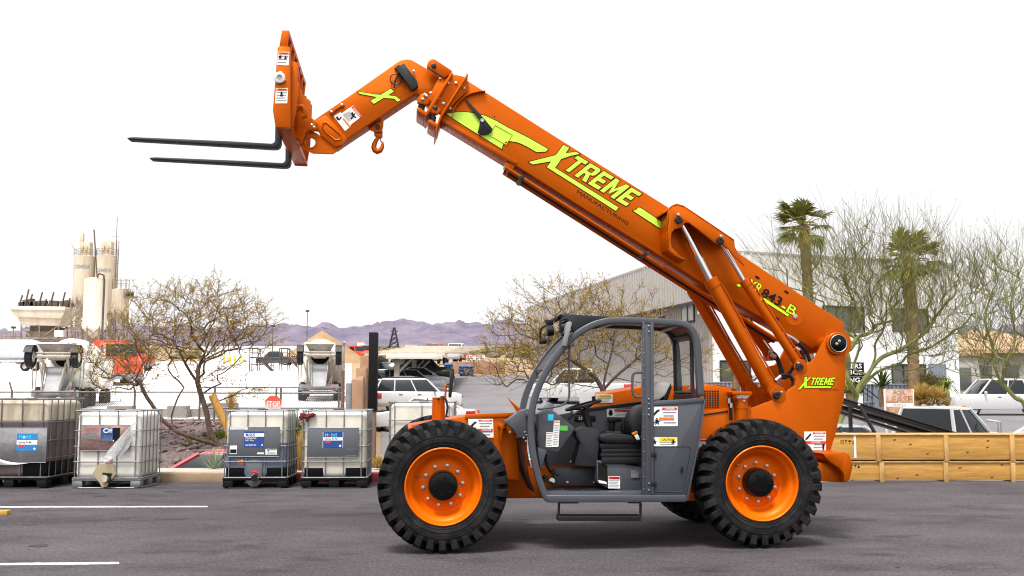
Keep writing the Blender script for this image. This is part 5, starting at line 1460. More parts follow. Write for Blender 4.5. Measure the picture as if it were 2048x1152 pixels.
car(gz(838, 52), 4, 'white boxy car with tan lower trim and dark windows, nearest under the carport', 'car', 'car_white', 'suv', 4.5, 1.75, 1.75, rails=True, lower='beige_trim')
car(gz(815, 58), 12, 'dark grey saloon parked behind the white boxy car', 'car', 'car_grey', 'sedan', 4.7, 1.8, 1.5)
car(gz(818, 63.5), 8, 'silver estate car under the carport beside its tan post', 'car', 'car_silver', 'suv', 4.6, 1.8, 1.6)
car(gz(838, 68), 10, 'white hatchback parked behind the silver estate car', 'car', 'car_white', 'sedan', 4.5, 1.8, 1.5)
car(gz(842, 75), 6, 'large black off-road car, farthest under the carport, nose to the right', 'car', 'car_black', 'suv', 4.9, 1.95, 1.95)
car(gz(786, 71), 80, 'black car seen from behind beside the dark fence under the carport', 'car', 'car_black', 'suv', 4.4, 1.8, 1.65)
car((*gz(850, 44)[:2], -.2), 176, 'white saloon with large red tail lamp behind the unlabelled container', 'car', 'car_white', 'sedan', 4.6, 1.8, 1.5)
car((at(442, 900, 21.6).x, 21.6, -1.09), 183, 'red saloon on the service road, its roof just above the kerb', 'car', 'car_red', 'sedan', 4.5, 1.78, 1.43)
car((at(968, 900, 21.9).x, 21.9, -1.12), 181, 'silver saloon on the service road, only its end showing beside the big front tyre', 'car', 'car_silver', 'sedan', 4.7, 1.8, 1.40)
car(gz(1165, 57), 165, 'white pickup truck half hidden by the tree seen through the cab', 'pickup truck', 'car_white', 'pickup', 5.8, 2.0, 2.0, name='pickup_truck')
hd_ = R(33); lx_, ly_ = 2.6-2.85, -.86; tg_ = at(1910, 868, 24.0)
pk = car((tg_.x-(lx_*math.cos(hd_)-ly_*math.sin(hd_)), 24.0-(lx_*math.sin(hd_)+ly_*math.cos(hd_)), -.62), 33, 'white pickup truck with amber roof lamps just behind the plywood crates', 'pickup truck', 'car_white', 'pickup', 5.2, 1.85, 1.82, name='pickup_truck', glass='auto_glass', cabx=(-1.25, -2.85, -1.95, -2.68))
for i, yy in enumerate((-.55, -.22, 0, .22, .55)):
    m = MB(); m.sphere((.62, yy, 1.82), (.07, .05, .035)); m.build('roof_lamp', 'amber', pk)
m = MB(); m.tube([(1.15, -.9, 1.05), (1.15, -1.1, 1.12), (1.15, -1.1, 1.45), (1.0, -.88, 1.48)], .022, 8); m.tube([(1.27, -.9, 1.05), (1.27, -1.1, 1.12), (1.27, -1.1, 1.45), (1.05, -.88, 1.5)], .018, 8); m.build('mirror_bracket', 'rim_silver', pk)
car(gz(2005, 53), 180, 'white crew cab pickup truck parked on the side road beyond the sign', 'pickup truck', 'car_white', 'pickup', 5.9, 2.0, 1.92, name='pickup_truck')
car((at(1700, 868, 22.5).x-.3, 22.5, -.62), 8, 'silver saloon whose roof shows between the machine and the ramp', 'car', 'car_silver', 'sedan', 4.5, 1.8, 1.48)
car((at(2075, 868, 22.0).x+.6, 22.0, -.62), 186, 'white car cut off by the right edge of the picture behind the crates', 'car', 'car_white', 'sedan', 4.6, 1.8, 1.5)
car(gz(551, 150), 175, 'dark pickup truck parked far across the white yard between two stair towers', 'pickup truck', 'car_black', 'pickup', 5.7, 2.1, 2.1, name='pickup_truck')
car(gz(588, 152), 170, 'small white car half hidden by the right stair tower in the yard', 'car', 'car_white', 'sedan', 4.4, 1.8, 1.45)
# ---- concrete mixers seen from behind
mat('mixer_white', (.74, .73, .70), .5, var=.2, scale=2, bump=.05)
mat('mixer_dirty', (.40, .36, .30), .6, col2=(.22, .19, .155), scale=3, bump=.1)
mat('mixer_grey', (.25, .25, .27), .5, var=.3, scale=3)
def mixer(x, y, z, rz, label, drum_side=0., beacon=False):
    ro = empty('mixer_truck', (x, y, z), R(rz), label, 'mixer truck', 'concrete mixer trucks in the yard')
    m = MB(); m.lathe([(.62, 0), (.80, .15), (1.14, .9), (1.34, 2.0), (1.34, 3.1), (.95, 4.0), (.55, 4.5)], 28, axis='Y')
    m.xform(Matrix.Translation((drum_side, .9, 2.55)) @ Matrix.Rotation(R(-11), 4, 'X')); m.build('drum', 'mixer_white', ro)
    m = MB(); m.lathe([(.64, -.02), (.66, .06), (.60, .10), (.50, .11)], 28, axis='Y'); m.xform(Matrix.Translation((drum_side, .85, 2.56)) @ Matrix.Rotation(R(-11), 4, 'X')); m.build('drum_ring', 'mixer_dirty', ro)
    m = MB(); m.lathe([(.05, .12), (.50, .115)], 28, axis='Y'); m.xform(Matrix.Translation((drum_side, .85, 2.56)) @ Matrix.Rotation(R(-11), 4, 'X')); m.build('drum_mouth', 'liquid_black', ro)
    m = MB(); T_ = [Vector((-.80, -.22, 3.18)), Vector((.80, -.22, 3.18)), Vector((.78, .65, 3.18)), Vector((-.78, .65, 3.18))]; B_ = [Vector((-.34, .10, 2.36)), Vector((.34, .10, 2.36)), Vector((.28, .55, 2.36)), Vector((-.28, .55, 2.36))]
    m.prism(T_, B_, .02); m.build('hopper', 'mixer_dirty', ro)
    m = MB(); m.bb(-.83, .83, -.30, -.21, 3.11, 3.19, .01); m.build('hopper_rim', 'mixer_white', ro)
    # lifted booster axle
    m = MB(); m.tube([(-.95, -.3, 2.52), (.95, -.3, 2.52)], .085, 10); m.tube([(-.8, -.3, 2.68), (.8, -.3, 2.68)], .05, 8)
    for s in (-1, 1): m.tube([(s*.62, -.3, 2.52), (s*.5, .3, 2.0), (s*.42, .8, 1.2)], .07, 8)
    m.build('booster_axle', 'mixer_dirty', ro)
    for s in (-1, 1):
        wh = empty('wheel', (s*1.02, -.3, 2.5), parent=ro)
        m = MB(); m.lathe([(.28, -.15), (.45, -.16), (.52, -.11), (.52, .11), (.45, .16), (.28, .15), (.26, 0)], 24, axis='X'); m.build('tyre', 'rubber', wh)
        m = MB(); m.lathe([(.29, .14), (.25, .06), (.12, .05), (.1, .12), (.001, .12)], 16, axis='X'); m.lathe([(.29, -.14), (.25, -.06), (.001, -.05)], 16, axis='X'); m.build('rim', 'mixer_white', wh)
        m = MB(); m.lathe([(.55, -.18), (.58, -.18), (.58, .18), (.55, .18)], 10, axis='X', a0=.35, a1=2.8); m.build('mudguard', 'trim_black', wh)
    # chutes, frame, legs
    m = MB(); a = [Vector((-.42, .25, 2.05)), Vector((.42, .25, 2.05)), Vector((.34, -.55, .85)), Vector((-.34, -.55, .85))]
    m.faces([v for v in a]+[v+Vector((0, .2, -.12)) for v in a], [(0, 1, 2, 3), (7, 6, 5, 4), (0, 4, 5, 1), (1, 5, 6, 2), (2, 6, 7, 3), (3, 7, 4, 0)]); m.build('chute', 'mixer_grey', ro)
    m = MB()
    for s in (-1, 1):
        q = [Vector((s*.44, .2, 2.15)), Vector((s*.36, -.58, .85)), Vector((s*.36, -.74, .95)), Vector((s*.44, .0, 2.25))]
        m.prism(q, [v+Vector((s*.03, 0, 0)) for v in q], 0)
        m.tube([(s*.70, .6, 2.3), (s*.62, .2, .75)], .06, 6); m.tube([(s*.9, .8, 2.2), (s*.5, .1, .9)], .05, 6)
    m.build('chute_side', 'mixer_dirty', ro)
    m = MB(); m.bb(-.45, .45, .2, 6.5, .75, 1.05, .03); m.bb(-1.05, 1.05, .1, .3, .62, .95, .03); m.bb(-.9, .9, -.05, .15, .42, .60, .02); m.build('frame', 'mixer_grey', ro)
    for s in (-1, 1):
        m = MB(); m.bb(s*1.05, s*.78, .6, .66, .35, 1.1, .01); m.build('mudflap', 'trim_black', ro)
        m = MB(); m.lathe([(.075, 0), (.07, -.03), (.001, -.035)], 14, c=(s*.78, .08, .75)); m.build('taillight', 'tail_red', ro)
        m = MB(); m.tube([(s*1.15, .6, 1.0), (s*1.15, .55, 2.3)], .035, 6); m.tube([(s*1.0, .6, 1.0), (s*1.0, .55, 2.3)], .03, 6); m.build('ladder', 'mixer_dirty', ro)
        for yy in (1.3, 2.7, 5.8):
            wh = empty('wheel', (s*.95, yy, .52), parent=ro)
            m = MB(); m.lathe([(.28, -.18), (.45, -.2), (.52, -.14), (.52, .14), (.45, .2), (.28, .18), (.02, .1)], 22, axis='X'); m.build('tyre', 'rubber', wh)
    m = MB(); m.bb(-1.15, 1.15, 5.2, 6.8, 1.0, 2.7, .15); m.build('cab', 'mixer_white', ro)
    if beacon:
        m = MB(); m.cyl((1.25, 1.2, .9), (1.25, 1.2, 3.1), .08, n=10); m.tube([(1.25, 1.2, 3.1), (1.3, 1.0, 3.3)], .07, 8); m.build('exhaust_stack', 'mixer_dirty', ro)
    return ro
p = gz(638, 43.5); mx2 = mixer(p[0], p[1], p[2], 9, 'white concrete mixer seen from behind with lifted axle, in front of the sand pile', 0., True)
mx2.scale = (.8, .8, .8)
p = gz(108, 38); mx1 = mixer(p[0], p[1], p[2], 9, 'white concrete mixer with lifted axle and bulging drum, below the cement silos', .2)
mx1.scale = (.8, .8, .8)
# tanker trailer
mat('tank_metal', (.50, .52, .56), .35, metal=.55, var=.1)
p = gz(20, 112)
ro = empty('tanker_trailer', p, R(0), 'silver tanker trailer parked at the left edge of the yard', 'tanker trailer')
m = MB(); m.lathe([(.01, -5.6), (.7, -5.55), (1.1, -5.2), (1.2, -4.6), (1.2, 2.2), (1.0, 3.0), (.5, 3.3), (.01, 3.32)], 24, axis='X', c=(0, 0, 2.35)); m.build('tank', 'tank_metal', ro)
m = MB(); m.bb(-5.6, 3.4, -.6, .6, .95, 1.15, .02)
for x in (-1.5, .8): m.lathe([(.7, 1.3), (.2, .75)], 12, axis='Z', c=(x, 0, 0))
m.build('frame', 'mixer_dirty', ro)
m = MB(); m.bb(-5.6, 3.4, -1.0, -.95, 1.0, 1.25); m.build('side_rail', 'tank_metal', ro)
for x in (-4.4, -3.2, 2.0, 3.1):
    wh = empty('wheel', (x, -.95, .52), parent=ro)
    m = MB(); m.lathe([(.28, -.1), (.48, -.12), (.53, -.05), (.53, .3), (.02, .3)], 20); m.build('tyre', 'rubber', wh)
    m = MB(); m.lathe([(.28, -.1), (.25, -.02), (.001, -.02)], 16); m.build('rim', 'mixer_dirty', wh)
# red trucks
def red_truck(p, hd, label, body='truck_red', L_=6.5, box='truck_red', hop=False):
    ro = empty('lorry', p, R(hd), label, 'lorry', 'lorries parked in the yard')
    m = MB(); pr = [(3.2, .7), (3.25, 1.5), (3.0, 1.75), (1.9, 1.95), (1.7, 2.0), (1.3, 2.9), (.1, 2.95), (-.05, 2.9), (-.05, .8)]
    m.prism([Vector((x, -1.1, z)) for x, z in pr], [Vector((x, 1.1, z)) for x, z in pr], .08); m.build('cab', body, ro)
    for s in (-1, 1):
        m = MB(); q = [(1.62, 2.05), (1.3, 2.75), (.35, 2.78), (.35, 2.05)]; m.prism([Vector((x, s*1.105, z)) for x, z in q], [Vector((x, s*1.11, z)) for x, z in q], 0); m.build('window', 'auto_glass', ro)
    m = MB(); q = [Vector((1.76, -.95, 2.05)), Vector((1.76, .95, 2.05)), Vector((1.37, .95, 2.8)), Vector((1.37, -.95, 2.8))]; m.prism(q, [v+Vector((.03, 0, .02)) for v in q], 0); m.build('windscreen', 'auto_glass', ro)
    m = MB(); m.bb(-4.2, 3.1, -.5, .5, .6, .9, .02); m.bb(3.1, 3.35, -1.15, 1.15, .5, .85, .04); m.build('frame', 'mixer_grey', ro)
    m = MB()
    if hop:
        m.bb(-4.2, -.4, -1.1, 1.1, 1.0, 2.1, .05); m.bb(-2.6, -2.2, -1.2, 1.2, .7, 3.2, .03); m.bb(-4.2, -3.9, -1.2, 1.2, .7, 3.2, .03)
    else: m.bb(-4.2, -.5, -1.15, 1.15, 1.0, 1.7, .06)
    m.build('load_bed', box, ro)
    for x in (2.3, -2.4, -3.6):
        for s in (-1, 1):
            wh = empty('wheel', (x, s*1.0, .52), parent=ro)
            m = MB(); m.lathe([(.28, -.15), (.48, -.16), (.53, -.1), (.53, .1), (.48, .16), (.28, .15), (.02, .0)], 18); m.build('tyre', 'rubber', wh)
            m = MB(); m.lathe([(.28, -.14), (.2, -.05), (.001, -.05)], 12); m.lathe([(.28, .14), (.2, .05), (.001, .05)], 12); m.build('rim', 'rim_silver', wh)
    return ro
red_truck(gz(250, 112), -25, 'red lorry with bonnet to the right, behind the left tree')
red_truck((lambda p: (p[0], p[1], p[2]-.2))(gz(232, 66)), -60, 'orange red hopper lorry standing lower behind the left tree', hop=True, L_=5)
red_truck(gz(704, 175), -35, 'red tractor lorry beside the right mixer', 'truck_red')
red_truck(gz(727, 182), -70, 'red lorry with white front, nearer the black post', 'truck_red', box='car_white')
red_truck(gz(914, 150), -100, 'white and red lorry facing the camera beyond the blue skips', 'car_white', box='truck_red')
red_truck(gz(868, 136), -95, 'red and white lorry beyond the end of the carport', 'truck_red', box='car_white')
# ================================================================ concrete plant
mat('silo_cream', (.52, .44, .34), .6, col2=(.34, .26, .17), scale=.8, stretch=(1, 1, .18), lo=.25, hi=.6, bump=.05)
mat('silo_white', (.62, .56, .47), .55, col2=(.46, .38, .28), scale=.6, stretch=(1, 1, .15), lo=.25, hi=.6)
mat('plant_steel', (.25, .195, .135), .65, col2=(.13, .09, .055), scale=2)
mat('plant_rust', (.10, .068, .045), .8, col2=(.045, .032, .025), scale=2)
z1f = lambda x, y: (x/3.2912, 450+y/3.2914)
def silo(label, xl, xr, ytop, ybot, ycone, Y, m_, cage=True, text=None, mast=False):
    a, b = at(*z1f(xl, ytop), Y), at(*z1f(xr, ytop), Y); r = (b-a).length/2; c = (a+b)/2
    # keep the axis upright: take the middle of the body height
    cm = (at(*z1f(xl, (ytop+ybot)/2), Y)+at(*z1f(xr, (ytop+ybot)/2), Y))/2
    zt_, zb2, zc2 = c.z, at(*z1f(xl, ybot), Y).z, at(*z1f(xl, ycone), Y).z
    g = TZ(cm.x, Y)
    ro = empty('silo', (cm.x, Y, g), 0, label, 'silo', 'silos of the concrete plant')
    m = MB(); m.lathe([(.01, zt_-g+.25), (r*.6, zt_-g+.2), (r, zt_-g)]+[(r*(1+.006*(k % 2)), zt_-g-(zt_-zb2)*k/8) for k in range(1, 8)]+[(r, zb2-g), (r*.18, zc2-g), (.01, zc2-g)], 32, axis='Z'); m.build('tank', m_, ro)
    for k in range(6):
        A = k*math.pi/3+.3
        m = MB(); m.tube([(r*.97*math.cos(A), r*.97*math.sin(A), 0), (r*.97*math.cos(A), r*.97*math.sin(A), zb2-g+.3)], .11, 6); m.build('leg', 'plant_steel', ro)
        A2 = A+math.pi/3
        hb = zb2-g
        m = MB()
        for j in range(3):
            z0, z1 = hb*j/3, hb*(j+1)/3
            m.tube([(r*.97*math.cos(A), r*.97*math.sin(A), z0), (r*.97*math.cos(A2), r*.97*math.sin(A2), z1)], .05, 4)
            m.tube([(r*.97*math.cos(A2), r*.97*math.sin(A2), z0), (r*.97*math.cos(A), r*.97*math.sin(A), z1)], .05, 4)
            m.tube([(r*.97*math.cos(A), r*.97*math.sin(A), z1), (r*.97*math.cos(A2), r*.97*math.sin(A2), z1)], .06, 4)
        m.build('brace', 'plant_steel', ro)
    if cage:
        m = MB(); h = zt_-g
        for zz in (.55, 1.1): m.tube([(r*1.02*math.cos(t), r*1.02*math.sin(t), h+zz) for t in [i*math.pi/12 for i in range(24)]], .035, 4, closed=True)
        for i in range(12): 
            t = i*math.pi/6; m.tube([(r*1.02*math.cos(t), r*1.02*math.sin(t), h), (r*1.02*math.cos(t), r*1.02*math.sin(t), h+1.1)], .03, 4)
        m.build('railing', 'plant_steel', ro)
        m = MB(); m.bb(-r*.45, r*.5, -r*.3, r*.5, h+.2, h+2.4, .05); m.bb(-r*.35, -r*.1, -r*.45, -r*.3, h+1.0, h+1.6); m.bb(.05*r, .3*r, -r*.45, -r*.3, h+1.0, h+1.6); f = m.build('filter_unit', 'silo_cream', ro)
    if text:
        m = MB(); n, fs, asp = text_geo(text, .02)
        hgt = .62; zz = zt_-g-(zt_-zb2)*.30; spn = hgt*asp/r
        m.faces([Vector((r*1.012*math.sin((x-.45)*spn), -r*1.012*math.cos((x-.45)*spn), zz+y*hgt)) for x, y in n], fs); m.build('lettering', 'print_grey', ro, smooth=False)
    return ro, r, zt_-g
S1, r1, h1 = silo('left of the two tall cream cement silos, its upper rim railed', 487, 624, 210, 492, 610, 160, 'silo_cream', text='CEMEX')
m = MB(); m.bb(-r1*.55, -r1*.2, -r1*.2, r1*.1, h1+2.3, h1+3.8, .04); m.tube([(-r1*1.0, 0, h1+1), (-r1*1.3, -.3, h1+2)], .08, 5); m.build('vent_head', 'silo_cream', S1)
S2, r2, h2 = silo('right of the two tall cream cement silos, with the mast and ladder', 627, 764, 207, 580, 640, 160, 'silo_cream', text='CEMEX')
m = MB(); m.tube([(r2*1.05, -.6, h2*.25), (r2*1.05, -.6, h2+2.5)], .05, 4); m.tube([(r2*1.25, -.6, h2*.25), (r2*1.25, -.6, h2+2.5)], .05, 4)
for i in range(24): m.tube([(r2*1.05, -.6, h2*(.3+.03*i)), (r2*1.25, -.6, h2*(.3+.03*i))], .03, 4)
m.build('ladder', 'plant_rust', S2)
m = MB(); m.tube([(r2*.85, 0, h2), (r2*.85, 0, h2+6.5)], .05, 4); m.tube([(r2*.4, 0, h2+3.2), (r2*1.1, 0, h2+3.2)], .04, 4); m.build('mast', 'plant_steel', S2)
S3, r3, h3 = silo('short white silo standing in front of the two tall cream ones', 553, 700, 357, 682, 745, 150, 'silo_white', cage=False)
m = MB(); m.tube([(r3*.45, -r3*.9, h3+.1), (r3*.6, -r3*.85, h3+.7), (r3*.9, -r3*.6, h3+.5), (r3*.95, -r3*.5, h3-.3), (r3*.95, -r3*.5, 1.)], .14, 6); m.tube([(r3*.45, -r3*.9, h3+.1), (-r3*.3, -r3*.2, h3+7.5)], .10, 6); m.build('fill_pipe', 'plant_rust', S3)
S4, r4, h4 = silo('small cream weigh silo with side platform, right end of the plant', 738, 845, 427, 572, 655, 156, 'silo_cream', cage=False)
m = MB()
m.bb(r4*.7, r4*2.0, -1.2, .6, h4-1.3, h4-1.15)
for xx in (.8, 1.2, 1.6, 2.0): m.tube([(r4*xx, -1.2, h4-1.2), (r4*xx, -1.2, h4)], .04, 4)
m.tube([(r4*.7, -1.2, h4), (r4*2., -1.2, h4)], .04, 4); m.tube([(r4*.7, -1.2, h4-.6), (r4*2., -1.2, h4-.6)], .04, 4); m.tube([(r4*1.9, -1, h4-1.3), (r4*.9, 0, h4-3.0)], .08, 4)
for k in range(10): m.tube([(r4*math.cos(k*.63), r4*math.sin(k*.63), h4), (r4*math.cos(k*.63), r4*math.sin(k*.63), h4+1.6)], .035, 4)
m.tube([(r4*math.cos(k*.3), r4*math.sin(k*.3), h4+1.6) for k in range(21)], .035, 4); m.tube([(r4*math.cos(k*.3), r4*math.sin(k*.3), h4+.9) for k in range(21)], .035, 4)
m.build('platform', 'plant_steel', S4)
m = MB(); m.cyl((r4*1.0, -.6, h4-.7), (r4*1.7, -.6, h4-.7), .4, n=12); m.build('motor', 'plant_rust', S4)
# aggregate bin on its frame
YB_ = 152
bc = at(*z1f(290, 700), YB_); g = TZ(bc.x, YB_)
ro = empty('aggregate_bin', (bc.x, YB_, g), 0, 'long cream aggregate bin on a steel frame, left of the silos', 'aggregate bin')
def BP(x, y): p = at(*z1f(x, y), YB_); return Vector((p.x-bc.x, 0, p.z-g))
def bprism(pts, y0, y1, nm, mt, tp=0.):
    a = [BP(*p) for p in pts]; m = MB(); m.prism([p+Vector((0, y0, 0)) for p in a], [p+Vector((0, y1, 0)) for p in a], .03); return m.build(nm, mt, ro)
bprism([(107, 541), (470, 545), (470, 570), (107, 563)], -2.2, 2.2, 'hopper_rim', 'silo_white')
bprism([(110, 563), (468, 570), (440, 622), (150, 612)], -2.0, 2.0, 'hopper', 'silo_cream')
bprism([(150, 612), (440, 622), (418, 668), (170, 662)], -1.6, 1.6, 'hopper', 'silo_cream')
bprism([(215, 668), (400, 672), (400, 700), (215, 700)], -1.0, 1.0, 'gate_box', 'plant_rust')
bprism([(190, 700), (420, 700), (420, 740), (190, 740)], -.9, .9, 'conveyor', 'plant_steel')
bprism([(408, 698), (466, 700), (466, 742), (408, 742)], -2.6, -1.4, 'control_box', 'silo_white')
m = MB()
for p, q in (((172, 660), (172, 800)), ((290, 655), (290, 800)), ((415, 668), (415, 800)), ((172, 670), (245, 760)), ((410, 668), (290, 755)), ((60, 752), (480, 765))):
    for yy in (-1.5, 1.5): m.tube([BP(*p)+Vector((0, yy, 0)), BP(*q)+Vector((0, yy, 0))], .12, 5)
m.build('frame', 'plant_steel', ro)
m = MB()
for zz in (712, 735): m.tube([BP(55, zz)+Vector((0, -2, 0)), BP(180, zz+2)+Vector((0, -2, 0))], .05, 4)
for xx in (55, 85, 115, 145, 178): m.tube([BP(xx, 712)+Vector((0, -2, 0)), BP(xx, 755)+Vector((0, -2, 0))], .05, 4)
m.bb(BP(55, 752).x, BP(480, 752).x, -2.4, -1.4, BP(55, 756).z, BP(55, 752).z); m.build('catwalk', 'plant_steel', ro)
m = MB()
for x, s in ((150, 1.2), (190, 1.8), (215, 1.3), (280, 1.5), (355, 1.5), (430, 1.5), (465, .9), (310, .8)):
    q = BP(x, 541); k = .36*s
    m.box((q.x, 0, q.z+k), (.9*s, .8, .6*s), ry=rnd.uniform(-.3, .3), bevel=.05); m.tube([(q.x-.4, -.5, q.z), (q.x+.1, -.5, q.z+1.5*s)], .12, 5)
m.build('motor', 'plant_rust', ro)
# inclined stair frame between bin and silos
q0 = at(*z1f(500, 700), 150); ro = empty('support_frame', (q0.x, 150, TZ(q0.x, 150)), 0, 'braced steel frame with diagonal members between the bin and the white silo', 'steel frame')
m = MB()
def FP(x, y, yy=0): p = at(*z1f(x, y), 150); return Vector((p.x-q0.x, yy, p.z-ro.location.z))
for yy in (-1, 1.5):
    for x in (485, 548): m.tube([FP(x, 500, yy), FP(x, 800, yy)], .10, 5)
    for y in (560, 605, 650, 700): m.tube([FP(470, y, yy), FP(552, y, yy)], .09, 5)
    for a, b in ((500, 560), (560, 605), (605, 650), (650, 700)): m.tube([FP(485, a, yy), FP(548, b, yy)], .07, 5); m.tube([FP(548, a, yy), FP(485, b, yy)], .07, 5)
m.tube([FP(410, 655), FP(480, 655)], .1, 5); m.tube([FP(440, 700), FP(480, 640)], .09, 5)
m.build('frame', 'plant_steel', ro)
# low dark wagon line far left, light poles
m = MB(); a, b = at(-20, 722, 240), at(110, 722, 240); m.bb(a.x, b.x, 240, 243, TZ(a.x, 240), TZ(a.x, 240)+4.2, .1)
mat('wagon_brown', (.055, .035, .045), .8, var=.4, scale=.6)
o = m.build('freight_wagon', 'wagon_brown'); tag(o, 'dark brown freight wagon far behind the tanker at the left edge', 'freight wagon')
def pole(u, vtop, Y, label, arm=0., grp='lamp posts in the yard'):
    t = at(u, vtop, Y); g = TZ(t.x, Y); ro = empty('lamp_post', (t.x, Y, g), 0, label, 'lamp post', grp)
    m = MB(); m.tube([(0, 0, -.2), (0, 0, t.z-g)], [.10, .06], 6); m.build('pole', 'plant_rust', ro)
    m = MB(); m.box((arm*.5, 0, t.z-g), (.7, .4, .35), bevel=.05); m.build('lamp', 'trim_black', ro)
pole(546, 652, 170, 'tall thin lamp post rising above the stair towers')
pole(615, 622, 200, 'tall thin pole behind the sand pile')
pole(27, 655, 170, 'thin lamp post left of the aggregate bin')
# sand pile
mat('sand', (.34, .22, .11), .95, col2=(.25, .145, .065), scale=.5, bump=.4, bscale=3)
p = gz(643, 172); ap = at(640, 661, 172)
m = MB(); vs = [(0, 0, ap.z-p[2])]; fs = []; NR, NA = 14, 48
for i in range(1, NR+1):
    for j in range(NA):
        a = 2*math.pi*j/NA; t = i/NR; rr = 8.6*t; h = (ap.z-p[2])*(1-t)+.25*noise.noise(Vector((math.cos(a)*3*t, math.sin(a)*3*t, 2)))*min(1, t*3)+.12*noise.noise(Vector((math.cos(a)*14, math.sin(a)*14, t*2)))
        vs.append((rr*math.cos(a), rr*math.sin(a), h-.3*t))
for j in range(NA): fs.append((0, 1+j, 1+(j+1) % NA))
for i in range(NR-1):
    for j in range(NA): fs.append((1+i*NA+j, 1+(i+1)*NA+j, 1+(i+1)*NA+(j+1) % NA, 1+i*NA+(j+1) % NA))
m.faces(vs, fs); o = m.build('sand_pile', 'sand', ang=60); o.location = (p[0], p[1], p[2]); tag(o, 'conical pile of orange brown sand behind the right mixer', 'sand pile')
# stair towers
def stairs(u, Y, label):
    t = at(u, 697, Y); g = TZ(t.x, Y); h = t.z-g-1.0; ro = empty('stair_tower', (t.x, Y, g), 0, label, 'stair tower', 'steel stair towers in the yard')
    m = MB()
    for xx in (-.55, .35):
        for yy in (-.5, .5): m.tube([(xx, yy, 0), (xx, yy, h+1.0)], .06, 5)
    for zz in (h*.5, h, h+.5, h+1.0): m.tube([(-.55, -.5, zz), (.35, -.5, zz)], .05, 4); m.tube([(-.55, .5, zz), (.35, .5, zz)], .05, 4)
    m.bb(-.6, .4, -.5, .5, h-.08, h); m.build('frame', 'plant_rust', ro)
    m = MB()
    for yy in (-.5, .5):
        m.tube([(.4, yy, h), (1.9, yy, 0)], .09, 4); m.tube([(.4, yy, h+.95), (1.9, yy, .95), (1.9, yy, 0)], .04, 4); m.tube([(.4, yy, h+.5), (1.9, yy, .5)], .03, 4)
    for i in range(11): m.box((.4+1.5*i/11+.06, 0, h*(1-i/11)-.1), (.22, .95, .04))
    m.build('flight', 'plant_rust', ro)
stairs(512, 112, 'left of two rusty steel stair towers, beside the yellow bollards')
stairs(571, 113, 'right of two rusty steel stair towers, next to the mixer')
# long white shed wall + bollards
mat('shed_white', (.78, .78, .77), .7, var=.05, scale=.5)
a, b = at(405, 700, 186), at(690, 700, 186); g = TZ(b.x, 186)
m = MB(); m.bb(a.x, b.x, 186, 196, g-1, at(500, 695, 186).z, .05); o = m.build('wall', 'shed_white')
ro = empty('long_shed', (0, 0, 0), 0, 'long low white shed behind the stair towers and dark pickup', 'shed'); o.parent = ro
m = MB(); m.bb(a.x-.3, b.x+.3, 185.6, 197, at(500, 695, 186).z, at(500, 693, 186).z, .02); m.build('roof', 'shed_white', ro)
for u0, u1 in ((478, 483), (484, 492)):
    c, d_ = at(u0, 720, 185.9), at(u1, 733, 185.9); m = MB(); m.bb(c.x, d_.x, 185.85, 185.98, d_.z, c.z); m.build('door', 'print_grey', ro)
mat('bollard_yellow', (.80, .55, .02), .5)
for u in (446, 458, 468.5, 481.5):
    p = gz(u, 168); ro = empty('bollard', p, 0, 'yellow bollard in the row before the white shed', 'bollard', 'yellow bollards before the white shed')
    m = MB(); m.lathe([(.19, -.1), (.19, 1.15), (.15, 1.25), (.001, 1.28)], 12, axis='Z'); m.build('post', 'bollard_yellow', ro)
# ================================================================ fence, block wall, signs and posts nearer by
mat('fence_steel', (.16, .15, .15), .6, metal=.5, var=.3, scale=5)
mat('wire', (.12, .12, .125), .6, metal=.2, var=.2)
mat('pipe_rust', (.20, .11, .07), .8, col2=(.10, .06, .045), scale=6)
mat('wall_block', (.30, .26, .235), .9, col2=(.22, .19, .175), scale=3, bump=.3)
mat('wall_tan', (.33, .19, .115), .9, col2=(.25, .14, .085), scale=2, bump=.3, bscale=12)
YF = 33.0
def fence(u0, u1, vt, vb, label, posts, rails, arms=True, rail_m='fence_steel'):
    a, b = at(u0, vt, YF), at(u1, vt, YF); z1 = a.z; z0 = at(u0, vb, YF).z
    ro = empty('chain_link_fence', ((a.x+b.x)/2, YF, z0), 0, label, 'fence', 'chain link fence and gate of the yard'); hw = (b.x-a.x)/2; h = z1-z0
    m = MB(); s = .075; k = -h
    while k < 2*hw:
        for dr in (1, -1):
            x0 = -hw+k; p = [x0, 0]; q = [x0+h, h]
            if dr < 0: p, q = [x0+h, 0], [x0, h]
            # clip to the panel
            def cl(p, q):
                (xa, za), (xb, zb2) = p, q
                lo, hi = -hw, hw
                t0, t1 = 0., 1.
                dx = xb-xa
                for bound, sgn in ((lo, 1), (hi, -1)):
                    if dx*sgn > 0: t0 = max(t0, (bound-xa)/dx)
                    else: t1 = min(t1, (bound-xa)/dx)
                return (t0, t1) if t0 < t1 else None
            c = cl(p, q)
            if c:
                A = (p[0]+(q[0]-p[0])*c[0], .012*dr, p[1]+(q[1]-p[1])*c[0]); B = (p[0]+(q[0]-p[0])*c[1], .012*dr, p[1]+(q[1]-p[1])*c[1])
                m.tube([A, B], .0052, 3, caps=False)
        k += s
    m.build('wire_mesh', 'wire', ro, smooth=False)
    for v in rails:
        z = at(u0, v, YF).z-z0; m = MB(); m.tube([(-hw, 0, z), (hw, 0, z)], .028, 6); m.build('rail', rail_m, ro)
    for u in posts:
        x = at(u, vt, YF).x-ro.location.x; m = MB(); m.tube([(x, 0, -.4), (x, 0, h+.05)], .035, 6)
        if arms: m.tube([(x, 0, h), (x-.10, 0, h+.32)], .03, 6)
        m.build('post', 'fence_steel', ro)
    return ro
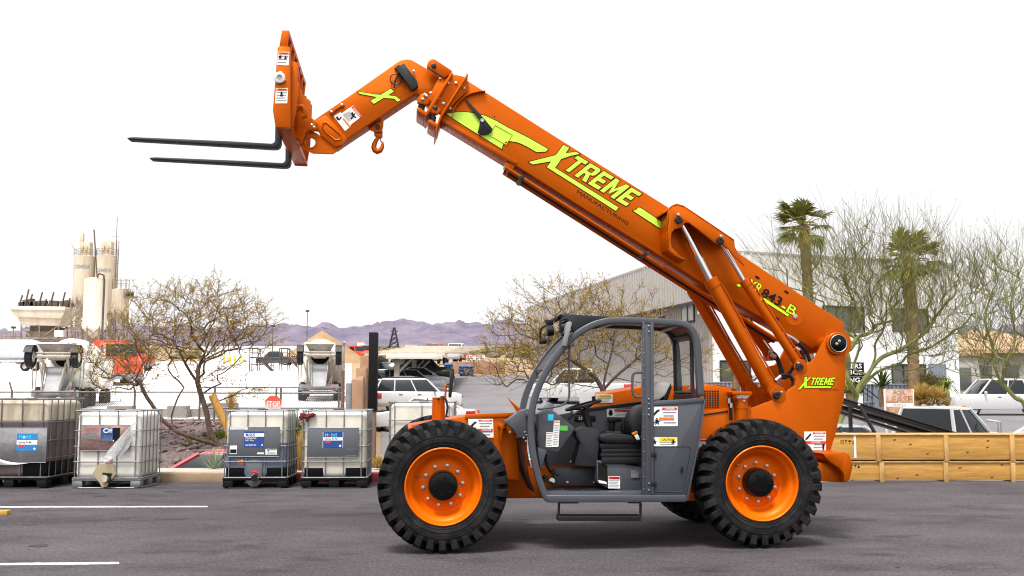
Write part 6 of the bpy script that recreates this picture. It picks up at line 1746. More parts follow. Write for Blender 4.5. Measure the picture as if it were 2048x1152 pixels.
fence(-120, 402, 783, 862, 'dark chain link fence with angled arms behind the left containers', (-110, 24, 150, 270, 400), (784,))
fence(402, 690, 779, 850, 'chain link gate with two top rails behind the faded stop sign', (430, 553, 562, 678), (775, 786, 816), arms=False)
m = MB()
def wallseg(u0, u1, vt, vb, Y, T=.2):
    a, b = at(u0, vt, Y), at(u1, vb, Y); m.bb(a.x, b.x, Y, Y+T, b.z-.6, a.z, .01)
a, b = at(-140, 815, 34.2), at(470, 890, 34.2)
m.bb(a.x, b.x, 34.2, 34.4, TZ(0, 34)-.4-.3, at(0, 818, 34.2).z, .01)
o = m.build('block_wall', 'wall_block'); tag(o, 'low grey block wall under the chain link fence behind the left tree', 'wall')
for (u0, u1, vt) in ((215, 262, 812), (415, 470, 806), (335, 372, 812)):
    a, b = at(u0, vt, 33.8), at(u1, 880, 33.8); m = MB(); m.bb(a.x, b.x, 33.75, 34.15, -.3, a.z, .015); o = m.build('block_pier', 'wall_block'); tag(o, {215: 'grey block pier between the second container and the left tree', 415: 'grey block pier behind the leaning yellow stake', 335: 'grey block pier behind the forked trunk of the left tree'}[u0], 'pier', 'block piers of the low wall')
# tan stepped wall between yard and car park
mw = MB()
pts = [(34.0, 707, 765), (40, 716, 752), (40, 716, 741), (48, 724, 735), (48, 724, 716), (58, 731, 706), (70, 734, 704)]
for (ya, ua, va), (yb, ub, vb) in zip(pts, pts[1:]):
    if yb-ya < .1: continue
    A, B = at(ua, va, ya), at(ub, vb, yb)
    zb2 = min(TZ(A.x, ya), TZ(B.x, yb))-1.2
    q = [Vector((A.x, ya, zb2)), Vector((B.x, yb, zb2)), Vector((B.x, yb, B.z)), Vector((A.x, ya, A.z))]
    mw.prism(q, [p+Vector((.25, 0, 0)) for p in q], .015)
    mw.bb(A.x-.05, A.x+.35, ya-.2, ya+.2, zb2, A.z+.1, .02)
o = mw.build('stepped_wall', 'wall_tan'); tag(o, 'tan stepped block wall running back from the black post', 'wall')
# black post on brown stump
p = at(746, 780, 27.0); g = TZ(p.x, 27); zt_ = at(746, 665, 27).z; zj = at(746, 822, 27).z
ro = empty('sign_post', (p.x, 27, g), 0, 'tall square black post on a brown base behind the cream container', 'post')
m = MB(); m.bb(-.115, .115, -.115, .115, zj-g, zt_-g, .01); m.build('post', 'pallet_black', ro)
m = MB(); m.bb(-.09, .09, -.09, .09, -.3, zj-g, .01); m.build('base', 'pipe_rust', ro)
# pipes near the mixer
def upright(u, vt, Y, r, name, mt, label, cat, tilt=0.):
    t = at(u, vt, Y); g = TZ(t.x, Y); m = MB(); m.tube([(0, 0, -.4), (tilt, 0, t.z-g), (tilt, 0, t.z-g+.02)], [r, r, r*.7], 12); o = m.build(name, mt); o.location = (t.x-tilt, Y, g); tag(o, label, cat); return o
upright(686, 741, 32.4, .065, 'steel_post', 'pipe_rust', 'rusty brown upright post at the right end of the gate', 'post')
upright(698, 767, 31.6, .10, 'steel_post', 'mixer_grey', 'blue grey steel pipe standing beside the rusty post', 'post')
# leaning stake
A, B = at(424, 790, 24.6), at(452, 850, 24.6); m = MB(); d_ = (B-A); m.tube([A, A+d_*2.2], .10, 12)
mat('stake_yellow', (.50, .27, .05), .8, col2=(.30, .14, .03), scale=4, stretch=(6, 6, 1))
o = m.build('tree_stake', 'stake_yellow'); tag(o, 'thick yellow wooden stake leaning beside the left tree', 'stake')
# faded stop sign
mat('stop_faded', (.62, .075, .05), .6)
def fade():
    m = M['stop_faded']; nt = m.node_tree; b = nt.nodes['Principled BSDF']
    tc = _n(nt, 'ShaderNodeTexCoord'); sp = _n(nt, 'ShaderNodeSeparateXYZ'); nt.links.new(tc.outputs['Object'], sp.inputs[0])
    nz = _n(nt, 'ShaderNodeTexNoise'); nz.inputs['Scale'].default_value = 7; nt.links.new(tc.outputs['Object'], nz.inputs['Vector'])
    ad = _n(nt, 'ShaderNodeMath', operation='MULTIPLY_ADD'); ad.inputs[1].default_value = .35; nt.links.new(nz.outputs['Fac'], ad.inputs[0]); nt.links.new(sp.outputs['Z'], ad.inputs[2])
    rp = _n(nt, 'ShaderNodeValToRGB'); rp.color_ramp.elements[0].position = .0; rp.color_ramp.elements[0].color = (.62, .56, .52, 1); rp.color_ramp.elements[1].position = .27; rp.color_ramp.elements[1].color = (.58, .075, .04, 1)
    nt.links.new(ad.outputs[0], rp.inputs['Fac']); nt.links.new(rp.outputs['Color'], b.inputs['Base Color'])
fade()
c = at(546.5, 808, 31.5); r = 18/2000*31.5
ro = empty('stop_sign', (c.x, c.y, c.z), 0, 'sun bleached octagonal stop sign above the blue liquid container', 'sign')
oc = [(r*math.cos(math.pi/8+i*math.pi/4), r*math.sin(math.pi/8+i*math.pi/4)) for i in range(8)]
m = MB(); m.prism([Vector((x, 0, z)) for x, z in oc], [Vector((x, .01, z)) for x, z in oc], 0); m.build('panel', 'stop_faded', ro, smooth=False)
m = MB(); put_text(m, 'STOP', (-r*.74, -.004, -r*.30), (r*1.48, 0, 0), (0, 0, r*.62), .01); m.build('lettering', 'sticker_white', ro, smooth=False)
m = MB(); m.tube([(0, .04, r*.3), (0, .04, TZ(c.x, 31.5)-c.z-.3)], .03, 8); m.build('post', 'fence_steel', ro)
# ================================================================ carport and beyond
mat('carport_white', (.70, .66, .58), .7, col2=(.48, .40, .30), scale=1.2, lo=.25, hi=.5)
mat('post_tan', (.46, .40, .32), .8, var=.2)
A, B = at(772, 707, 60), at(885, 718, 60)
ro = empty('carport', ((A.x+B.x)/2, 60, TZ((A.x+B.x)/2, 60)), 0, 'flat carport with white edge beam over the row of parked cars', 'carport'); g = ro.location.z; hw = (B.x-A.x)/2
m = MB(); m.bb(-hw, hw, 0, .2, B.z-g, A.z-g, .01); m.build('edge_beam', 'carport_white', ro)
SL_ = .062
m = MB(); q = [Vector((-hw-.5, .2, A.z-g-.10)), Vector((hw+.1, .2, A.z-g-.10)), Vector((hw+.1, 20, A.z-g-.10+20*SL_)), Vector((-hw-.5, 20, A.z-g-.10+20*SL_))]; m.prism(q, [p_+Vector((0, 0, .08)) for p_ in q], 0); m.build('roof', 'carport_white', ro)
for i in range(6):
    m = MB(); y = 1+i*3.6; zq = A.z-g-.02+SL_*y; m.bb(-hw-.8, hw+1.4+i*.3, y, y+.2, zq, zq+.13, .01); m.build('purlin', 'post_tan', ro)
for (u, y) in ((792, .4), (792, 11), (792, 21)):
    x = at(u, 720, 60).x-ro.location.x; m = MB(); m.bb(x-.16, x+.16, y, y+.3, -1, A.z-g-.05, .01); m.tube([(x, y+.1, (A.z-g)*.55), (x+1.1, y+.1, A.z-g-.1)], .08, 5); m.tube([(x, y+.1, (A.z-g)*.7), (x+.7, y+.1, A.z-g-.1)], .07, 5); m.build('post', 'post_tan', ro)
# dark screen fence beside carport
mat('screen_dark', (.025, .022, .02), .8, var=.3)
A = at(757, 724, 62); m = MB(); q = [Vector((A.x, 58, TZ(A.x, 58)-.3)), Vector((at(768, 724, 82).x, 84, TZ(A.x, 84)-.3))]; q2 = [Vector((q[1].x, 84, TZ(q[1].x, 84)+1.5)), Vector((A.x, 58, A.z))]
m.prism(q+q2, [p+Vector((.12, 0, 0)) for p in q+q2], .01); o = m.build('screen_fence', 'screen_dark'); tag(o, 'dark screen fence along the left side of the carport', 'fence')
# skips
mat('skip_blue', (.02, .10, .30), .55, col2=(.03, .07, .17), scale=2)
def skip(u0, u1, vt, Y, label):
    a, b = at(u0, vt, Y), at(u1, vt, Y); g = TZ((a.x+b.x)/2, Y); h = a.z-g; hw = (b.x-a.x)/2
    ro = empty('rubbish_skip', ((a.x+b.x)/2, Y, g), 0, label, 'skip', 'blue rubbish skips at the end of the car park')
    m = MB(); T_ = [Vector((-hw, 0, h*.85)), Vector((hw, 0, h*.85)), Vector((hw, 1.5, h)), Vector((-hw, 1.5, h))]; B_ = [Vector((-hw*.9, .15, .15)), Vector((hw*.9, .15, .15)), Vector((hw*.9, 1.4, .15)), Vector((-hw*.9, 1.4, .15))]
    m.prism(T_, B_, .03)
    for z in (.35, .6): m.bb(-hw*1.02, hw*1.02, -.04, .08, h*z, h*z+.08)
    m.build('body', 'skip_blue', ro)
    m = MB(); q = [T_[0]+Vector((0, -.05, .02)), T_[1]+Vector((0, -.05, .02)), T_[2]+Vector((0, 0, .06)), T_[3]+Vector((0, 0, .06))]; m.prism(q, [p+Vector((0, 0, .05)) for p in q], .01); m.build('lid', 'skip_blue', ro)
    for s in (-1, 1):
        m = MB(); m.bb(s*hw*.8, s*hw*.6, .2, .4, 0, .15); m.build('skid', 'trim_black', ro)
skip(888, 904, 727, 84, 'tall blue rubbish skip next to the black off-road car')
skip(917, 947, 731, 83, 'wide blue rubbish skip before the brown wall')
a, b = at(903, 723, 88), at(1010, 752, 88); m = MB(); m.bb(a.x, b.x, 88, 88.3, TZ(b.x, 88)-.3, a.z, .02); o = m.build('brown_wall', 'wall_tan'); tag(o, 'low brown wall closing the far end of the car park', 'wall')
# board with red lettering
a, b = at(932, 710, 96), at(970, 723, 96); ro = empty('notice_board', ((a.x+b.x)/2, 96, TZ(a.x, 96)), 0, 'white board with red and black lettering above the brown wall', 'sign'); g = ro.location.z; hw = (b.x-a.x)/2
m = MB(); m.bb(-hw, hw, 0, .06, b.z-g, a.z-g); m.build('panel', 'shed_white', ro)
for s, z0, z1, mt in (('RH MOTORSPORTS', .68, .95, 'tail_red'), ('AUTO REPAIR', .40, .60, 'decal_black'), ('702 453 6190', .05, .30, 'tail_red')):
    m = MB(); H_ = a.z-b.z; put_text(m, s, (-hw*.93, -.01, b.z-g+H_*z0), (hw*1.86, 0, 0), (0, 0, H_*(z1-z0)), .02); m.build('lettering', mt, ro, smooth=False)
for s in (-1, 1):
    m = MB(); m.bb(s*hw*.9, s*hw*.8, .06, .15, -.3, b.z-g+.2); m.build('post', 'fence_steel', ro)
# lattice pylon
p = at(788, 697, 620); g = TZ(p.x, 620); h = at(788, 655, 620).z-g; ro = empty('pylon', (p.x, 620, g), 0, 'dark lattice pylon with one cross arm on the far plain', 'pylon')
m = MB(); q = [(-3.2, -3), (3.2, -3), (3.2, 3), (-3.2, 3)]
for x, y in q: m.tube([(x, y, -.5), (x*.12, y*.12, h)], .34, 4)
for k in range(5):
    t0, t1 = k/5, (k+1)/5; f = lambda t: 1-.88*t
    for (xa, ya), (xb, yb) in zip(q, q[1:]+q[:1]):
        m.tube([(xa*f(t0), ya*f(t0), h*t0), (xb*f(t1), yb*f(t1), h*t1)], .22, 4); m.tube([(xb*f(t0), yb*f(t0), h*t0), (xa*f(t1), ya*f(t1), h*t1)], .22, 4)
m.tube([(-2.4, 0, h*.84), (2.4, 0, h*.84)], .3, 4); m.build('lattice', 'trim_black', ro)
# white sheds on the plain
for (u0, u1, vt, vb, Y, lb) in ((855, 884, 688.5, 695, 900, 'long low white building on the plain under the hills'), (715, 728, 685, 693, 850, 'small white building on the plain left of the pylon'), (810, 835, 690, 695, 880, 'low white building on the plain right of the pylon')):
    a, b = at(u0, vt, Y), at(u1, vb, Y); ro = empty('plain_building', ((a.x+b.x)/2, Y, TZ(a.x, Y)), 0, lb, 'building', 'white buildings on the plain'); g = ro.location.z; hw = (b.x-a.x)/2
    m = MB(); m.bb(-hw, hw, 0, 10, -2, a.z-g-.3, .05); m.build('wall', 'shed_white', ro)
    m = MB(); m.bb(-hw-.3, hw+.3, -.3, 10.3, a.z-g-.3, a.z-g, .05); m.build('roof', 'carport_white', ro)
# far trees line on the plain: scrub
mat('scrub', (.16, .13, .06), .95, col2=(.08, .075, .04), scale=.5)
m = MB(); rs = random.Random(3)
for i in range(380):
    Y = rs.uniform(210, 1000); u = rs.uniform(350, 1100); p = at(u, 700, Y); s = rs.uniform(.5, 1.6)*(1+Y/700)
    t = bmesh.new(); bmesh.ops.create_icosphere(t, subdivisions=1, radius=1., matrix=Matrix.Translation((p.x, Y, TZ(p.x, Y)+s*.2)) @ Matrix.Diagonal((s*1.5, s, s*.55, 1)))
    for v in t.verts: v.co += Vector((rs.uniform(-.2, .2), rs.uniform(-.2, .2), rs.uniform(-.15, .15)))*s
    m._join(t)
o = m.build('scrub', 'scrub'); tag(o, 'dry scrub dotted over the far tan plain', None, None, 'stuff')
# ================================================================ buildings on the right
def corrug(name, col, pitch=.3, dark=.72, rough=.6, var=.08):
    m = mat(name, col, rough, var=var, scale=.6)
    return m
mat('metal_cladding', (.36, .33, .305), .55, var=.1, scale=.5)
mat('cladding_light', (.60, .58, .555), .6, var=.06, scale=.5)
mat('stucco_white', (.80, .80, .79), .8, var=.04, scale=.6)
mat('cladding_blue', (.26, .29, .35), .5, metal=.3, var=.1)
mat('dark_window', (.085, .085, .075), .15, var=.3, scale=1.5, spec=.8, rvar=.04)
mat('window_pale', (.45, .46, .46), .1, var=.2, spec=.8)
NB = Vector((10.75, 53, 0)); FB = Vector((2.25, 91, 0)); RB = Vector((26.3, 59.2, 0))
d1 = (FB-NB); L1 = d1.length; d1.normalize(); d2 = (RB-NB); L2 = d2.length; d2.normalize()
ZT = 9.0
bl = empty('warehouse', (0, 0, 0), 0, 'large warehouse with ribbed grey side wall, white front and dark windows', 'building')
def ribbed(mb, P0, d, length, z0, z1, out, pitch=.42, depth=.06, z1b=None):
    """wall sheet with standing ribs; z1->z1b lets the top slope."""
    n = max(2, int(length/pitch)); z1b = z1 if z1b is None else z1b
    prof = []
    for i in range(n):
        for (f, o) in ((0, 0), (.55, 0), (.65, 1), (.9, 1)): prof.append(((i+f)*length/n, o*depth))
    prof.append((length, 0))
    vs = []
    for (s, o) in prof:
        p = P0+d*s+out*o; zz = z1+(z1b-z1)*s/length
        vs += [(p.x, p.y, z0), (p.x, p.y, zz)]
    mb.faces(vs, [(2*i, 2*i+2, 2*i+3, 2*i+1) for i in range(len(prof)-1)])
o1 = Vector((d1.y, -d1.x, 0)); o1 = o1 if o1.x < 0 else -o1
o2 = Vector((d2.y, -d2.x, 0)); o2 = o2 if o2.y < 0 else -o2
ZF = 6.35
ribbed_m = MB(); ribbed(ribbed_m, NB+o1*.9, d1, L1, ZF, ZT+.05, o1); ribbed_m.build('fascia', 'metal_cladding', bl, smooth=False)
m = MB(); q = [NB+o1*.9, NB+o1*.9+d1*L1, NB+d1*L1, NB]; m.faces([Vector((p.x, p.y, ZF)) for p in q], [(0, 1, 2, 3)]); m.build('soffit', 'print_grey', bl, smooth=False)
m = MB(); ribbed(m, NB, d1, L1, -1, ZF, o1, .36, .05); m.build('wall', 'metal_cladding', bl, smooth=False)
m = MB(); 
q = [NB+o1*.95+Vector((0, 0, ZT)), NB+o1*.95+d1*L1+Vector((0, 0, ZT)), RB+d1*L1+Vector((0, 0, ZT)), RB+Vector((0, 0, ZT))]
m.prism(q, [p+Vector((0, 0, .12)) for p in q], 0); m.build('roof', 'metal_cladding', bl, smooth=False)
def on_side(u, v):   # pixel on the ribbed side wall plane
    r = ray(u, v); t = (NB-CAMP).dot(o1)/r.dot(o1); return CAMP+r*t
def on_front(u, v, off=0.):
    r = ray(u, v); t = ((NB+o2*off)-CAMP).dot(o2)/r.dot(o2); return CAMP+r*t
def side_win(u0, v0, u1, v1, panes=2):
    a, b = on_side(u0, v0), on_side(u1, v1); L_ = ((b-a)-Vector((0, 0, (b-a).z))).length; c = Vector((a.x, a.y, 0))
    dd = Vector((b.x-a.x, b.y-a.y, 0)).normalized(); m = MB()
    def q4(s0, s1, z0, z1, o0, o1_):
        q = [c+dd*s0+Vector((0, 0, z0)), c+dd*s1+Vector((0, 0, z0)), c+dd*s1+Vector((0, 0, z1)), c+dd*s0+Vector((0, 0, z1))]
        m.prism([p+o1*o0 for p in q], [p+o1*o1_ for p in q], 0)
    z1, z0 = a.z, b.z
    q4(0, L_, z0, z1, .055, .10); f = m.build('window', 'trim_black', bl, smooth=False)
    m = MB()
    for i in range(panes):
        q4(L_*i/panes+.12, L_*(i+1)/panes-.12, z0+.12, z1-.12, .10, .115)
    m.build('pane', 'window_pale', f, smooth=False)
side_win(1366, 610, 1392, 644); side_win(1319, 618, 1331, 636); side_win(1274, 625, 1285, 638); side_win(1249, 628, 1258, 640, 1)
# front: light ribbed band above, white stucco below
ZM = 5.6
m = MB(); ribbed(m, NB+o1*.95, d2, L2+1, ZM, ZT+.05, o2, .5, .03); m.build('upper_front', 'cladding_light', bl, smooth=False)
m = MB(); q = [NB+o2*.12, NB+o2*.12+d2*L2, NB+d2*L2-o2*.3, NB-o2*.3]; m.prism([Vector((p.x, p.y, -1)) for p in q], [Vector((p.x, p.y, ZM)) for p in q], 0); m.build('front_wall', 'stucco_white', bl, smooth=False)
m = MB(); q = [RB, RB+d1*L1*1.0]; m.faces([Vector((p.x, p.y, z)) for p, z in ((q[0], -1), (q[1], -1), (q[1], ZT), (q[0], ZT))], [(0, 1, 2, 3)]); m.build('end_wall', 'stucco_white', bl, smooth=False)
m = MB(); q = [FB, FB+d2*L2]; m.faces([Vector((p.x, p.y, z)) for p, z in ((q[0], -1), (q[1], -1), (q[1], ZT), (q[0], ZT))], [(0, 1, 2, 3)]); m.build('back_wall', 'metal_cladding', bl, smooth=False)
def front_win(u0, v0, u1, v1, mt='dark_window', nm='window', off=.13, bars=0):
    a, b = on_front(u0, v0, off), on_front(u1, v1, off); z1, z0 = a.z, b.z
    c = Vector((a.x, a.y, 0)); L_ = Vector((b.x-a.x, b.y-a.y, 0)).length
    q = [c+Vector((0, 0, z0)), c+d2*L_+Vector((0, 0, z0)), c+d2*L_+Vector((0, 0, z1)), c+Vector((0, 0, z1))]
    m = MB(); m.prism([p+o2*.02 for p in q], [p-o2*.005 for p in q], 0); f = m.build(nm, mt, bl, smooth=False)
    if bars:
        m = MB()
        for i in range(bars+1):
            p = c+d2*L_*i/bars; m.tube([p+o2*.04+Vector((0, 0, z0)), p+o2*.04+Vector((0, 0, z1))], .05, 4)
        m.tube([c+o2*.04+Vector((0, 0, z1)), c+d2*L_+o2*.04+Vector((0, 0, z1))], .05, 4); m.build('frame', 'trim_black', f, smooth=False)
    return c, L_, z0, z1
front_win(1645, 612, 1728, 666, bars=3); front_win(1784, 617, 1856, 666, bars=3); front_win(1440, 722, 1500, 772, bars=2); front_win(1783, 729, 1852, 790, bars=3); front_win(1560, 728, 1600, 772, bars=1)
# slatted sign panel with white words
c, L_, z0, z1 = front_win(1655, 724, 1728, 752, 'decal_black', 'sign_panel', .16)
c2, L2_, z02, z12 = front_win(1655, 753, 1728, 786, 'decal_black', 'sign_panel', .16)
m = MB()
for s, (u0, v0, u1, v1) in (('TRAILERS', (1662, 737, 1724, 727)), ('SERVICE', (1664, 749, 1725, 740)), ('LEASING', (1664, 765, 1720, 755))):
    a, b, t_ = on_front(u0, v0, .20), on_front(u1, v0, .20), on_front(u0, v1, .20); put_text(m, s, a, b-a, Vector((0, 0, t_.z-a.z)), .02)
m.build('lettering', 'sticker_white', bl, smooth=False)
# blue ribbed panels at ground floor
m = MB(); a, b = on_front(1856, 728, .2), on_front(1894, 792, .2); ribbed(m, Vector((a.x, a.y, 0)), d2, Vector((b.x-a.x, b.y-a.y, 0)).length, b.z-1, a.z, o2, .22, .06); m.build('ribbed_panel', 'cladding_blue', bl, smooth=False)
# low ribbed fences before the building
def low_fence(u0, u1, vt, vb, Y, label):
    a, b = at(u0, vt, Y), at(u1, vb, Y); ro = empty('ribbed_fence', (a.x, Y, b.z), 0, label, 'fence', 'low blue grey ribbed fences before the warehouse')
    m = MB(); ribbed(m, Vector((0, 0, 0)), Vector((1, 0, 0)), b.x-a.x, -.5, a.z-b.z, Vector((0, -1, 0)), .19, .06); m.build('sheet', 'cladding_blue', ro, smooth=False)
    m = MB(); m.bb(0, b.x-a.x, -.08, .06, a.z-b.z, a.z-b.z+.06, .01); m.build('cap_rail', 'print_grey', ro)
low_fence(1408, 1560, 766, 800, 50, 'low blue grey ribbed fence seen under the lift cylinders')
low_fence(1726, 1900, 770, 812, 50.5, 'long low blue grey ribbed fence right of the machine, upper tier')
low_fence(1728, 1750, 806, 830, 46, 'short ribbed planter side at the foot of the steps')
low_fence(1800, 1900, 806, 834, 45, 'low ribbed planter side behind the pickup roof and for lease sign')
# stair rail
ro = empty('stair_railing', at(1730, 812, 48), 0, 'black steel railing on the steps right of the machine', 'railing')
m = MB()
R0 = ro.location
for u, v0, v1 in ((1727, 772, 812), (1735, 775, 815), (1744, 768, 812), (1762, 790, 815)): m.tube([at(u, v0, 48)-R0, at(u, v1, 48)-R0], .03, 5)
m.tube([at(1727, 775, 48)-R0, at(1745, 787, 48)-R0, at(1766, 805, 48)-R0], .03, 5); m.tube([at(1727, 785, 48)-R0, at(1745, 797, 48)-R0], .025, 5); m.build('rail', 'trim_black', ro)
# tan house
mat('roof_tile', (.52, .34, .20), .85, col2=(.40, .24, .14), scale=1.5, stretch=(1, 6, 6), bump=.3)
mat('stucco_tan', (.36, .33, .29), .85, var=.1)
a, b = at(1915, 700, 72), at(2120, 770, 72); gx = TZ(b.x, 72)
ro = empty('tile_roof_house', ((a.x+b.x)/2, 72, gx), 0, 'grey beige house with tan tiled roof behind the right hand tree', 'house'); hw = (b.x-a.x)/2
ze = at(1915, 700, 72).z-gx; zr2 = at(2040, 660, 76).z-gx
m = MB(); m.bb(-hw, hw, 0, 10, -1, ze, .02); m.build('wall', 'stucco_tan', ro)
m = MB(); q = [Vector((-hw-.6, -.6, ze)), Vector((hw+.6, -.6, ze)), Vector((hw-2, 5, zr2)), Vector((-hw+3.2, 5, zr2))]
m.faces(q+[Vector((hw+.6, 10.6, ze)), Vector((-hw-.6, 10.6, ze))], [(0, 1, 2, 3), (3, 2, 4, 5), (0, 3, 5), (1, 4, 2)]); m.bb(-hw-.6, hw+.6, -.65, -.55, ze-.25, ze+.02); m.build('roof', 'roof_tile', ro, smooth=False)
for u0, u1 in ((1962, 1985), (2010, 2040)):
    p, q_ = at(u0, 730, 71.9), at(u1, 755, 71.9); m = MB(); m.bb(p.x-ro.location.x, q_.x-ro.location.x, -.06, .02, q_.z-gx, p.z-gx, .01); m.build('window', 'dark_window', ro)
a, b = at(1895, 712, 66), at(1962, 790, 66); ro = empty('beige_annex', ((a.x+b.x)/2, 66, TZ(a.x, 66)), 0, 'flat beige annex between the warehouse and the tiled house', 'building'); hw = (b.x-a.x)/2
m = MB(); m.bb(-hw, hw, 0, 4, -1, a.z-ro.location.z, .02); m.build('wall', 'stucco_tan', ro)
m = MB(); m.bb(-hw-.2, hw+.2, -.2, 4.2, a.z-ro.location.z, a.z-ro.location.z+.25, .02); m.build('roof', 'roof_tile', ro)
p, q_ = at(1905, 735, 65.9), at(1945, 780, 65.9); m = MB(); m.bb(p.x-ro.location.x, q_.x-ro.location.x, -.05, .01, q_.z-ro.location.z, p.z-ro.location.z, .01); m.build('window', 'dark_window', ro)
# FOR LEASE board
mat('board_rust', (.30, .115, .03), .8, col2=(.46, .28, .18), scale=3.5, lo=.42, hi=.6, detail=8)
mat('board_pale', (.50, .36, .30), .75, col2=(.36, .16, .06), scale=4, lo=.3, hi=.55)
Y = 40.0
a, b = at(1770, 779, Y), at(1829, 838, Y); gx = TZ(a.x, Y)
ro = empty('lease_board', ((a.x+b.x)/2, Y, gx), R(4), 'weathered orange and white for lease board on two posts', 'sign'); hw = (b.x-a.x)/2; z1, z0 = a.z-gx, b.z-gx; hh = z1-z0
m = MB(); m.bb(-hw, hw, 0, .02, z0, z1, .003); m.build('panel', 'board_pale', ro)
m = MB(); m.bb(-hw*.96, hw*.96, -.003, -.001, z0+hh*.02, z0+hh*.44); m.build('lower_panel', 'board_rust', ro, smooth=False)
m = MB(); m.bb(-hw*.96, hw*.96, -.005, -.003, z0+hh*.42, z0+hh*.53); m.bb(-hw*.5, hw*.9, -.005, -.003, z0+hh*.13, z0+hh*.16); m.build('white_band', 'sticker_white', ro, smooth=False)
for s, x0, x1, q0, q1, mt in (('FOR', -.42, .44, .82, .98, 'board_rust'), ('LEASE', -.92, .94, .55, .79, 'board_rust'), ('FOR INFO CALL', -.5, .5, .44, .51, 'board_rust'), ('702 451 0308', -.85, .9, .22, .40, 'board_pale'), ('SEE AGENT', -.2, .9, .03, .11, 'board_pale')):
    m = MB(); put_text(m, s, (hw*x0, -.008, z0+hh*q0), (hw*(x1-x0), 0, 0), (0, 0, hh*(q1-q0)), .025); m.build('lettering', mt, ro, smooth=False)
for s in (-1, 1):
    m = MB(); m.bb(s*hw-.04, s*hw+.04, .021, .10, -.3, z1+.02, .004); m.build('post', 'carport_white', ro)
# ================================================================ trees
def leafmat(name, cols, trans=.25):
    m = bpy.data.materials.new(name); m.use_nodes = True; nt = m.node_tree; b = nt.nodes['Principled BSDF']; out = nt.nodes['Material Output']
    g = _n(nt, 'ShaderNodeNewGeometry'); rp = _n(nt, 'ShaderNodeValToRGB'); el = rp.color_ramp.elements
    while len(el) < len(cols): el.new(.5)
    for i, (e, c) in enumerate(zip(el, cols)): e.position = i/(len(cols)-1); e.color = (*c, 1)
    nt.links.new(g.outputs['Random Per Island'], rp.inputs['Fac']); nt.links.new(rp.outputs['Color'], b.inputs['Base Color']); b.inputs['Roughness'].default_value = .65; b.inputs['Specular IOR Level'].default_value = .2
    tr = _n(nt, 'ShaderNodeBsdfTranslucent'); nt.links.new(rp.outputs['Color'], tr.inputs['Color']); mx = _n(nt, 'ShaderNodeMixShader'); mx.inputs[0].default_value = trans
    nt.links.new(b.outputs[0], mx.inputs[1]); nt.links.new(tr.outputs[0], mx.inputs[2]); nt.links.new(mx.outputs[0], out.inputs['Surface']); M[name] = m; return m
leafmat('mesquite_leaf', [(.34, .20, .03), (.45, .29, .05), (.25, .17, .03), (.38, .28, .06), (.48, .31, .05)], .35)
leafmat('paloverde_leaf', [(.15, .15, .035), (.22, .20, .05), (.20, .14, .04), (.11, .12, .03)])
leafmat('palm_leaf', [(.07, .10, .015), (.13, .15, .025), (.22, .18, .04), (.04, .065, .012), (.17, .17, .03)])
leafmat('green_leaf', [(.12, .16, .02), (.20, .23, .03), (.09, .12, .02)])
leafmat('straw', [(.50, .33, .09), (.38, .24, .06), (.60, .44, .16), (.30, .22, .06)])
leafmat('agave_leaf', [(.22, .27, .13), (.32, .36, .20), (.16, .21, .10)])
leafmat('dark_green_leaf', [(.03, .055, .012), (.05, .08, .015), (.07, .09, .02)])
mat('mesquite_bark', (.125, .075, .05), .9, col2=(.055, .035, .028), scale=9, bump=.5, bscale=30, stretch=(2, 2, .6))
mat('mesquite_twig', (.085, .05, .03), .9, var=.3)
mat('paloverde_bark', (.21, .22, .055), .7, col2=(.12, .12, .04), scale=6, bump=.2, stretch=(2, 2, .6))
mat('paloverde_twig', (.165, .165, .035), .8, col2=(.085, .08, .02), scale=2)
mat('palm_bark', (.27, .17, .08), .95, col2=(.12, .075, .04), scale=7, bump=1., bscale=12)
def smoothp(pts, k=4):
    pts = [Vector(p) for p in pts]; out = []
    for i in range(len(pts)-1):
        p0, p1, p2, p3 = pts[max(i-1, 0)], pts[i], pts[i+1], pts[min(i+2, len(pts)-1)]
        for j in range(k):
            t = j/k; out.append(.5*((2*p1)+(p2-p0)*t+(2*p0-5*p1+4*p2-p3)*t*t+(3*p1-p0-3*p2+p3)*t**3))
    out.append(pts[-1]); return out
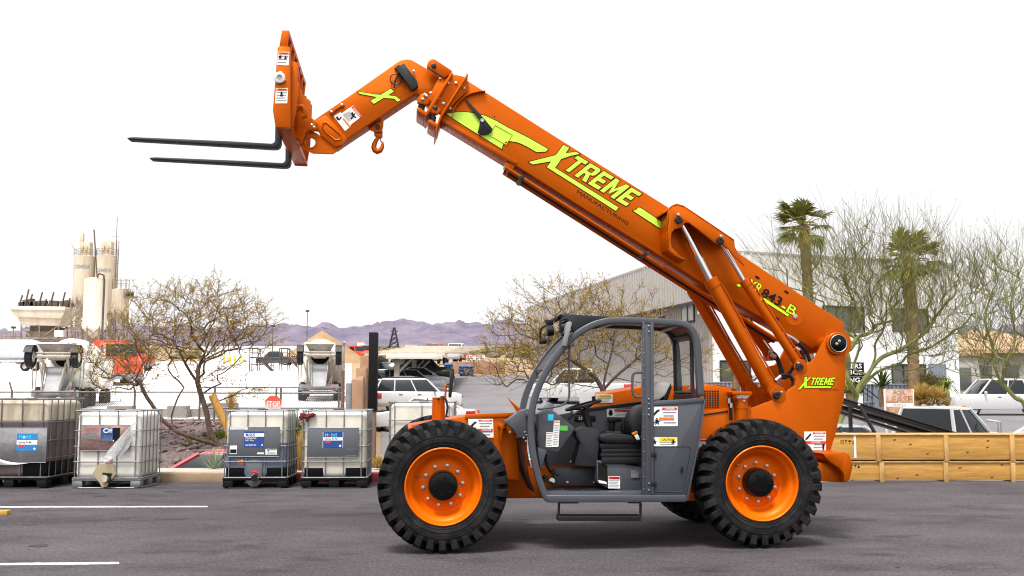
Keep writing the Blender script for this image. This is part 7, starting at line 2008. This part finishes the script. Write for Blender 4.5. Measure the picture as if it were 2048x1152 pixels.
def grow_tree(name, label, base, limbs, targets, seed, bark, twig, leaf, curl=.55, spread=1., rtip=.004, pw=2.4, rmax=None, spray=(10, .30, .10), leafs=(10, .085, .016), wind=Vector((0, 0, 0)), up=.35, step=.22, cat='tree', group='trees', jit=.04, thick=.014, leaf_min=0.):
    rs = random.Random(seed)
    P, par, D = [Vector(base)], [-1], [Vector((0, 0, 1))]
    def add(path, p0):
        k = p0
        for q in path:
            d = (q-P[k]); 
            if d.length < 1e-4: continue
            P.append(q); par.append(k); D.append(d.normalized()); k = len(P)-1
        return k
    ids = {}
    for key, frm, pts in limbs:
        st = ids[frm] if frm is not None else 0
        path = smoothp([P[st]]+list(pts), 4)[1:]
        ids[key] = add(path, st)
    n0 = len(P)
    order = sorted(targets, key=lambda t: min((t-P[i]).length for i in range(0, n0, 2))+rs.uniform(0, .4))
    arr = np.zeros((60000, 3)); cnt = 0
    for i, p in enumerate(P): arr[i] = p; cnt = i+1
    root = np.array(base)
    for t in order:
        tv = np.array(t)
        dv_ = arr[:cnt]-tv; dist = np.sqrt((dv_**2).sum(1))
        # prefer nodes nearer the root than the target and below it
        rr_ = np.sqrt(((arr[:cnt]-root)**2).sum(1)); tr_ = np.linalg.norm(tv-root)
        cost = dist+np.where(rr_ > tr_-.05, 2.5, 0)+np.clip(arr[:cnt, 2]-tv[2]+.1, 0, 9)*.8
        cost[:2] += 3
        k = int(cost.argmin()); a = P[k]; L_ = (t-a).length
        if L_ < .05: continue
        n = max(2, int(L_/step)); tan = D[k]*L_*curl; end = ((t-a).normalized()*.6+Vector((0, 0, up))+wind).normalized()*L_*.5
        path = []
        for j in range(1, n+1):
            s = j/n; h00 = 2*s**3-3*s*s+1; h10 = s**3-2*s*s+s; h01 = -2*s**3+3*s*s; h11 = s**3-s*s
            q = a*h00+tan*h10+t*h01+end*h11
            if j < n: q = q+Vector((rs.gauss(0, jit), rs.gauss(0, jit), rs.gauss(0, jit)))*min(1, L_)
            path.append(q)
        c0 = len(P); add(path, k)
        for i in range(c0, len(P)): arr[i] = P[i]
        cnt = len(P)
    N = len(P); ch = [[] for _ in range(N)]
    for i in range(1, N): ch[par[i]].append(i)
    rad = [0.]*N
    for i in range(N-1, -1, -1):
        if not ch[i]: rad[i] = rtip
        else: rad[i] = sum(rad[c]**pw for c in ch[i])**(1/pw)
    if rmax:
        s = rmax/rad[0]
        for i in range(N): rad[i] = rtip+(rad[i]-rtip)*(rmax-rtip)/(max(rad[0]-rtip, 1e-6))
    main, fine = MB(), MB(); tips = []
    stack = [0]
    while stack:
        s = stack.pop(); chain = [s] if par[s] < 0 else [par[s], s]
        k = s
        while ch[k]:
            cs = sorted(ch[k], key=lambda c: -rad[c]); 
            for c in cs[1:]: stack.append(c)
            k = cs[0]; chain.append(k)
        tips.append(k)
        if len(chain) < 2: continue
        rr_ = [rad[c] for c in chain]
        if par[s] >= 0: rr_[0] = min(rr_[0], rad[s]*1.05)
        big = rr_[min(1, len(rr_)-1)] > thick
        (main if big else fine).tube([P[c] for c in chain], rr_, 8 if rr_[0] > .03 else (5 if big else 3), caps=False)
    # sprays of fine twigs with leaves
    lv, lf = [], []
    def leafq(p, d, l, w):
        s = d.cross(Vector((rs.gauss(0, 1), rs.gauss(0, 1), rs.gauss(0, 1)))).normalized()
        b = len(lv); lv.extend([p-s*w*.3, p+d*l*.5-s*w, p+d*l, p+d*l*.5+s*w]); lf.append((b, b+1, b+2, b+3))
    ns, sl_, sr = spray; nl, ll, lw = leafs
    cand = [i for i in range(n0, N) if rad[i] < rtip*3.2]
    for i in cand:
        tip = not ch[i]
        if not tip and rs.random() > .5: continue
        for _ in range(ns if tip else max(1, ns//3)):
            d = (D[i]+Vector((rs.gauss(0, .55), rs.gauss(0, .55), rs.gauss(0, .45)))*spread+wind*1.0+Vector((0, 0, up*.4))).normalized(); l = sl_*rs.uniform(.5, 1.3)
            pts = [P[i], P[i]+d*l*.5+Vector((rs.gauss(0, .02), rs.gauss(0, .02), 0)), P[i]+d*l+wind*l*.5+Vector((rs.gauss(0, .04), rs.gauss(0, .04), rs.gauss(0, .03)-.03))]
            fine.tube(pts, [rtip*.7, rtip*.55, rtip*.35], 3, caps=False)
            for q in range(nl):
                s = rs.uniform(leaf_min, 1.); p = pts[0].lerp(pts[1], s*2) if s < .5 else pts[1].lerp(pts[2], s*2-1)
                dd = (d*.8+Vector((rs.gauss(0, .6), rs.gauss(0, .6), rs.gauss(-.15, .5)))+wind*.8).normalized(); leafq(p, dd, ll*rs.uniform(.5, 1.3), lw*rs.uniform(.6, 1.3))
    ro = empty(name, base, 0, label, cat, group); off = Matrix.Translation(-Vector(base))
    main.xform(off); t = main.build('trunk', bark, ro)
    fine.xform(off); fine.build('twigs', twig, ro)
    if lv:
        b = MB(); b.faces([v-Vector(base) for v in lv], lf); b.build('crown', leaf, ro, smooth=False)
    return ro
def crown_targets(seed, n, Y, lobes, dy=1.0, power=.5):
    """lobes: (u, v, ru, rv, weight) ellipses in the picture turned into ellipsoids of real depth."""
    rs = random.Random(seed); out = []; tot = sum(l[4] for l in lobes)
    while len(out) < n:
        w_ = rs.uniform(0, tot)
        for l in lobes:
            w_ -= l[4]
            if w_ <= 0: break
        a = rs.uniform(0, 2*math.pi); z = rs.uniform(-1, 1); r = rs.random()**power
        x, y, z = r*math.sqrt(1-z*z)*math.cos(a), r*math.sqrt(1-z*z)*math.sin(a), r*z
        out.append(at(l[0]+x*l[2], l[1]+z*l[3], Y+y*dy*l[2]*Y/2000))
    return out
EW = Vector((-.0, 0, .0))
# left mesquite
Y = 25.2
A_ = lambda u, v, dy=0: at(u, v, Y+dy)
base = A_(452, 925); base.z = min(base.z, TZ(base.x, Y)-.1)
limbs = [('b', None, [A_(447, 902), A_(436, 890)]), ('r1', 'b', [A_(420, 862), A_(413, 825, .1), A_(402, 790, .2), A_(395, 765, .2)]), ('r2', 'r1', [A_(375, 735, .1), A_(360, 705, 0), A_(345, 680)]), ('r3', 'r1', [A_(398, 735, .4), A_(410, 705, .6), A_(420, 680, .8)]),
         ('l1', 'b', [A_(400, 880, -.2), A_(360, 866, -.4), A_(347, 858, -.4)]), ('l2', 'l1', [A_(325, 840, -.5), A_(308, 815, -.5), A_(290, 788, -.6), A_(278, 760, -.7)]), ('l3', 'l2', [A_(258, 735, -.8), A_(235, 715, -1.)]), ('m1', 'l1', [A_(343, 838, -.2), A_(346, 822, -.2), A_(356, 795, 0), A_(368, 775, .1)]), ('m2', 'l2', [A_(270, 770, -.3), A_(235, 745, -.1)])]
T = crown_targets(11, 580, Y, [(385, 640, 140, 75, 3.2), (320, 695, 120, 75, 2.4), (235, 735, 85, 65, 1.7), (465, 660, 90, 55, 1.8), (430, 740, 90, 40, .7), (400, 600, 100, 32, .6), (490, 690, 55, 28, .4), (480, 780, 40, 25, .18)], .85)
grow_tree('mesquite_tree', 'sprawling brown leaved tree with forked trunk behind the second and third containers', base, limbs, T, 5, 'mesquite_bark', 'mesquite_twig', 'mesquite_leaf', rtip=.0062, rmax=.125, pw=2.2, spray=(4, .48, .1), leafs=(7, .10, .0095), wind=Vector((.14, 0, .06)), up=.22, step=.2, curl=.4)
# mesquite behind the cab
Y = 38.0
base = A_(1212, 850); base.z = TZ(base.x, Y)-.1
limbs = [('t', None, [A_(1209, 815), A_(1206, 780)]), ('a', 't', [A_(1190, 755), A_(1165, 735, -.3), A_(1135, 715, -.5)]), ('b', 't', [A_(1212, 745, .4), A_(1222, 710, .6), A_(1228, 675, .7)]), ('c', 't', [A_(1235, 750, -.2), A_(1265, 725, -.2), A_(1290, 700)]), ('d', 'a', [A_(1105, 735, -.5), A_(1075, 755, -.7), A_(1045, 768, -.9)]), ('e', 'a', [A_(1120, 680, .3), A_(1100, 650, .5)])]
T = crown_targets(21, 780, Y, [(1150, 660, 140, 75, 2.5), (1240, 650, 100, 85, 2.2), (1060, 690, 100, 65, 1.5), (1010, 730, 85, 45, 1.0), (1130, 740, 110, 50, 1.2), (1310, 690, 70, 80, 1.1), (1130, 590, 120, 30, .5), (1400, 720, 35, 50, .35), (1020, 640, 60, 30, .3)], .8)
grow_tree('mesquite_tree', 'wide brown leaved tree seen behind and through the open cab', base, limbs, T, 8, 'mesquite_bark', 'mesquite_twig', 'mesquite_leaf', rtip=.0075, rmax=.15, pw=2.2, spray=(4, .66, .1), leafs=(6, .15, .0135), wind=Vector((-.10, 0, .08)), up=.25, step=.28, curl=.4)
# palo verde right of the machine
Y = 22.5
base = A_(1676, 880); base.z = -.75
zz = lambda x, y, dy=0: A_(1640+x/4.432, 620+y/4.43, dy)
limbs = [('t', None, [zz(168, 1060), zz(185, 960), zz(225, 890), zz(290, 830), zz(318, 760)]), ('m', 't', [zz(340, 690), zz(380, 630), zz(425, 575)]), ('m1', 'm', [zz(480, 490), zz(550, 420), zz(640, 380), zz(705, 355)]), ('m2', 'm1', [zz(800, 295), zz(880, 240), zz(955, 175), zz(1000, 90), zz(1060, 20)]), ('m3', 'm1', [zz(790, 350, -.2), zz(900, 290, -.4), zz(1000, 250, -.5), zz(1100, 180, -.6), zz(1240, 100, -.7)]),
         ('n1', 't', [zz(370, 690, .3), zz(410, 640, .4), zz(500, 555, .4), zz(600, 510, .5), zz(720, 465, .6), zz(765, 410, .6), zz(830, 380, .6), zz(960, 340, .6), zz(1090, 260, .5), zz(1190, 190, .4)]),
         ('k1', 't', [zz(290, 700, -.3), zz(250, 620, -.4), zz(240, 530, -.4), zz(250, 440, -.5), zz(220, 330, -.5)]), ('k2', 'k1', [zz(260, 350, -.3), zz(340, 240, -.2), zz(440, 200, 0), zz(560, 60, .2)]), ('p1', 'm', [zz(300, 520, .5), zz(330, 400, .6), zz(350, 300, .7), zz(300, 180, .8), zz(330, 50, .8)]), ('p2', 'm', [zz(490, 420, .2), zz(490, 300, .3), zz(560, 180, .4), zz(590, 60, .5)])]
T = crown_targets(31, 1500, Y, [(1700, 560, 120, 110, 3.), (1800, 560, 130, 110, 3.), (1630, 545, 100, 60, 1.3), (1890, 600, 110, 90, 2.2), (1760, 640, 130, 60, 1.6), (1560, 520, 60, 45, .35), (1700, 470, 120, 50, .45), (1850, 490, 60, 50, .3), (1850, 700, 90, 40, .8), (1940, 560, 70, 70, .9)], .75, .45)
grow_tree('palo_verde_tree', 'green barked nearly leafless tree leaning right beside the machine', base, limbs, T, 9, 'paloverde_bark', 'paloverde_twig', 'paloverde_leaf', rtip=.0054, rmax=.060, curl=.35, spread=.45, pw=2.5, spray=(2, .75, .1), leafs=(1, .045, .009), wind=Vector((-.10, 0, .25)), up=.75, step=.22, jit=.018, thick=.012)
# palo verde at the right edge
Y = 26.0
base = A_(2062, 850); base.z = -.75
limbs = [('t', None, [A_(2052, 820), A_(2030, 795), A_(2005, 768)]), ('a', 't', [A_(1990, 735), A_(1985, 690), A_(1970, 640), A_(1985, 580)]), ('b', 't', [A_(1975, 755, .4), A_(1940, 745, .6), A_(1905, 738, .8)]), ('c', 't', [A_(2010, 730, -.3), A_(2030, 680, -.4), A_(2022, 610, -.5), A_(2035, 550, -.5)]), ('d', None, [A_(2075, 790), A_(2070, 730), A_(2050, 680)])]
T = crown_targets(41, 700, Y, [(1985, 620, 85, 110, 2.5), (2040, 600, 80, 120, 2.), (1930, 690, 80, 60, 1.), (2000, 720, 80, 50, 1.), (2080, 680, 70, 100, 1.), (2000, 530, 70, 40, .6)], .8, .45)
grow_tree('palo_verde_tree', 'green barked sparse tree at the right edge before the tiled house', base, limbs, T, 10, 'paloverde_bark', 'paloverde_twig', 'paloverde_leaf', rtip=.006, rmax=.066, curl=.35, spread=.45, pw=2.5, spray=(2, .8, .1), leafs=(1, .05, .010), wind=Vector((-.06, 0, .25)), up=.75, step=.25, jit=.018, thick=.012)
# palms
def palm(u, vc, Y, label, rw, nf=30, fl=1.3, seed=1, wind=-.35):
    rs = random.Random(seed); c = at(u, vc, Y); g = TZ(c.x, Y)-.3; h = c.z-g
    ro = empty('palm_tree', (c.x, Y, g), 0, label, 'palm', 'fan palms')
    m = MB(); n = 60; k = 14; vs = []
    for i in range(n+1):
        t = i/n
        for j in range(k):
            a = 2*math.pi*j/k+.1*i; r = rw*(.85+.25*t if t < .9 else 1.1)*(1+.16*(i % 2)+.22*noise.noise(Vector((math.cos(a)*2, math.sin(a)*2, t*22+seed))))
            vs.append((r*math.cos(a)+.12*math.sin(t*3), r*math.sin(a), h*t))
    m.faces(vs, [(i*k+j, i*k+(j+1) % k, (i+1)*k+(j+1) % k, (i+1)*k+j) for i in range(n) for j in range(k)]); m.build('trunk', 'palm_bark', ro, ang=80)
    lv, lf = [], []; st = MB()
    top = Vector((.12*math.sin(3), 0, h))
    for i in range(nf):
        a = 2.4*i; el = 1.35-1.95*(i/nf)+rs.uniform(-.3, .3)
        d = Vector((math.cos(a)*math.cos(el)+wind*.6, math.sin(a)*math.cos(el), math.sin(el))).normalized()
        pl = fl*rs.uniform(.35, .75); e = top+d*pl+Vector((wind*.1, 0, -.10*pl))
        st.tube([top+Vector((0, 0, -.1)), top+d*pl*.5, e], [.03, .022, .015], 4)
        s = d.cross(Vector((0, 0, 1))).normalized(); nrm = s.cross(d)
        nb = 15
        for b in range(nb):
            th = (b/(nb-1)-.5)*2.5+rs.uniform(-.05, .05); bd = (d*math.cos(th)+s*math.sin(th)+nrm*.12+Vector((wind*.35, 0, -.22))).normalized(); l = fl*.62*(1-.28*abs(th)/1.25)*rs.uniform(.85, 1.1); wv = .05
            sd = bd.cross(nrm).normalized(); q = len(lv)
            mid = e+bd*l*.55; tip = e+bd*l+Vector((wind*.12, 0, -.22*l))
            lv.extend([e-sd*.008, mid-sd*wv, tip, mid+sd*wv, e+sd*.008]); lf.append((q, q+1, q+2, q+3, q+4))
    st.build('frond_stem', 'palm_bark', ro); b = MB(); b.faces(lv, lf); b.build('crown', 'palm_leaf', ro, smooth=False)
    # dry skirt
    lv, lf = [], []
    for i in range(160):
        a = rs.uniform(0, 6.28); z = h-rs.uniform(.05, .9); r = rw*1.1; p = Vector((r*math.cos(a), r*math.sin(a), z)); q = len(lv); e = p+Vector((math.cos(a)*.22, math.sin(a)*.22, -rs.uniform(.3, .6))); t_ = Vector((-math.sin(a), math.cos(a), 0))*.03
        lv.extend([p-t_, p+t_, e]); lf.append((q, q+1, q+2))
    b = MB(); b.faces(lv, lf); b.build('dry_skirt', 'straw', ro, smooth=False)
palm(1607, 452, 48, 'taller fan palm rising above the boom end', .21, 34, 1.55, 3, -.5)
palm(1813, 522, 45, 'shorter fan palm amid the sparse green tree', .25, 34, 1.6, 5, .35)
# rosette plants
def rosette(name, u, v, Y, n, l, w, mt, label, cat, seed, el0=.15, el1=1.4, droop=.2, stem=0., grp='low plants', zz=None):
    rs = random.Random(seed); p = at(u, v, Y); g = p.z if zz is None else zz; ro = empty(name, (p.x, Y, g), 0, label, cat, grp)
    lv, lf = [], []
    for i in range(n):
        a = rs.uniform(0, 6.283); el = rs.uniform(el0, el1); d = Vector((math.cos(a)*math.cos(el), math.sin(a)*math.cos(el), math.sin(el))); L_ = l*rs.uniform(.65, 1.1); s = d.cross(Vector((0, 0, 1))).normalized() if abs(d.z) < .99 else Vector((1, 0, 0))
        o = Vector((rs.gauss(0, .02), rs.gauss(0, .02), stem)); q = len(lv); m1 = o+d*L_*.5+Vector((0, 0, -.06*droop*L_)); tp = o+d*L_+Vector((0, 0, -droop*L_))
        lv.extend([o-s*w*.6, m1-s*w, tp, m1+s*w, o+s*w*.6]); lf.append((q, q+1, q+2, q+3, q+4))
    b = MB(); b.faces(lv, lf); b.build('crown', mt, ro, smooth=False)
    if stem:
        m = MB(); m.lathe([(.16, -.4), (.18, stem*.6), (.13, stem), (.01, stem+.05)], 10, axis='Z'); m.build('trunk', 'palm_bark', ro)
    return ro
rosette('agave_plant', 428, 948, 19.0, 48, .50, .007, 'agave_leaf', 'spiky pale green plant behind the kerb before the red saloon', 'plant', 1, .5, 1.5, .05, zz=.1)
rosette('grass_clump', 600, 940, 18.75, 420, .85, .006, 'straw', 'tall dry grass clump in the gap between two containers', 'grass clump', 2, .9, 1.55, .12, zz=.1)
rosette('grass_clump', 757, 905, 19.6-.7, 200, .32, .006, 'straw', 'small dry grass clump at the foot of the black post', 'grass clump', 3, .5, 1.5, .15, zz=.15)
rosette('grass_clump', 1846, 808, 43.5, 900, 1.25, .014, 'straw', 'large golden grass mound above the pickup behind the lease board', 'grass clump', 4, .35, 1.5, .25)
rosette('grass_clump', 1872, 806, 43.0, 600, 1.1, .014, 'straw', 'golden grass mound next to the small palm', 'grass clump', 14, .3, 1.5, .3)
rosette('sago_palm', 1765, 795, 45, 46, 1.15, .05, 'dark_green_leaf', 'dark green sago palm behind the steps railing', 'plant', 5, .1, 1.35, .15, .45)
rosette('small_palm', 1893, 812, 44, 60, .95, .03, 'green_leaf', 'small drooping palm left of the crew cab pickup', 'palm', 6, -.1, 1.3, .55, .75)
rosette('small_palm', 1472, 775, 46, 60, 1.2, .045, 'green_leaf', 'bright green palm seen between the lift cylinders', 'palm', 7, -.1, 1.3, .35, .7)
rosette('small_palm', 1700, 800, 42, 60, 1.0, .03, 'green_leaf', 'green palm beside the leaning trunk right of the machine', 'palm', 17, .0, 1.3, .35, .3)
rosette('grass_clump', 462, 820, 32.6, 160, .75, .007, 'straw', 'pale dry grass tuft before the gate', 'grass clump', 8, .8, 1.5, .1)
def bush(name, u, v, Y, ru, rv, n, mt, label, seed, l=.06, w=.014):
    rs = random.Random(seed); c = at(u, v, Y); ro = empty(name, (c.x, Y, TZ(c.x, Y)), 0, label, 'shrub', 'shrubs'); k = Y/2000; lv, lf = [], []
    st = MB(); b0 = Vector((0, 0, -.05))
    for i in range(n):
        a = rs.uniform(0, 6.283); z = rs.uniform(-1, 1); r = rs.random()**.4; lump = .75+.5*noise.noise(Vector((math.cos(a)*1.7, math.sin(a)*1.7, z*2+seed)))
        p = Vector((r*lump*math.sqrt(1-z*z)*math.cos(a)*ru*k, r*lump*math.sqrt(1-z*z)*math.sin(a)*ru*k, c.z-ro.location.z+r*z*rv*k*lump))
        if i % 12 == 0: st.tube([b0, (b0+p)*.5+Vector((0, 0, -.05)), p], [.012, .008, .004], 3, caps=False)
        d = Vector((rs.gauss(0, 1), rs.gauss(0, 1), rs.gauss(.4, 1))).normalized(); s = d.cross(Vector((rs.gauss(0, 1), rs.gauss(0, 1), rs.gauss(0, 1)))).normalized(); q = len(lv); L_ = l*rs.uniform(.6, 1.4)
        lv.extend([p-s*w*.4, p+d*L_*.5-s*w, p+d*L_, p+d*L_*.5+s*w]); lf.append((q, q+1, q+2, q+3))
    st.build('stem', 'mesquite_twig', ro); b = MB(); b.faces(lv, lf); b.build('crown', mt, ro, smooth=False)
bush('green_shrub', 395, 892, 26.2, 52, 20, 4200, 'green_leaf', 'yellow green shrub at the foot of the left tree', 2)
bush('green_shrub', 440, 880, 26.6, 34, 26, 3000, 'green_leaf', 'taller green shrub directly behind the left tree trunk', 3)
bush('green_shrub', 1850, 765, 47.5, 60, 28, 2600, 'paloverde_leaf', 'loose olive shrub before the dark ground floor windows', 4, .12, .025)
bush('green_shrub', 590, 865, 24.5, 16, 40, 1500, 'green_leaf', 'narrow green shrub behind the gap of the two containers', 6)
# stones on the bank
m = MB(); rs = random.Random(12)
for i in range(900):
    y = rs.uniform(23.6, 31); u = rs.uniform(-.42, -.17); x = u*y; s = rs.uniform(.03, .12)
    t = bmesh.new(); bmesh.ops.create_icosphere(t, subdivisions=1, radius=s, matrix=Matrix.Translation((x, y, TZ(x, y)+s*.3)) @ Matrix.Rotation(rs.uniform(0, 3), 4, 'Z') @ Matrix.Diagonal((rs.uniform(.8, 1.5), 1, rs.uniform(.5, .9), 1)))
    for v in t.verts: v.co += Vector((rs.gauss(0, 1), rs.gauss(0, 1), rs.gauss(0, 1)))*s*.16
    m._join(t)
mat('stone', (.20, .135, .125), .95, col2=(.09, .065, .065), scale=3, bump=.3)
o = m.build('stones', 'stone', smooth=False); tag(o, 'dark reddish stones covering the bank under the left tree', None, None, 'stuff')
# ---------------------------------------------------------------- separate pieces become parts of their own
def split_pieces(o):
    bm = bmesh.new(); bm.from_mesh(o.data); seen = set(); isl = []
    for v in bm.verts:
        if v in seen: continue
        st, g = [v], []; seen.add(v)
        while st:
            a = st.pop(); g.append(a)
            for e in a.link_edges:
                b = e.other_vert(a)
                if b not in seen: seen.add(b); st.append(b)
        isl.append({x.index for x in g})
    bm.free()
    if len(isl) < 2: return
    src = o.data; name = o.name.split('.')[0]
    for k, s in enumerate(isl):
        b2 = bmesh.new(); b2.from_mesh(src); bmesh.ops.delete(b2, geom=[v for v in b2.verts if v.index not in s], context='VERTS')
        me = bpy.data.meshes.new(name); b2.to_mesh(me); b2.free()
        for mt in src.materials: me.materials.append(mt)
        if k == 0: o.data = me
        else:
            c = bpy.data.objects.new(name, me); COL.objects.link(c); c.parent = o.parent
for o in list(COL.objects):
    if o.type == 'MESH' and o.name.split('.')[0] in ('grab_rail', 'pivot_bolt', 'collar_bolt', 'nose_bolt', 'bolt', 'pin_bolt', 'cab_bolt', 'bracket_bolt', 'hose_fitting', 'stripe_decal', 'hatch_hinge', 'hook_pin', 'line_clamp', 'floor_mat'):
        split_pieces(o)
# ================================================================ light
w = bpy.data.worlds.new('World'); SC.world = w; w.use_nodes = True
nt = w.node_tree; bg = nt.nodes['Background']
SUN_EL, SUN_AZ = 66., 200.     # azimuth: degrees clockwise from +Y (behind the camera, a little to its left)
sky = _n(nt, 'ShaderNodeTexSky'); sky.sky_type = 'NISHITA'; sky.sun_disc = False
sky.sun_elevation = R(SUN_EL); sky.sun_rotation = R(SUN_AZ); sky.dust_density = 4.; sky.air_density = 1.2; sky.ozone_density = 1.
hs_ = _n(nt, 'ShaderNodeHueSaturation'); hs_.inputs['Saturation'].default_value = .12
nt.links.new(sky.outputs['Color'], hs_.inputs['Color']); lt = _n(nt, 'ShaderNodeMix'); lt.data_type = 'RGBA'; lt.blend_type = 'LIGHTEN'; lt.inputs['Factor'].default_value = 1.; lt.inputs['B'].default_value = (4.0, 4.0, 4.05, 1)   # even cloud cover
nt.links.new(hs_.outputs['Color'], lt.inputs['A']); nt.links.new(lt.outputs['Result'], bg.inputs['Color'])
bg.inputs['Strength'].default_value = .15
sl = bpy.data.lights.new('sun', 'SUN'); sl.energy = 2.3; sl.angle = R(12); sl.color = (1., .965, .91)
so = bpy.data.objects.new('sun', sl); COL.objects.link(so)
dv = Vector((math.sin(R(SUN_AZ))*math.cos(R(SUN_EL)), math.cos(R(SUN_AZ))*math.cos(R(SUN_EL)), math.sin(R(SUN_EL))))
so.rotation_euler = dv.to_track_quat('Z', 'Y').to_euler(); so.location = dv*60
SC.view_settings.view_transform = 'Standard'; SC.view_settings.look = 'None'; SC.view_settings.gamma = 1.; SC.view_settings.exposure = .8
SC.cycles.max_bounces = 8; SC.cycles.transparent_max_bounces = 12
SC.cycles.use_denoising = True; SC.cycles.pixel_filter_type = 'BLACKMAN_HARRIS'; SC.cycles.filter_width = 1.1
